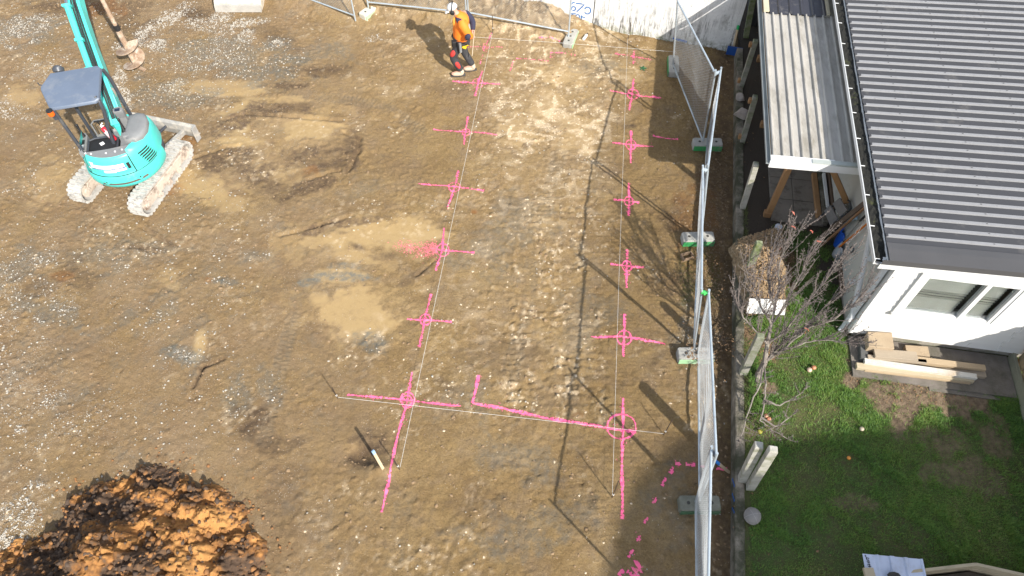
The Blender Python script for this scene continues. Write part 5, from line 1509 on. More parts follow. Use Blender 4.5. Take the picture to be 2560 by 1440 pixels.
# fire extinguisher strapped beside the seat
m_red = M('red_extinguisher', (.60, .025, .045), (.52, .02, .035), 4, .35)
EW = Matrix.Translation(ex.location) @ Matrix.Rotation(math.radians(15), 4, 'Z')
fe0, fe1 = EW @ Vector((-.10, -.02, 0.99)), EW @ Vector((-.26, .12, 1.30))
fe = thing('fire_extinguisher', 'small red fire extinguisher strapped beside the excavator seat', 'extinguisher', fe0)
d_ = (fe1 - fe0); 
q = MB(); q.tube([fe0 + d_ * f for f in (0, .03, .08, .70, .78, .84)], [.03, .045, .05, .05, .042, .02], 14); feo = q.build('cylinder', m_red, fe, smooth=True, world=True, sharp=50)
q = MB(); q.tube([fe0 + d_ * f for f in (.26, .60)], .0508, 14, cap=False); q.build('paper_label', M('white_red_label', (.78, .72, .72), (.70, .30, .32), 30, .5), feo, smooth=True, world=True)
q = MB(); q.tube([fe0 + d_ * f for f in (.84, .95)], .014, 8); q.beam(fe0 + d_ * .93, fe0 + d_ * 1.05 + Vector((.06, .03, 0)), .02, .012); q.beam(fe0 + d_ * .90, fe0 + d_ * .98 + Vector((.07, .0, -.02)), .018, .01); q.build('valve_handle', m_sticker, fe, world=True)
q = MB(); q.tube([fe0 + d_ * .94, fe0 + d_ * .90 + Vector((-.07, 0, 0)), fe0 + d_ * .5 + Vector((-.075, -.02, 0)), fe0 + d_ * .2 + Vector((-.06, -.02, 0))], .008, 6); q.build('hose', m_black, fe, smooth=True, world=True)
# spare digging bucket lying at the back
bp0 = G(605, 8)
m_cream = M('worn_cream_bucket', (.62, .57, .47), (.50, .44, .35), 4, .7, dirt=(.26, .24, .20), dirt_amt=.3, dscale=4)
bkt = thing('excavator_bucket', 'worn cream digging bucket lying face down at the back of the site', 'bucket', bp0, 0.0)
q = MB()
sec3 = [(-.30, .02), (-.32, .10), (-.24, .22), (-.06, .34), (.16, .36), (.34, .28), (.42, .12), (.42, .02)]
q.loft([[Vector((x, y, z)) for y, z in sec3] for x in (-.54, .54)])
bo_ = q.build('shell', m_cream, bkt, bevel=.012)
q = MB(); q.loft([[Vector((x, y, z)) for y, z in ((-.37, .0), (-.335, .15), (-.30, .17), (-.29, .0))] for x in (-.56, .56)]); q.build('cutting_edge', M('worn_grey_edge', (.40, .38, .34), (.30, .28, .25), 5, .6), bkt, bevel=.004)
for x in (-.555, .555):
    q = MB(); q.loft([[Vector((x + dx, y, z)) for y, z in sec3] for dx in (-.012, .012)]); q.build('side_plate', m_cream, bkt, bevel=.004)
for x in (-.42, .40):
    q = MB(); q.tube([(x, -.05, .36), (x + .01, -.14, .335), (x + .03, -.22, .27)], .012, 6); q.build('lifting_loop', m_black, bkt, smooth=True)
for x in (-.12, .12):
    q = MB(); q.loft([[Vector((x + dx, y, z)) for y, z in ((.05, .34), (.12, .52), (.28, .50), (.36, .25))] for dx in (-.015, .015)]); q.build('mounting_ear', m_cream, bkt)
# ------------------------------------------------------------------ spoil heap
HX, HY = np.meshgrid(np.arange(-8.4, -2.7, .018), np.arange(.3, 4.3, .018), indexing='ij')
an_ = np.arctan2(HY - 1.75, HX + 5.45)
rr_ = np.hypot((HX + 5.38) / 2.08, (HY - 1.75) / 2.0) + .16 * (fbm(np.cos(an_) * 2 + 5, np.sin(an_) * 2 + 5, 201, 4) - .5) * 2 + .16 * (fbm(HX * 2, HY * 2, 203, 5, .6) - .5) * 2
env = sstep(1.02, .30, rr_)
ins = sstep(1.06, .94, rr_)
hz = env * .72 + ins * .20 * (fbm(HX * 2.2, HY * 2.2, 205, 4, .5) - .42) - .07 * sstep(.98, 1.06, rr_)
tone_h = fbm(HX * 1.6, HY * 1.6, 215, 4) + .25 * (fbm(HX * 6, HY * 6, 217, 3) - .5)
dn = np.zeros_like(hz)
for sc_, amp, sed, pres in ((5.0, .105, 221, .62), (10.5, .062, 223, .45), (21, .032, 225, .35), (42, .014, 227, .3)):
    wx = HX + .05 * (fbm(HX * 7, HY * 7, sed + 50, 3) - .5) * 12 / sc_; wy = HY + .05 * (fbm(HX * 7, HY * 7, sed + 60, 3) - .5) * 12 / sc_
    f1, e1_, A_ = worley(wx * sc_, wy * sc_, sed)
    on = (A_[0] > pres)
    bump = np.clip(1.0 - 1.45 * f1 ** 1.6, 0, 1) * (.45 + .75 * A_[1]) + .55 * (A_[2] - .5) * A_[3] + .55 * (A_[1] - .5) * A_[4]
    hz = hz + ins * amp * np.where(on, np.clip(bump, -.1, 1.2), 0) * np.clip(e1_ * 5, 0, 1)
    dn = dn + (A_[2] - .5) * (.34 if sc_ < 30 else .2) * on
tone_h = np.clip(.45 + (tone_h - .5) * 2.4 + dn, 0, 1)
hi_ = np.arange(HX.size).reshape(HX.shape)
hq = np.stack([hi_[:-1, :-1], hi_[1:, :-1], hi_[1:, 1:], hi_[:-1, 1:]], -1).reshape(-1, 4)
keep = (rr_ < 1.08).ravel()[hq].any(1)
m_heap = bpy.data.materials.new('orange_clay_spoil'); t, b = nodes_of(m_heap)
at = t.nodes.new('ShaderNodeAttribute'); at.attribute_name = 'tone'
nz = t.nodes.new('ShaderNodeTexNoise'); nz.inputs['Scale'].default_value = 22; nz.inputs['Detail'].default_value = 9; nz.inputs['Roughness'].default_value = .75
mm = t.nodes.new('ShaderNodeMath'); mm.operation = 'MULTIPLY_ADD'; mm.inputs[1].default_value = .7; t.links.new(nz.outputs['Fac'], mm.inputs[0])
m3 = t.nodes.new('ShaderNodeMath'); m3.operation = 'SUBTRACT'; m3.inputs[1].default_value = .35; t.links.new(at.outputs['Fac'], m3.inputs[0]); t.links.new(m3.outputs[0], mm.inputs[2])
rp_ = t.nodes.new('ShaderNodeValToRGB'); el = rp_.color_ramp.elements
el[0].color = (.095, .062, .042, 1); el[0].position = .12; el[1].color = (.48, .245, .085, 1); el[1].position = .95
for p_, c_ in ((.34, (.150, .092, .055, 1)), (.50, (.20, .098, .040, 1)), (.72, (.35, .168, .058, 1))):
    e_ = el.new(p_); e_.color = c_
t.links.new(mm.outputs[0], rp_.inputs[0]); t.links.new(rp_.outputs[0], b.inputs['Base Color']); b.inputs['Roughness'].default_value = .95; b.inputs['Specular IOR Level'].default_value = .15
n2 = t.nodes.new('ShaderNodeTexNoise'); n2.inputs['Scale'].default_value = 34; n2.inputs['Detail'].default_value = 9; n2.inputs['Roughness'].default_value = .8
bp = t.nodes.new('ShaderNodeBump'); bp.inputs['Strength'].default_value = .9; bp.inputs['Distance'].default_value = .03
t.links.new(n2.outputs['Fac'], bp.inputs['Height']); t.links.new(bp.outputs[0], b.inputs['Normal'])
heap = thing('spoil_heap', 'heap of crumbly orange brown clay with dark clods', 'dirt pile', (-5.45, 1.75, 0))
hv = np.stack([HX + 5.45, HY - 1.75, hz], -1).reshape(-1, 3)
used = np.unique(hq[keep]); remap = -np.ones(HX.size, int); remap[used] = np.arange(len(used))
hb = np_mesh('clay_body', hv[used], remap[hq[keep]], m_heap, {'tone': tone_h.ravel()[used]}); hb.parent = heap
def hsamp(n, r0, r1, smin, smax, pw, seed, name, mat, lift=.25):
    r = np.random.RandomState(seed)
    w = ((rr_ < r1) & (rr_ > r0)).astype(float).ravel(); w /= w.sum()
    k = r.choice(len(w), n, p=w); sz = smin + (smax - smin) * r.rand(n) ** pw
    pts = np.stack([HX.ravel()[k] + 5.45, HY.ravel()[k] - 1.75, np.maximum(hz.ravel()[k], 0) + lift * sz], -1)
    o = scatter_mesh(name, pts, sz, mat, seed, sub=0, flat=.8); o.parent = heap; o['kind'] = 'stuff'
    return o
hsamp(2600, .0, 1.04, .006, .045, 3.5, 45, 'clay_clods', M('orange_crumb', (.36, .17, .056), (.17, .085, .038), 9, .95))
hsamp(1500, .0, 1.04, .006, .055, 3.5, 46, 'dark_clods', M('dark_spoil', (.115, .075, .050), (.07, .048, .034), 7, .95))
hsamp(240, .98, 1.22, .006, .035, 3, 47, 'loose_clods', M('orange_crumb', (.36, .17, .056), (.17, .085, .038), 9, .95), .1)

# ------------------------------------------------------------------ pink survey paint sprayed on the ground
m_pink = M('pink_survey_paint', (0.97, 0.12, 0.29), (0.88, 0.15, 0.29), 25, .7, dirt=(.72, .24, .24), dirt_amt=.35, dscale=22)
def paint(mb, px, w=.055, seed=1, fade=.12, spray=True):
    q = random.Random(seed)
    pts = [G(*p) for p in px]
    fine = []
    for a, b in zip(pts[:-1], pts[1:]):
        n = max(1, int((b - a).length / .02))
        fine += [a.lerp(b, k / n) for k in range(n)]
    fine.append(pts[-1])
    prev = None; ph = q.random() * 9
    for i, p in enumerate(fine):
        d = (fine[min(i + 1, len(fine) - 1)] - fine[max(i - 1, 0)]); d.z = 0; d.normalize()
        e = Vector((-d.y, d.x, 0))
        ww = w * (.78 + .22 * math.sin(i * .23 + ph) + .3 * (q.random() - .5))
        off = e * (.006 * math.sin(i * .11 + ph))
        row = []
        for s in (-.5, -.22, .12, .5):
            c = p + off + e * (ww * s + .004 * (q.random() - .5)); row.append(Vector((c.x, c.y, gh(c.x, c.y) + .006)))
        if prev:
            for k in range(3):
                if q.random() < ((fade * 1.3 if fade > .2 else 0) if k == 1 else fade * 3.4): continue
                n = len(mb.v); mb.v += [prev[k], prev[k + 1], row[k + 1], row[k]]; mb.f.append((n, n + 1, n + 2, n + 3))
        prev = row
        if spray and q.random() < .35:
            c = p + e * (q.gauss(0, .6) * w) ; s = .004 + .006 * q.random()
            n = len(mb.v); z = gh(c.x, c.y) + .008
            mb.v += [Vector((c.x - s, c.y, z)), Vector((c.x, c.y - s, z)), Vector((c.x + s, c.y, z)), Vector((c.x, c.y + s, z))]; mb.f.append((n, n + 1, n + 2, n + 3))
def ring(cx, cy, rx, ry, a0=0, a1=360, n=26): return [(cx + rx * math.cos(math.radians(a0 + (a1 - a0) * k / n)), cy + ry * math.sin(math.radians(a0 + (a1 - a0) * k / n))) for k in range(n + 1)]
marks = [
 ('faded pink cross right beside the boots of the person in orange', 'c', [[(1165, 117), (1213, 117), (1256, 118)], [(1229, 70), (1213, 117), (1200, 162)]], .075, .3, [(1213, 117, 8, 7)]),
 ('blotchy pink cross just below the boots of the person in orange', 'c', [[(1131, 203), (1193, 209), (1250, 210)], [(1207, 178), (1195, 206), (1187, 240)]], .065, .15, [(1194, 208, 13, 12)]),
 ('wide thin pink cross with small ring, second below the person in orange', 'c', [[(1083, 325), (1165, 330), (1243, 338)], [(1169, 292), (1165, 330), (1160, 362)]], .05, .12, [(1165, 331, 10, 9)]),
 ('wide pink ringed cross above the muddy puddles, level with the digger tracks', 'c', [[(1045, 459), (1137, 467), (1210, 476)], [(1146, 427), (1137, 467), (1119, 523)]], .05, .1, [(1136, 468, 14, 12)]),
 ('pink ringed cross with spray smeared into the upper puddle', 'c', [[(1078, 620), (1106, 626), (1186, 632)], [(1111, 570), (1106, 625), (1089, 677)]], .05, .1, [(1107, 625, 16, 16)]),
 ('pink ringed cross beside the lower puddle', 'c', [[(1018, 797), (1063, 799), (1130, 806)], [(1077, 735), (1063, 799), (1047, 868)]], .05, .08, [(1064, 799, 13, 13)]),
 ('double ringed pink cross with long tail beside the pale blue-tipped peg', 'c', [[(868, 987), (1018, 1001), (1152, 1016)], [(1031, 930), (1018, 1001), (990, 1110), (955, 1281)]], .05, .06, [(1019, 1001, 18, 20), (1018, 1002, 12, 13)]),
 ('smeared pink cross nearest the white block wall', 'c', [[(1535, 134), (1585, 141), (1628, 150)], [(1586, 126), (1584, 160)]], .09, .25, []),
 ('pink ringed cross just inside the shade edge, second from the white block wall', 'c', [[(1525, 227), (1580, 235), (1653, 245)], [(1585, 197), (1580, 235), (1573, 276)]], .055, .1, [(1582, 236, 14, 13)]),
 ('pink ringed cross below a dark clod, beside the short pink dash', 'c', [[(1531, 358), (1577, 362), (1633, 367)], [(1577, 327), (1578, 362), (1577, 408)]], .055, .06, [(1577, 362, 12, 12)]),
 ('smallest pink ringed cross, between the fence shadow bars', 'c', [[(1534, 500), (1572, 503), (1598, 507)], [(1572, 458), (1572, 540)]], .055, .06, [(1572, 503, 11, 11)]),
 ('pink ringed cross with an extra tick on its tail', 'c', [[(1526, 661), (1567, 665), (1610, 668)], [(1567, 624), (1567, 720)], [(1560, 685), (1575, 687)]], .055, .06, [(1567, 665, 12, 13)]),
 ('wide pink ringed cross level with the pale sunlit fence block', 'c', [[(1478, 842), (1556, 842), (1662, 860)], [(1561, 785), (1560, 842), (1559, 892)]], .055, .05, [(1560, 844, 18, 18)]),
 ('largest pink circle of all, with a long straight tail', 'c', [[(1559, 995), (1556, 1100), (1555, 1298)]], .055, .04, [(1554, 1066, 36, 31)]),
 ('bold pink line with an upturned end running to the large circle', 'l', [[(1196, 938), (1181, 1007)], [(1181, 1007), (1260, 1022), (1400, 1052), (1520, 1070), (1590, 1080)]], .065, .05, []),
 ('faint pink dash beside the pale green fence block', 'l', [[(1348, 94), (1400, 103)]], .09, .4, []),
 ('faint bent pink line under the pale green fence block', 'l', [[(1376, 150), (1377, 130)], [(1377, 130), (1438, 138)]], .09, .35, []),
 ('faint angled pink line on the palest clay', 'l', [[(1275, 178), (1287, 145)], [(1290, 146), (1330, 149), (1378, 152)]], .08, .4, []),
 ('short wavy pink dash in the shade by the farthest ringed crosses', 'l', [[(1632, 340), (1650, 343), (1668, 347), (1695, 348)]], .045, .05, []),
 ('broken pink line of short dashes curving through the shade', 'l', [[(1688, 1159), (1703, 1162)], [(1714, 1161), (1738, 1163)], [(1748, 1165), (1762, 1167)], [(1790, 1170), (1818, 1173)], [(1684, 1169), (1674, 1183)], [(1665, 1195), (1655, 1215)], [(1641, 1244), (1633, 1259)], [(1620, 1294), (1610, 1308)], [(1601, 1339), (1592, 1353)], [(1582, 1374), (1571, 1394)]], .065, .1, []),
 ('pink sprayed letters in the shade at the end of the broken line', 'l', [[(1586, 1400), (1604, 1429), (1580, 1420), (1597, 1443)], [(1567, 1428), (1588, 1444)], [(1548, 1440), (1553, 1432), (1560, 1427)]], .06, .03, []),
]
for i, (lab, kd, lines, w, fade, rings_) in enumerate(marks):
    c_ = G(*lines[0][len(lines[0]) // 2])
    o_ = thing('painted_cross' if kd == 'c' else 'painted_line', lab, 'paint mark', c_, 0, 'pink survey marks')
    for k, l in enumerate(lines):
        mb = MB(); paint(mb, l, w, i * 10 + k, fade); mb.build('stroke', m_pink, o_, world=True)
    for k, rg_ in enumerate(rings_):
        mb = MB(); paint(mb, ring(*rg_), .036, i * 10 + k + 5, fade * 1.5); mb.build('ring', m_pink, o_, world=True)
# over-spray on the wet mud
mb = MB(); q = random.Random(77)
for k in range(900):
    u = 1092 - abs(q.gauss(0, 26)); v = 622 + q.gauss(0, 9) + (1092 - u) * .10
    if q.random() < .25: u = 1018 + q.gauss(0, 16); v = 618 + q.gauss(0, 8)
    p = G(u, v); s = .004 + .010 * q.random() ** 2; z = p.z + .006
    mb.add([(p.x - s, p.y, z), (p.x, p.y - s, z), (p.x + s, p.y, z), (p.x, p.y + s, z)], [(0, 1, 2, 3)])
o_ = mb.build('paint_overspray', M('pink_overspray', (.80, .17, .22), (.70, .20, .20), 20, .7), label='pink overspray drifting over the wet mud', kind='stuff')

# ------------------------------------------------------------------ string lines, steel pins, pegs
m_string = M('white_string', (.78, .77, .74), (.7, .7, .67), 9, .8)
def string(pts, label, zs, sag=.0):
    ps = [Vector((P(u, v, z).x, P(u, v, z).y, z)) for (u, v), z in zip(pts, zs)]
    fine = []
    for a, b in zip(ps[:-1], ps[1:]): fine += [a.lerp(b, k / 10) - Vector((0, 0, sag * math.sin(math.pi * k / 10))) for k in range(10)]
    fine.append(ps[-1])
    MB().tube(fine, .0021, 5).build('string_line', m_string, label=label, cat='string', group='string lines')
string([(1232, 78), (1000, 1168)], 'long white string along the row of pink crosses nearest the digger', (.16, .16))
string([(1569, 96), (1547, 706), (1531, 1236)], 'long white string along the row of pink crosses nearest the mesh fence', (.16, .15, .16))
string([(1180, 92), (1400, 107), (1692, 130)], 'white string stretched across below the white block wall', (.18, .17, .18))
string([(845, 993), (1658, 1084)], 'white string stretched across the two largest pink marks', (.12, .12))
m_pin = M('rusty_steel_pin', (.10, .065, .045), (.06, .045, .035), 12, .7, metal=.3)
def pin(u, v, h, lean, label):
    b = G(u, v); t_ = b + Vector((lean[0], lean[1], h))
    o = MB().tube([b - Vector((0, 0, .05)), t_], .0075, 8).build('steel_pin', m_pin, label=label, cat='pin', group='steel string pins')
    k = MB()
    k.tube([b.lerp(t_, min(1, .13 / h)) + Vector((.012 * math.cos(a), .012 * math.sin(a), .01 * math.sin(a * 2))) for a in np.linspace(0, 6.28, 10, endpoint=False)], .004, 5, closed=True)
    k.build('string_knot', m_string, o, world=True)
pin(845, 996, .46, (.0, -.03), 'thin steel pin holding the cross string, at the end nearest the spoil heap')
pin(1000, 1174, .40, (-.05, .02), 'thin steel pin beside the blue-tipped wooden peg')
pin(1658, 1088, .50, (.06, .04), 'thin steel pin holding the cross string, at the end nearest the mesh fence')
pin(1530, 1244, .66, (.02, .02), 'thin steel pin standing beside the long tail of the largest pink circle')
pin(1570, 98, .45, (0, 0), 'thin steel pin near the smeared pink cross by the white block wall')
pin(1232, 82, .45, (0, 0), 'thin steel pin standing just behind the person in orange')
m_pine = M('fresh_pine', (.56, .44, .29), (.46, .35, .22), 4, .7, stretch=(1, 1, .2), bump=.2)
m_bluet = M('blue_peg_tip', (.30, .44, .58), (.22, .36, .52), 8, .6)
m_greent = M('green_peg_tip', (.02, .48, .14), (.02, .40, .12), 8, .6)
def peg(base, topp, h, label, tip, tipmat, w=.045):
    b = G(*base); t_ = P(topp[0], topp[1], b.z + h)
    o = thing('survey_peg', label, 'peg', b, 0, 'wooden survey pegs')
    MB().beam(b - (t_ - b) * .15, b.lerp(t_, 1 - tip), w, w * .6).build('peg_body', m_pine, o, bevel=.003, world=True)
    MB().beam(b.lerp(t_, 1 - tip), t_, w * 1.02, w * .62).build('painted_tip', tipmat, o, bevel=.003, world=True)
peg((957, 1171), (932, 1127), .50, 'wooden peg with pale blue tip in the scraped hollow', .16, m_bluet)
peg((1822, 1180), (1788, 1152), .22, 'wooden peg with blue tip leaning out from the kerb wall', .30, M('bright_blue_tip', (.02, .20, .60), (.02, .16, .5), 8, .6))
peg((1830, 134), (1846, 64), .80, 'tall wooden peg with green tip at the end of the white block wall', .13, m_greent, .05)
# small things lying about
bk_ = thing('hollow_brick', 'small hollow brown brick lying by the mossy strip', 'brick', G(1717, 644), .35)
q = MB()
for x0, x1, y0, y1 in ((-.11, .11, -.07, -.052), (-.11, .11, .052, .07), (-.11, -.09, -.052, .052), (.09, .11, -.052, .052)): q.bx(x0, x1, y0, y1, 0, .08)
q.build('brick_body', M('muddy_brick', (.26, .18, .12), (.20, .14, .09), 9, .9, bump=.4), bk_, bevel=.006)
bt_ = thing('spray_can', 'crushed white and black spray can lying under the pale wall', 'can', G(1463, 95), 1.1)
q = MB(); q.tube([(-.10, 0, .035), (.06, 0, .035), (.085, 0, .035)], [.034, .034, .02], 12); q.build('can_body', m_sticker, bt_, smooth=True)
q = MB(); q.tube([(.085, 0, .035), (.13, 0, .035)], .018, 8); q.build('can_cap', m_black, bt_)
gb_ = G(1607, 172); q = MB()
for k in range(5):
    a = k * 1.25; q.box(gb_ + Vector((.05 * math.cos(a), .05 * math.sin(a), .02)), (.07, .025, .012), Euler((.3, .2, a)).to_matrix())
q.build('tape_scrap', M('green_black_tape', (.02, .25, .08), (.03, .04, .03), 30, .5), label='crumpled green and black scrap of tape below the smeared pink cross', cat='scrap')
lw = P(1836, 128, .12)
q = MB(); q.box(lw, (.34, .05, .2), frame(wdir)); q.build('blue_tarp_scrap', M('blue_tarp', (.01, .06, .25), (.015, .08, .3), 6, .5), label='scrap of blue plastic tucked at the foot of the white wall end', cat='plastic sheet')
# ------------------------------------------------------------------ back garden things
# concrete pad under the window
pad = MB(); pad.box(hp(1.30, -.40, ZG + .0), (2.52, .76, .08), frame(HR)); pad.box(hp(1.9, -.80, ZG - .012), (1.35, .10, .06), frame(HR))
pad.build('concrete_pad', M('dark_concrete', (.20, .175, .15), (.15, .13, .11), 4, .95, bump=.5, bscale=60, dirt=(.11, .10, .075), dirt_amt=.5, dscale=3), kind='structure', label='dark damp concrete strip below the window wall')
# timber paling fence at the right
m_paling = M('weathered_pine_paling', (.34, .255, .150), (.25, .185, .105), 3, .8, bump=.3, stretch=(1, 1, .15), dirt=(.18, .15, .095), dirt_amt=.4, dscale=4)
m_plinth = M('green_grey_plinth', (.26, .26, .19), (.20, .20, .145), 4, .8, bump=.3)
tf = thing('timber_fence', 'brown timber paling fence on a grey green plinth board', 'fence', hp(2.62, -3, ZG))
q = MB(); q.box(hp(2.60, -3.45, ZG + .09), (.05, 6.85, .19), frame(HR)); q.build('plinth', m_plinth, tf, bevel=.004, world=True)
q = MB(); b = -.06; k = 0
while b > -6.9:
    q.box(hp(2.655 + (.0 if k % 2 else .022), b - .075, ZG + .15 + .58), (.02, .165 if k % 2 else .10, 1.15 + rnd.uniform(-.01, .01)), frame(HR)); b -= .118; k += 1
q.build('palings', m_paling, tf, world=True)
for z in (.35, 1.10):
    q = MB(); q.box(hp(2.70, -3.45, ZG + z), (.045, 6.85, .09), frame(HR)); q.build('rail', m_brown, tf, world=True)
for b in (-.1, -2.4, -4.7, -6.8):
    q = MB(); q.box(hp(2.76, b, ZG + .6), (.09, .09, 1.3), frame(HR)); q.build('post', m_brown, tf, bevel=.004, world=True)
# step block, pavers, timber stack
m_step = M('sandy_concrete', (.40, .31, .205), (.33, .25, .165), 5, .9, bump=.4, bscale=70)
def quadprism(px, z1, z0, name, mat, label, cat, group=None):
    a = [P(u, v, z1) for u, v in px]; q = MB(); q.loft([[Vector((p.x, p.y, z0)) for p in a], a]); return q.build(name, mat, bevel=.006, label=label, cat=cat, group=group)
quadprism([(2170, 829), (2230, 831), (2236, 872), (2172, 866)], .50, .24, 'step_block', m_step, 'sandy concrete step block below the corner of the window wall', 'step')
quadprism([(2263, 862), (2320, 866), (2327, 898), (2268, 892)], .32, .24, 'paver', m_step, 'single sandy paver behind the stacked boards', 'paver')
quadprism([(2150, 846), (2171, 862), (2172, 900), (2152, 893)], .36, .22, 'step_dark_side', M('dark_step_side', (.11, .11, .105), (.07, .07, .068), 20, .8, bump=.6), 'dark piece standing in for the dark left side of the step block', 'offcut')  # added dark piece standing in for the step block's dark left side
def board(a, b, z, w, h, mat, label, z2=None):
    A, B = P(a[0], a[1], z), P(b[0], b[1], z if z2 is None else z2)
    q = MB(); q.beam(A, B, w, h); q.build('timber_board', mat, bevel=.004, label=label, cat='board', group='boards stacked below the window')
mb1 = M('tan_board', (.38, .31, .225), (.30, .245, .18), 3, .8, bump=.2, stretch=(.25, 1, 1)); mb2 = M('orange_board', (.42, .32, .205), (.35, .26, .16), 3, .75, bump=.2, stretch=(.25, 1, 1))
mb3 = M('white_painted_board', (.62, .60, .55), (.52, .49, .43), 4, .7, bump=.2, dirt=(.40, .31, .21), dirt_amt=.3); mb4 = M('yellow_board', (.47, .395, .27), (.40, .33, .215), 3, .75, bump=.2, stretch=(.25, 1, 1))
board((2185, 883), (2292, 892), .42, .16, .05, mb1, 'short wide tan board, topmost of the stack')
board((2240, 893), (2462, 921), .36, .10, .06, mb2, 'longest brown board of the stack, reaching closest to the paling fence')
board((2168, 893), (2315, 905), .36, .07, .06, mb1, 'short tan board of the stack directly below the topmost one')
board((2160, 903), (2440, 943), .33, .09, .07, mb3, 'white painted board in the stack')
board((2140, 915), (2432, 950), .28, .10, .07, mb4, 'yellow pine board, nearest the grass in the stack')
board((2300, 925), (2462, 938), .27, .10, .08, mb1, 'shaded board under the stack end nearest the paling fence')
board((2158, 908), (2420, 940), .25, .30, .05, mb2, 'wide board underneath the whole stack')
# raised planter and the loose metal sheet at the bottom
m_pl = M('pale_planter_timber', (.42, .35, .235), (.34, .28, .185), 4, .8, bump=.3, dirt=(.22, .19, .12), dirt_amt=.3, dscale=4)
pz = .62
c0, c1, c2 = P(2441, 1410, pz), P(2318, 1424, pz), P(2575, 1440, pz)
d1 = (c1 - c0).normalized(); d2 = (c2 - c0).normalized()
pln = thing('planter_box', 'pale timber raised planter box beside the ribbed steel sheet', 'planter', (c0.x, c0.y - .5, ZG))
for (A, B, n) in ((c0, c0 + d1 * 1.0, 0), (c0, c0 + d2 * 1.1, 1), (c0 + d1 * 1.0, c0 + d1 * 1.0 + Vector((.1, -1.4, 0)), 2), (c0 + d2 * 1.1, c0 + d2 * 1.1 + Vector((-.1, -1.4, 0)), 3)):
    q = MB()
    for z in (pz - .075, pz - .235, pz - .39): q.beam(Vector((A.x, A.y, z)), Vector((B.x, B.y, z)), .04, .15)
    q.build('side_board', m_pl, pln, bevel=.004, world=True)
q = MB(); q.loft([[Vector((p.x, p.y, z)) for p in (c0 + Vector((0, -.05, 0)), c0 + d1 * .95 + Vector((.05, -.05, 0)), c0 + d1 * .9 + Vector((.1, -1.3, 0)), c0 + d2 * 1.0 + Vector((-.1, -1.3, 0)), c0 + d2 * 1.05 + Vector((-.05, -.05, 0)))] for z in (ZG, pz - .22)]); q.build('soil_fill', M('planter_soil', (.06, .045, .03), (.04, .03, .02), 9, .95), pln, world=True)
m_sheet = M('pale_blue_steel_sheet', (.50, .55, .66), (.42, .47, .58), 3, .45, dirt=(.36, .38, .42), dirt_amt=.3)
s0_, s1_ = P(2156, 1384, .66), P(2305, 1398, .62)
sx_ = (s1_ - s0_); sw_ = sx_.length; sx_.normalize(); sy_ = Vector((sx_.y, -sx_.x, 0)); 
pr = [(0, 0), (.20, .0), (.24, .022), (.26, .022), (.27, 0), (.44, 0), (.45, .024), (.52, .024), (.53, 0), (.68, 0), (.70, .024), (.74, .024), (.76, 0), (.96, 0), (.98, .02), (1, .02)]
sht = MB(); sht.loft([[s0_ + sx_ * (x * sw_) + sy_ * d + Vector((0, 0, z - .05 * d)) for x, z in pr] for d in (0, .35, .8)], cap=False, closed=False)
sho = sht.build('metal_sheet', m_sheet, label='pale blue ribbed steel sheet with black pen marks propped by the planter', cat='metal sheet')
md = sho.modifiers.new('s', 'SOLIDIFY'); md.thickness = .002
pen = MB()
def pl(st_, w=.010):
    for l in st_:
        ps = [s0_ + sx_ * (x * sw_) + sy_ * d + Vector((0, 0, .0035 - .05 * d)) for x, d in l]
        for a, b in zip(ps[:-1], ps[1:]): pen.beam(a, b, w, .002)
pl([[(.055, .02), (.035, .025), (.05, .04), (.06, .05), (.05, .06)], [(.10, .055), (.06, .05), (.05, .065), (.07, .08), (.09, .075)], [(.05, .095), (.10, .09)], [(.055, .115), (.10, .105)], [(.05, .14), (.10, .135)], [(.06, .16), (.11, .155)], [(.085, .12), (.09, .22)]])
pen.build('pen_writing', m_black, sho, world=True)
q = MB(); q.beam(P(2160, 1432, .72), P(2185, 1432, .72), .12, .05); q.build('timber_offcut', m_pl, bevel=.004, label='pale timber offcut holding down the corner of the metal sheet', cat='offcut')
q = MB(); c = P(2235, 1440, .70); q.ball(c, .07, 9, 6, (1.3, .8, .6)); q.build('stone', M('dark_stone', (.05, .045, .04), (.03, .028, .025), 9, .9, bump=.8), label='dark stone resting on the metal sheet', cat='stone')

# leaf heap in an old timber bin, with a white board in front
tp_ = [(1846, 590), (1960, 556), (1968, 742), (1884, 748)]
bz = .62
cs4 = [P(u, v, bz) for u, v in tp_]
bn = thing('compost_bin', 'old timber bin heaped with dry leaves and clippings', 'compost bin', (cs4[0] + cs4[2]) / 2 - Vector((0, 0, bz - ZG)))
for i in range(4):
    a, b = cs4[i], cs4[(i + 1) % 4]
    q = MB()
    for z in (.26, .42): q.beam(Vector((a.x, a.y, z)), Vector((b.x, b.y, z)), .03, .16)
    q.build('side_board', M('rotten_bin_board', (.13, .115, .08), (.08, .075, .05), 6, .9, bump=.5, dirt=(.09, .11, .04), dirt_amt=.4), bn, bevel=.004, world=True)
q = MB(); n = 26; rws = []
for i in range(n + 1):
    row = []
    for j in range(n + 1):
        f, g_ = i / n, j / n
        ff, gg = -.07 + 1.14 * f, -.05 + 1.1 * g_
        p = cs4[0] * (1 - ff) * (1 - gg) + cs4[1] * ff * (1 - gg) + cs4[3] * (1 - ff) * gg + cs4[2] * ff * gg
        row.append(Vector((p.x + rnd.uniform(-.03, .03), p.y + rnd.uniform(-.03, .03), (.46 if 0 < i < n and 0 < j < n else .24) + .26 * (math.sin(math.pi * f) * math.sin(math.pi * g_)) ** .6 + rnd.uniform(-.03, .03))))
    rws.append(row)
q.loft(rws, cap=False, closed=False)
lfm = M('dry_leaf_heap', (.36, .25, .14), (.11, .085, .05), 22, .95, bump=1.0, bscale=45, dirt=(.50, .40, .27), dirt_amt=.35, dscale=16)
lh = q.build('leaf_mound', lfm, bn, smooth=True, world=True)
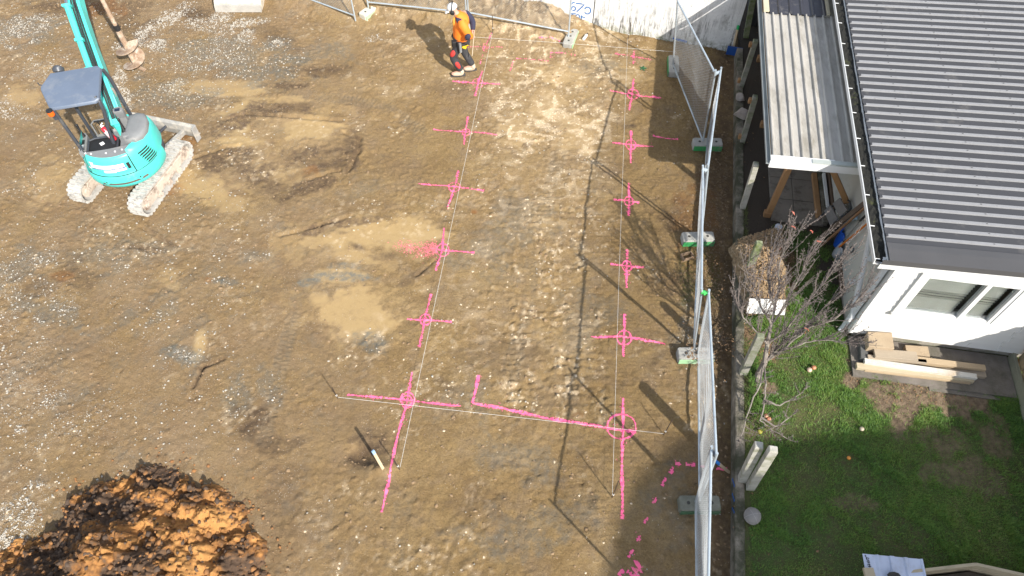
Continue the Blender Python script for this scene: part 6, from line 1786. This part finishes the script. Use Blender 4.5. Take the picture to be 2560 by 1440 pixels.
r_ = random.Random(5); q = MB()
for k in range(1500):
    f, g_ = r_.random(), r_.random()
    p = cs4[0] * (1 - f) * (1 - g_) + cs4[1] * f * (1 - g_) + cs4[3] * (1 - f) * g_ + cs4[2] * f * g_
    z = .52 + .22 * (math.sin(math.pi * f) * math.sin(math.pi * g_)) ** .6 + r_.uniform(-.01, .02)
    R = Euler((r_.gauss(0, .5), r_.gauss(0, .5), r_.random() * 6.28)).to_matrix(); s = .012 + .018 * r_.random()
    q.add([Vector((p.x, p.y, z)) + R @ Vector(c) for c in ((-s, 0, 0), (0, -s * .5, .003), (s, 0, 0), (0, s * .5, .003))], [(0, 1, 2, 3)])
lo_ = q.build('loose_leaves', M('tan_leaf', (.44, .30, .165), (.24, .15, .08), 30, .9), bn, world=True, kind='stuff')
wbp = [(1874, 747, .62), (1968, 751, .62), (1962, 788, .34), (1866, 783, .34)]
a4 = [P(*t_) for t_ in wbp]; nn = (a4[1] - a4[0]).cross(a4[3] - a4[0]).normalized() * .018
q = MB(); q.loft([a4, [p + nn for p in a4]]); q.build('white_board', m_wht, label='white painted board leaning on the leaf bin behind the bare tree', cat='board')
cpz = P(1947, 566, .55)
q = MB(); q.tube([cpz + Vector((0, 0, -.35)), cpz, cpz + Vector((0, 0, .0))], [.05, .065, .065], 16); q.tube([cpz + Vector((0, 0, .001)), cpz + Vector((0, 0, .002))], [.066, .05], 16, cap=True)
q.build('plastic_pot', M('dusty_white_plastic', (.50, .52, .56), (.42, .43, .46), 5, .6), smooth=True, sharp=40, label='dusty white plastic pot standing behind the leaf bin', cat='pot')

# ------------------------------------------------------------------ things leaning on the side wall
def side_px(u, v, off=.03):
    o = Vector((0, 0, CH)); d = P(u, v, 0) - o
    c = HC - HR * off
    t = (c - o).dot(HR) / d.dot(HR); return o + d * t
m_lad = M('dark_ladder_steel', (.055, .062, .068), (.045, .05, .055), 4, .45); m_tread = M('grey_tread', (.20, .19, .18), (.16, .15, .145), 8, .7)
la = thing('step_ladder', 'folded dark step ladder with two wide grey treads leaning on the side wall', 'ladder', P(2050, 560, ZG))
bA, bB = P(2046, 545, ZG + .05), P(2060, 586, ZG + .05)
tA, tB = side_px(2110, 492, .10), side_px(2130, 522, .06)
up1 = (tA - bA)
q = MB(); top_ = [bA, bA.lerp(tA, .85), bA.lerp(tA, 1.0) + (tB - tA) * .08, bA.lerp(tA, 1.06) + (tB - tA) * .5, bB.lerp(tB, 1.0) - (tB - tA) * .08, bB.lerp(tB, .85), bB]
q.tube(top_, .018, 8); q.build('frame', m_lad, la, smooth=True, world=True)
wo_ = Vector((0, 0, .0)) + HR * -.03
for f in (.34, .68):
    a, b = bA.lerp(tA, f), bB.lerp(tB, f); a2, b2 = bA.lerp(tA, f + .26), bB.lerp(tB, f + .26)
    q = MB(); q.loft([[p + wo_ for p in (a, b, b2, a2)], [p + wo_ * 1.8 for p in (a, b, b2, a2)]]); q.build('tread', m_tread, la, bevel=.004, world=True)
for a, b in ((bA + HR * .16, tA.lerp(bA, .3) + HR * .06), (bB + HR * .16, tB.lerp(bB, .3) + HR * .04)): MB().tube([a, b], .014, 6).build('rear_leg', m_lad, la, world=True)
def lean(a, b, w, h, mat, name, label, cat, z=ZG + .04, off=.05, group=None):
    A, B = P(a[0], a[1], z), side_px(b[0], b[1], off)
    q = MB(); q.beam(A, B, w, h, up=HR); return q.build(name, mat, bevel=.003, label=label, cat=cat, group=group)
m_old = M('old_dark_timber', (.14, .10, .07), (.10, .07, .05), 4, .85, bump=.3, stretch=(.3, 1, 1))
lean((2050, 596), (2172, 500), .10, .03, m_old, 'plank', 'dark grey brown plank leaning below the step ladder', 'plank')
lean((2056, 612), (2195, 490), .035, .03, M('warm_brown_pole', (.28, .15, .075), (.22, .115, .055), 4, .7), 'wooden_pole', 'long thin brown pole leaning on the side wall', 'pole')
for (a, b, mt, lb) in (((2034, 436), (2046, 545), m_brown, 'brown sleeper lying along the paving edge'), ((2047, 432), (2062, 560), m_conc, 'grey concrete rail lying beside the brown sleeper')):
    A, B = P(a[0], a[1], ZG + .06), P(b[0], b[1], ZG + .06); q = MB(); q.beam(A, B, .09, .11); q.build('edging_beam', mt, bevel=.005, label=lb, cat='beam')
q = MB(); A, B = P(2058, 436, ZG + .12), P(2068, 520, ZG + .10); q.beam(A, B, .05, .10); q.build('white_trim_length', m_trim, label='white trim length lying against the side wall base', cat='trim')
# blue tub-like shovel and white spade with orange handle, black handled rod, green fork, blue squeegee
def spade(base, tipz, hand0, hand1, mh, mb_, name, label, wblade, lblade, flat=.05, off=.05, r=.016):
    A = P(base[0], base[1], tipz); B = side_px(hand1[0], hand1[1], off)
    o = thing(name, label, name.replace('_', ' '), A)
    d = (B - A).normalized(); s = d.cross(HR).normalized(); n_ = s.cross(d)
    q = MB(); rows = []
    for f, w in ((0, .55), (.08, .82), (.3, 1), (.75, 1), (.95, .85), (1, .35)):
        rows.append([A + d * (lblade * f) + s * (wblade / 2 * w * x) + n_ * (flat * (abs(x) ** 2) + .02 * (1 - f)) for x in (-1, -.6, 0, .6, 1)])
    q.loft(rows, cap=False, closed=False)
    bl = q.build('blade', mb_, o, smooth=True, world=True); md = bl.modifiers.new('s', 'SOLIDIFY'); md.thickness = .006
    q = MB(); q.tube([A + d * lblade * .9, A.lerp(B, .6), B], r, 8); q.build('handle', mh, o, smooth=True, world=True)
    return o
m_or = M('orange_handle', (.66, .20, .03), (.58, .17, .025), 5, .5); m_blp = M('blue_plastic', (.015, .10, .52), (.012, .08, .42), 4, .4); m_wsp = M('grey_white_spade', (.48, .50, .52), (.38, .40, .42), 6, .5)
spade((2076, 636), ZG + .04, None, (2172, 556), m_or, m_wsp, 'spade', 'white spade with bright orange handle leaning on the side wall', .26, .42)
spade((2080, 612), ZG + .16, None, (2118, 556), m_blp, m_blp, 'dustpan', 'bright blue plastic scoop resting on the spade', .30, .36)
q = MB(); A, B = P(2092, 622, ZG + .1), side_px(2150, 552, .05); q.tube([A, B], .010, 8); ro = q.build('metal_rod', M('grey_rod', (.28, .27, .25), (.22, .21, .2), 5, .5), smooth=True, label='thin grey rod with black grip leaning above the spade', cat='rod')
q = MB(); B2 = side_px(2165, 538, .05); q.tube([B, B2], .019, 8); q.build('grip', m_black, ro, smooth=True, world=True)
fk = spade((2080, 656), ZG + .04, None, (2122, 630), M('green_grey_handle', (.13, .18, .18), (.10, .14, .14), 5, .6), M('green_grey_tool', (.12, .17, .17), (.10, .14, .14), 5, .6), 'hand_shovel', 'short green grey shovel with D grip by the downpipe', .16, .22)
gq = side_px(2128, 626, .06); q = MB(); q.tube([gq + Vector((0, .05 * math.cos(a), .07 * math.sin(a) + .02)) for a in np.linspace(0, 6.28, 14, endpoint=False)], .013, 6, closed=True); q.build('d_grip', m_lad, fk, smooth=True, world=True)
q = MB(); q.beam(side_px(2108, 553, .06), side_px(2142, 545, .06), .03, .06); sq_ = q.build('squeegee', M('pale_blue_plastic', (.35, .50, .60), (.28, .42, .52), 4, .4), bevel=.005, label='pale blue squeegee head hung on the side wall', cat='squeegee')
# fallen fruit
def fruit(u, v, col, r_, label, name='apple'):
    p = P(u, v, ZG + .03); nm = 'fruit_%s' % ''.join('%02d' % int(c * 99) for c in col)
    q = MB(); q.ball((p.x, p.y, ZG + r_ + .02), r_, 12, 9, (1, 1, .88)); o = q.build(name, M(nm, col, tuple(c * .7 for c in col), 14, .4), smooth=True, label=label, cat='apple', group='fallen apples')
    k = MB(); k.tube([(p.x, p.y, ZG + 2 * r_ + .008), (p.x + .006, p.y, ZG + 2 * r_ + .03)], .003, 5); k.build('stalk', m_old, o, world=True)
fruit(2022, 927, (.70, .48, .36), .042, 'pale peach apple of the touching pair beside the tree')
fruit(2033, 921, (.55, .24, .12), .040, 'redder apple of the touching pair beside the tree')
fruit(1914, 1041, (.58, .26, .13), .036, 'reddish apple under the low twigs, farther of two')
fruit(1921, 1049, (.66, .28, .16), .036, 'orange red apple under the low twigs, nearer of two')
fruit(1899, 1080, (.50, .45, .05), .036, 'yellow green apple under the lowest twigs by the kerb wall')
fruit(2121, 1146, (.78, .30, .05), .030, 'small bright orange fruit alone in the middle of the lawn')
fruit(2153, 1074, (.60, .50, .36), .036, 'pale brown shrivelled apple alone on the lawn near the bare earth')

# ------------------------------------------------------------------ bare fruit tree
m_bark = M('grey_brown_bark', (.27, .235, .205), (.17, .14, .12), 9, .9, bump=.5, bscale=50, dirt=(.33, .34, .25), dirt_amt=.3, dscale=6)
m_twig = M('purple_brown_twig', (.185, .155, .138), (.125, .100, .088), 8, .8)
tb = P(1893, 962, ZG)
tree = thing('fruit_tree', 'small bare fruit tree with fan of upright twigs beside the kerb wall', 'tree', tb)
crotch = P(1912, 905, .62)
tr_ = MB(); tr_.tube([tb - Vector((0, 0, .1)), tb.lerp(crotch, .4) + Vector((-.02, .03, 0)), crotch], [.062, .052, .048], 9)
lead = [crotch, P(1918, 862, .90), P(1928, 810, 1.2), P(1937, 770, 1.45), P(1941, 735, 1.65)]
tr_.tube(lead, [.042, .034, .026, .018, .011], 8)
limbs = [
 [crotch, P(1935, 880, .85), P(1990, 865, 1.0), P(2040, 850, 1.15), P(2110, 855, 1.3)],
 [crotch, P(1940, 870, .85), P(1985, 840, 1.2), P(2040, 790, 1.55), P(2110, 720, 1.9)],
 [lead[1], P(1960, 830, 1.25), P(2010, 770, 1.65), P(2060, 700, 2.0), P(2100, 660, 2.2)],
 [lead[2], P(1960, 770, 1.6), P(1990, 710, 1.9), P(2020, 650, 2.2)],
 [lead[2], P(1915, 790, 1.4), P(1890, 740, 1.6), P(1872, 690, 1.8)],
 [lead[3], P(1945, 720, 1.75), P(1950, 660, 2.0), P(1970, 600, 2.3)],
 [lead[3], P(1925, 740, 1.65), P(1920, 690, 1.85), P(1930, 630, 2.1)],
 [lead[1], P(1900, 840, 1.1), P(1865, 800, 1.3), P(1845, 770, 1.45)],
 [crotch, P(1950, 880, .9), P(2020, 820, 1.4), P(2085, 800, 1.7), P(2150, 745, 2.0)],
 [crotch, P(1900, 960, .8), P(1870, 1030, .62), P(1850, 1095, .46)],
 [crotch, P(1914, 960, .75), P(1912, 1000, .6), P(1902, 1050, .5), P(1930, 1075, .42), P(1965, 1095, .36)],
 [P(1903, 1045, .5), P(1940, 1068, .5), P(1972, 1045, .55)],
 [P(1914, 1000, .6), P(1950, 1015, .6), P(2000, 985, .65)],
]
lm = MB(); tw = MB(); fn = MB()
rt = random.Random(21)
UPV = Vector((.10, .10, 1)).normalized()
def polyl(pts, n=4):
    out = []
    for a, b in zip(pts[:-1], pts[1:]): out += [a.lerp(b, k / n) + Vector((rt.uniform(-.012, .012), rt.uniform(-.012, .012), rt.uniform(-.012, .012))) for k in range(n)]
    return out + [pts[-1]]
tips = []
def twig(a, d, L, r0, depth):
    pts = [a]; p = a; n = 6; dd = d.normalized()
    for k in range(n):
        dd = (dd + UPV * .10 + Vector((rt.gauss(0, .07), rt.gauss(0, .07), rt.gauss(0, .05)))).normalized()
        p = p + dd * (L / n); pts.append(p)
    tw.tube(pts, [r0 * (1 - .7 * k / n) for k in range(n + 1)], 5)
    for k in range(1, n):          # short fruiting spurs
        for _ in range(2):
            e = (dd.cross(Vector((rt.gauss(0, 1), rt.gauss(0, 1), rt.gauss(0, 1))))).normalized()
            fn.tube([pts[k], pts[k] + e * rt.uniform(.012, .035) + dd * .012], [.0035, .0045], 4)
    tips.append(pts[-1])
    if depth > 0:
        for k in range(rt.choice((1, 2, 2))):
            i = rt.randint(1, n - 2); e = (dd + Vector((rt.gauss(0, .5), rt.gauss(0, .5), rt.gauss(0, .3)))).normalized(); twig(pts[i], e, L * rt.uniform(.4, .7), r0 * .7, depth - 1)
for i, L in enumerate(limbs):
    p = polyl(L); n = len(p); low = i >= 9
    lm.tube(p, [(.0185 if not low else .0165) * (1 - .70 * k / n) for k in range(n)], 7)
    for k in range(2, n):
        if low:
            if rt.random() < .8:
                d = Vector((rt.gauss(.2, .7), rt.gauss(-.1, .7), rt.gauss(.2, .4))).normalized(); twig(p[k], d, rt.uniform(.12, .32), .006, 0)
        else:
            for _ in range(rt.choice((1, 2, 2, 3))):
                d = (p[min(k + 1, n - 1)] - p[k - 1]).normalized() * .7 + Vector((rt.gauss(.12, .38), rt.gauss(.10, .38), rt.gauss(.55, .3))); twig(p[k], d, rt.uniform(.3, .72), .0064, 1 if rt.random() < .6 else 0)
    d = (p[-1] - p[-3]).normalized(); twig(p[-1], d, .4 if not low else .2, .006, 1)
tr_.build('trunk', m_bark, tree, smooth=True, world=True)
lm.build('limbs', m_bark, tree, smooth=True, world=True, kind='stuff')
tw.build('twigs', m_twig, tree, smooth=True, world=True, kind='stuff')
fn.build('spurs', m_twig, tree, world=True, kind='stuff')
lv = MB()
for k in range(9):
    c = rt.choice(tips); R = Euler((rt.gauss(0, .6), rt.gauss(0, .6), rt.random() * 6.28)).to_matrix()
    lv.add([c + R @ Vector(v) for v in ((-.045, 0, 0), (-.01, -.014, .012), (.035, -.006, .0), (.045, .004, -.014), (.0, .014, .012))], [(0, 1, 2, 3, 4)])
lv.build('last_leaves', M('red_leaf', (.50, .14, .09), (.36, .10, .06), 20, .6), tree, world=True, kind='stuff')
# long grass tufts beside the trunk
gt = MB()
for k in range(420):
    p = P(rt.gauss(1884, 12), rt.gauss(960, 45), ZG); a = rt.random() * 6.28; h = rt.uniform(.08, .22); e = Vector((math.cos(a), math.sin(a), 0)); s_ = Vector((-e.y, e.x, 0)) * .005
    if (Vector((p.x, p.y, 0)) - WA).dot(WN) < .16: continue
    gt.add([p - s_, p + s_, p + e * h * .35 + s_ * .8 + Vector((0, 0, h * .7)), p + e * h * .35 - s_ * .8 + Vector((0, 0, h * .7)), p + e * h * .9 + Vector((0, 0, h * .75))], [(0, 1, 2, 3), (3, 2, 4)])
gt.build('long_grass', M('long_grass_blade', (.085, .17, .022), (.05, .11, .015), 5, .6), label='tufts of longer grass round the foot of the bare tree', kind='stuff')

# ------------------------------------------------------------------ unseen tall block added behind the drone to shade the lower lawn
nb_ = thing('shade_block', 'unseen cream block added to cast the shadow on the lawn', 'shade block', (20, -20, 0))
BZ = 14.0
kx, ky = SUN_AZ.x / math.tan(SUN_EL), SUN_AZ.y / math.tan(SUN_EL)
def sky_edge(u, v, z0):
    p = P(u, v, z0); return (p.x + kx * (BZ - z0), p.y + ky * (BZ - z0))
plan = [sky_edge(1745, 1088, 0), sky_edge(1690, 1092, 0), sky_edge(1575, 1200, 0), sky_edge(1500, 1440, 0)]  # outline traced back towards the sun from the wanted shadow edge
e0 = sky_edge(2560, 1035, ZG)
plan += [(plan[-1][0] - .5, plan[-1][1] - 9), (32, plan[-1][1] - 9), (32, e0[1]), e0]
m_nw = M('cream_render', (.6, .57, .5), (.55, .52, .46), 3, .8)
q = MB(); q.loft([[Vector((x, y, z)) for x, y in plan] for z in (-.3, BZ)]); q.build('wall', m_nw, nb_, world=True)
for zf in (2.2, 5.4, 8.6, 11.6):  # invented window rows on the added block
    for x in (16.0, 19.0, 22.0, 25.0):
        yy = plan[0][1] + (e0[1] - plan[0][1]) * (x - plan[0][0]) / (e0[0] - plan[0][0]) if x < e0[0] else e0[1]
        q = MB(); q.box((x, yy + .03, zf), (1.1, .06, 1.3)); w_ = q.build('window', m_trim, nb_, world=True)
        q = MB(); q.box((x, yy + .06, zf), (.95, .03, 1.15)); q.build('pane', m_dark, w_, world=True)
# ------------------------------------------------------------------ person in orange work clothes
def skin(name, joints, edges, mat, parent, sub=2, root=0, world=True):
    off = wloc(parent)
    me = bpy.data.meshes.new(name)
    keys = list(joints)
    me.from_pydata([tuple(Vector(joints[k][0]) - off) for k in keys], [(keys.index(a), keys.index(b)) for a, b in edges], [])
    o = bpy.data.objects.new(name, me); COL.objects.link(o); o.parent = parent
    md = o.modifiers.new('skin', 'SKIN'); md.use_smooth_shade = True
    sv = me.skin_vertices[0].data
    for i, k in enumerate(keys):
        r_ = joints[k][1]
        sv[i].radius = r_ if isinstance(r_, tuple) else (r_, r_)
        sv[i].use_root = (i == root)
    ms = o.modifiers.new('sub', 'SUBSURF'); ms.levels = sub; ms.render_levels = sub
    me.materials.append(mat)
    return o
m_skin = M('skin', (.58, .33, .24), (.50, .27, .19), 8, .5)
m_hv = M('orange_hivis', (.95, .235, .020), (.85, .19, .015), 5, .7, bump=.25, bscale=18)
m_navy = M('navy_cloth', (.030, .032, .065), (.022, .024, .05), 6, .85)
m_tro = M('charcoal_trouser', (.028, .030, .034), (.050, .050, .052), 5, .9, bump=.3, bscale=16, dirt=(.15, .14, .125), dirt_amt=.2, dscale=6)
m_redp = M('red_trouser_panel', (.58, .045, .035), (.50, .035, .03), 6, .8)
m_boot = M('sandy_boot', (.56, .47, .36), (.44, .36, .26), 8, .8, bump=.3)
m_cap = M('white_cap', (.76, .75, .72), (.70, .69, .66), 6, .7)
Y0 = 13.22
pz0 = gh(-1.1, Y0)
per = thing('person', 'person in orange jacket, white cap and black ear muffs, hands behind the back', 'person', (-1.10, Y0, pz0))
def J(x, y, z): return Vector((x, Y0 + y, pz0 + z))
hipL, hipR = J(-1.09, -.10, .90), J(-1.09, .10, .90)
kL, aL, tL = J(-1.30, -.12, .50), J(-1.13, -.11, .10), J(-1.36, -.13, .05)
kR, aR, tR = J(-1.06, .08, .50), J(-.88, .07, .11), J(-1.10, .05, .05)
sL, eL, hL = J(-1.04, -.20, 1.40), J(-.91, -.25, 1.14), J(-.86, -.07, 1.00)
sR, eR, hR_ = J(-1.00, .19, 1.41), J(-.83, .17, 1.19), J(-.84, .0, 1.04)
body = {'pel': (J(-1.09, 0, .95), (.14, .12)), 'sp': (J(-1.06, 0, 1.13), (.14, .11)), 'ch': (J(-1.06, 0, 1.32), (.16, .12)), 'nk': (J(-1.13, 0, 1.47), .058), 'hb': (J(-1.20, 0, 1.545), (.075, .07)), 'hc': (J(-1.235, 0, 1.60), (.085, .095)), 'ht': (J(-1.24, 0, 1.68), (.07, .075)),
 'hl': (hipL, .10), 'kl': (kL, .062), 'al': (aL, .045), 'tl': (tL, .035), 'hr': (hipR, .10), 'kr': (kR, .062), 'ar': (aR, .045), 'tr': (tR, .035),
 'sl': (sL, .062), 'el': (eL, .045), 'wl': (hL, .030), 'sr': (sR, .062), 'er': (eR, .045), 'wr': (hR_, .030)}
ed = [('pel', 'sp'), ('sp', 'ch'), ('ch', 'nk'), ('nk', 'hb'), ('hb', 'hc'), ('hc', 'ht'), ('pel', 'hl'), ('hl', 'kl'), ('kl', 'al'), ('al', 'tl'), ('pel', 'hr'), ('hr', 'kr'), ('kr', 'ar'), ('ar', 'tr'), ('ch', 'sl'), ('sl', 'el'), ('el', 'wl'), ('ch', 'sr'), ('sr', 'er'), ('er', 'wr')]
# palms, fingers and thumbs
for s, (e, h) in (('l', (eL, hL)), ('r', (eR, hR_))):
    d = (h - e).normalized(); side = d.cross(Vector((1, 0, .2))).normalized(); nrm_ = side.cross(d)
    pm = h + d * .07
    body['p' + s] = (pm, (.034, .018)); ed.append(('w' + s, 'p' + s))
    for f in range(4):
        k1, k2 = 'f%s%da' % (s, f), 'f%s%db' % (s, f); o_ = side * (.026 - .0175 * f); Lf = (.036, .041, .038, .030)[f]
        body[k1] = (pm + d * (.03 + Lf * .4) + o_, .0085); body[k2] = (pm + d * (.03 + Lf) + o_ + nrm_ * .028, .0075)
        ed += [('p' + s, k1), (k1, k2)]
    body['t%sa' % s] = (h + d * .05 + side * .036, .010); body['t%sb' % s] = (h + d * .085 + side * .045 + nrm_ * .02, .0085); ed += [('w' + s, 't%sa' % s), ('t%sa' % s, 't%sb' % s)]
bo_ = skin('body', body, ed, m_skin, per)
# face: nose, ear, brows, mouth
q = MB(); c = J(-1.335, 0, 1.585); q.ball(c, .018, 8, 6, (1.1, .8, 1.3)); q.build('nose', m_skin, bo_, smooth=True, world=True)
for y in (-.035, .035): MB().ball(J(-1.315, y, 1.617), .012, 8, 6).build('eye', m_navy, bo_, smooth=True, world=True)
q = MB(); q.tube([J(-1.318, y, 1.540 - abs(y) * .2) for y in (-.028, 0, .028)], .007, 6); q.build('mouth', M('lip', (.42, .17, .14), (.38, .15, .12), 8, .5), bo_, smooth=True, world=True)
for y in (-.088, .088):
    q = MB(); q.ball(J(-1.215, y, 1.60), .030, 8, 6, (.7, .35, 1)); q.build('ear', m_skin, bo_, smooth=True, world=True)
q = MB(); rows = []
for (cx_, cz_, ax_, ay_) in ((-1.09, .88, .150, .170), (-1.085, .93, .168, .190), (-1.095, 1.03, .172, .186), (-1.09, 1.16, .162, .185), (-1.07, 1.28, .165, .205), (-1.055, 1.38, .145, .205), (-1.07, 1.44, .115, .150), (-1.11, 1.485, .085, .095), (-1.135, 1.515, .078, .082)):
    rows.append([J(cx_ + ax_ * math.cos(t) * (1 + .05 * math.sin(5 * t + cz_ * 20)), ay_ * math.sin(t), cz_ + .02 * math.cos(t)) for t in np.linspace(0, 2 * math.pi, 26, endpoint=False)])
q.loft(rows)
q.tube([sL + Vector((0, .05, .02)), sL.lerp(eL, .12), sL.lerp(eL, .5), eL, eL.lerp(hL, .4), eL.lerp(hL, .88)], [.09, .105, .092, .082, .075, .052], 14)
q.build('jacket', m_hv, per, smooth=True, world=True, sharp=80)
skin('navy_sleeve', {'a': (sR + Vector((-.03, -.02, .02)), .098), 'b': (sR.lerp(eR, .5), .085), 'c': (eR, .075), 'd': (eR.lerp(hR_, .88), .05)}, [('a', 'b'), ('b', 'c'), ('c', 'd')], m_navy, per)
q = MB(); q.ball(eL.lerp(hL, -.25) + Vector((.0, -.045, .0)), .062, 12, 8, (1.0, .75, 1.25), Euler((0, .5, 0)).to_matrix()); q.build('elbow_patch', m_navy, per, smooth=True, world=True)
q = MB(); q.ball(J(-1.09, -.10, 1.43), .10, 14, 8, (.85, 1.15, .42), Euler((.45, -.2, .3)).to_matrix()); q.build('shoulder_yoke', m_navy, per, smooth=True, world=True)
trj = {'pel': (J(-1.09, 0, .93), (.17, .145)), 'hl': (hipL + Vector((-.02, 0, -.06)), .125), 'ml': (hipL.lerp(kL, .6), .105), 'kl': (kL, .092), 'cl': (kL.lerp(aL, .5), .085), 'al': (aL + Vector((0, 0, .03)), .078), 'hr': (hipR + Vector((.01, 0, -.06)), .125), 'mr': (hipR.lerp(kR, .6), .105), 'kr': (kR, .09), 'cr': (kR.lerp(aR, .5), .082), 'ar': (aR + Vector((0, 0, .03)), .076)}
skin('trousers', trj, [('pel', 'hl'), ('hl', 'ml'), ('ml', 'kl'), ('kl', 'cl'), ('cl', 'al'), ('pel', 'hr'), ('hr', 'mr'), ('mr', 'kr'), ('kr', 'cr'), ('cr', 'ar')], m_tro, per)
for c, sc_, R in ((hipL.lerp(kL, .72) + Vector((-.035, -.055, .02)), (.75, .62, 1.25), Euler((0, .55, 0))), (kL.lerp(aL, .42) + Vector((.025, -.045, 0)), (.6, .62, 1.5), Euler((0, -.42, 0)))):
    q = MB(); q.ball(c, .082, 12, 8, sc_, R.to_matrix()); q.build('red_panel', m_redp, per, smooth=True, world=True)
for a, t_ in ((aL, tL), (aR, tR)):
    d = (t_ - a); d.z = 0; d.normalize(); b0_ = Vector((a.x, a.y, pz0 + .06))
    bt2 = skin('boot', {'a': (a + Vector((0, 0, .07)), .072), 'b': (b0_ - d * .02, (.066, .066)), 'c': (b0_ + d * .12 - Vector((0, 0, .005)), (.058, .056)), 'd': (b0_ + d * .215 - Vector((0, 0, .015)), (.046, .042))}, [('a', 'b'), ('b', 'c'), ('c', 'd')], m_boot, per)
    q = MB(); sd_ = Vector((-d.y, d.x, 0)); q.loft([[b0_ + d * x + sd_ * y + Vector((0, 0, z)) for x, y in ((-.085, -.04), (-.085, .04), (.10, .055), (.235, .035), (.235, -.035), (.10, -.055))] for z in (-.062, -.035)]); q.build('sole', m_tro, bt2, bevel=.006, world=True)
# white cap, ear muffs
hc = J(-1.235, 0, 1.635); Rc = Euler((0, -.35, 0)).to_matrix()
q = MB(); rows = []
for a in (0, .25, .5, .8, 1.1, 1.4, 1.57): rows.append([hc + Rc @ Vector((.112 * math.cos(a) * math.cos(t), .100 * math.cos(a) * math.sin(t), .105 * math.sin(a))) for t in np.linspace(0, 2 * math.pi, 22, endpoint=False)])
q.loft(rows, cap=False); cap_ = q.build('cap', m_cap, per, smooth=True, world=True)
q = MB(); q.loft([[hc + Rc @ Vector((-.085 - .095 * f, y * (1 - .35 * f), -.004 - .03 * f - .02 * (y / .085) ** 2)) for y in (-.085, -.05, 0, .05, .085)] for f in (0, .5, .85, 1.0)], cap=False, closed=False); vz = q.build('cap_visor', m_cap, cap_, smooth=True, world=True); md = vz.modifiers.new('s', 'SOLIDIFY'); md.thickness = .006
q = MB(); q.tube([hc + Vector((-.02 + .03 * math.sin(t), .122 * math.cos(t), -.04 + .162 * math.sin(t))) for t in np.linspace(0, math.pi, 18)], .012, 6); em = q.build('ear_muffs', m_black, per, smooth=True, world=True)
for s in (-1, 1):
    q = MB(); q.tube([hc + Vector((.005, s * .095, -.045)), hc + Vector((.005, s * .125, -.045)), hc + Vector((.005, s * .140, -.045))], [.046, .05, .034], 16); q.build('muff_cup', m_black, em, smooth=True, world=True, sharp=50)
# tool belt with pouches
q = MB(); q.tube([J(-1.09 + .190 * math.cos(t), .165 * math.sin(t), .955) for t in np.linspace(0, 2 * math.pi, 24, endpoint=False)], .022, 6, closed=True); tbelt = q.build('tool_belt', m_black, per, smooth=True, world=True)
for x, y, z, sx_, sy_, sz_ in ((-1.24, -.15, .86, .10, .10, .17), (-1.12, -.21, .85, .10, .07, .20)):
    q = MB(); q.box(J(x, y, z), (sx_, sy_, sz_), Euler((.1, 0, .3)).to_matrix()); q.build('pouch', m_black, tbelt, bevel=.015, world=True)
q = MB(); q.tube([J(-1.105, -.255, .95), J(-1.10, -.265, .74)], .030, 10); q.build('grey_holster', m_grey, tbelt, smooth=True, world=True)
q = MB(); q.box(J(-1.02, -.24, .84), (.09, .03, .05), Euler((0, .4, 0)).to_matrix()); q.box(J(-.99, -.235, .87), (.12, .02, .02), Euler((0, -.35, 0)).to_matrix()); q.build('yellow_tool', M('yellow_plastic', (.72, .50, .02), (.64, .44, .02), 5, .5), tbelt, bevel=.004, world=True)
q = MB(); q.ball(J(-1.20, -.02, 1.30), .10, 12, 8, (.55, .75, 1.3)); q.build('lit_chest', M('lit_orange_hivis', (.95, .42, .06), (.90, .36, .05), 5, .7), per, smooth=True, world=True)  # yellower bulge on the chest: sunlit jacket tone put into the colour
# pale lath held behind the back
q = MB(); q.beam(J(-.80, -.02, 1.10), J(-.87, -.10, .52), .05, .014, up=(1, 0, 0)); q.build('timber_lath', M('pale_lath', (.58, .50, .38), (.50, .42, .31), 5, .7), bevel=.003, label='pale timber lath held behind the back of the person in orange', cat='lath')
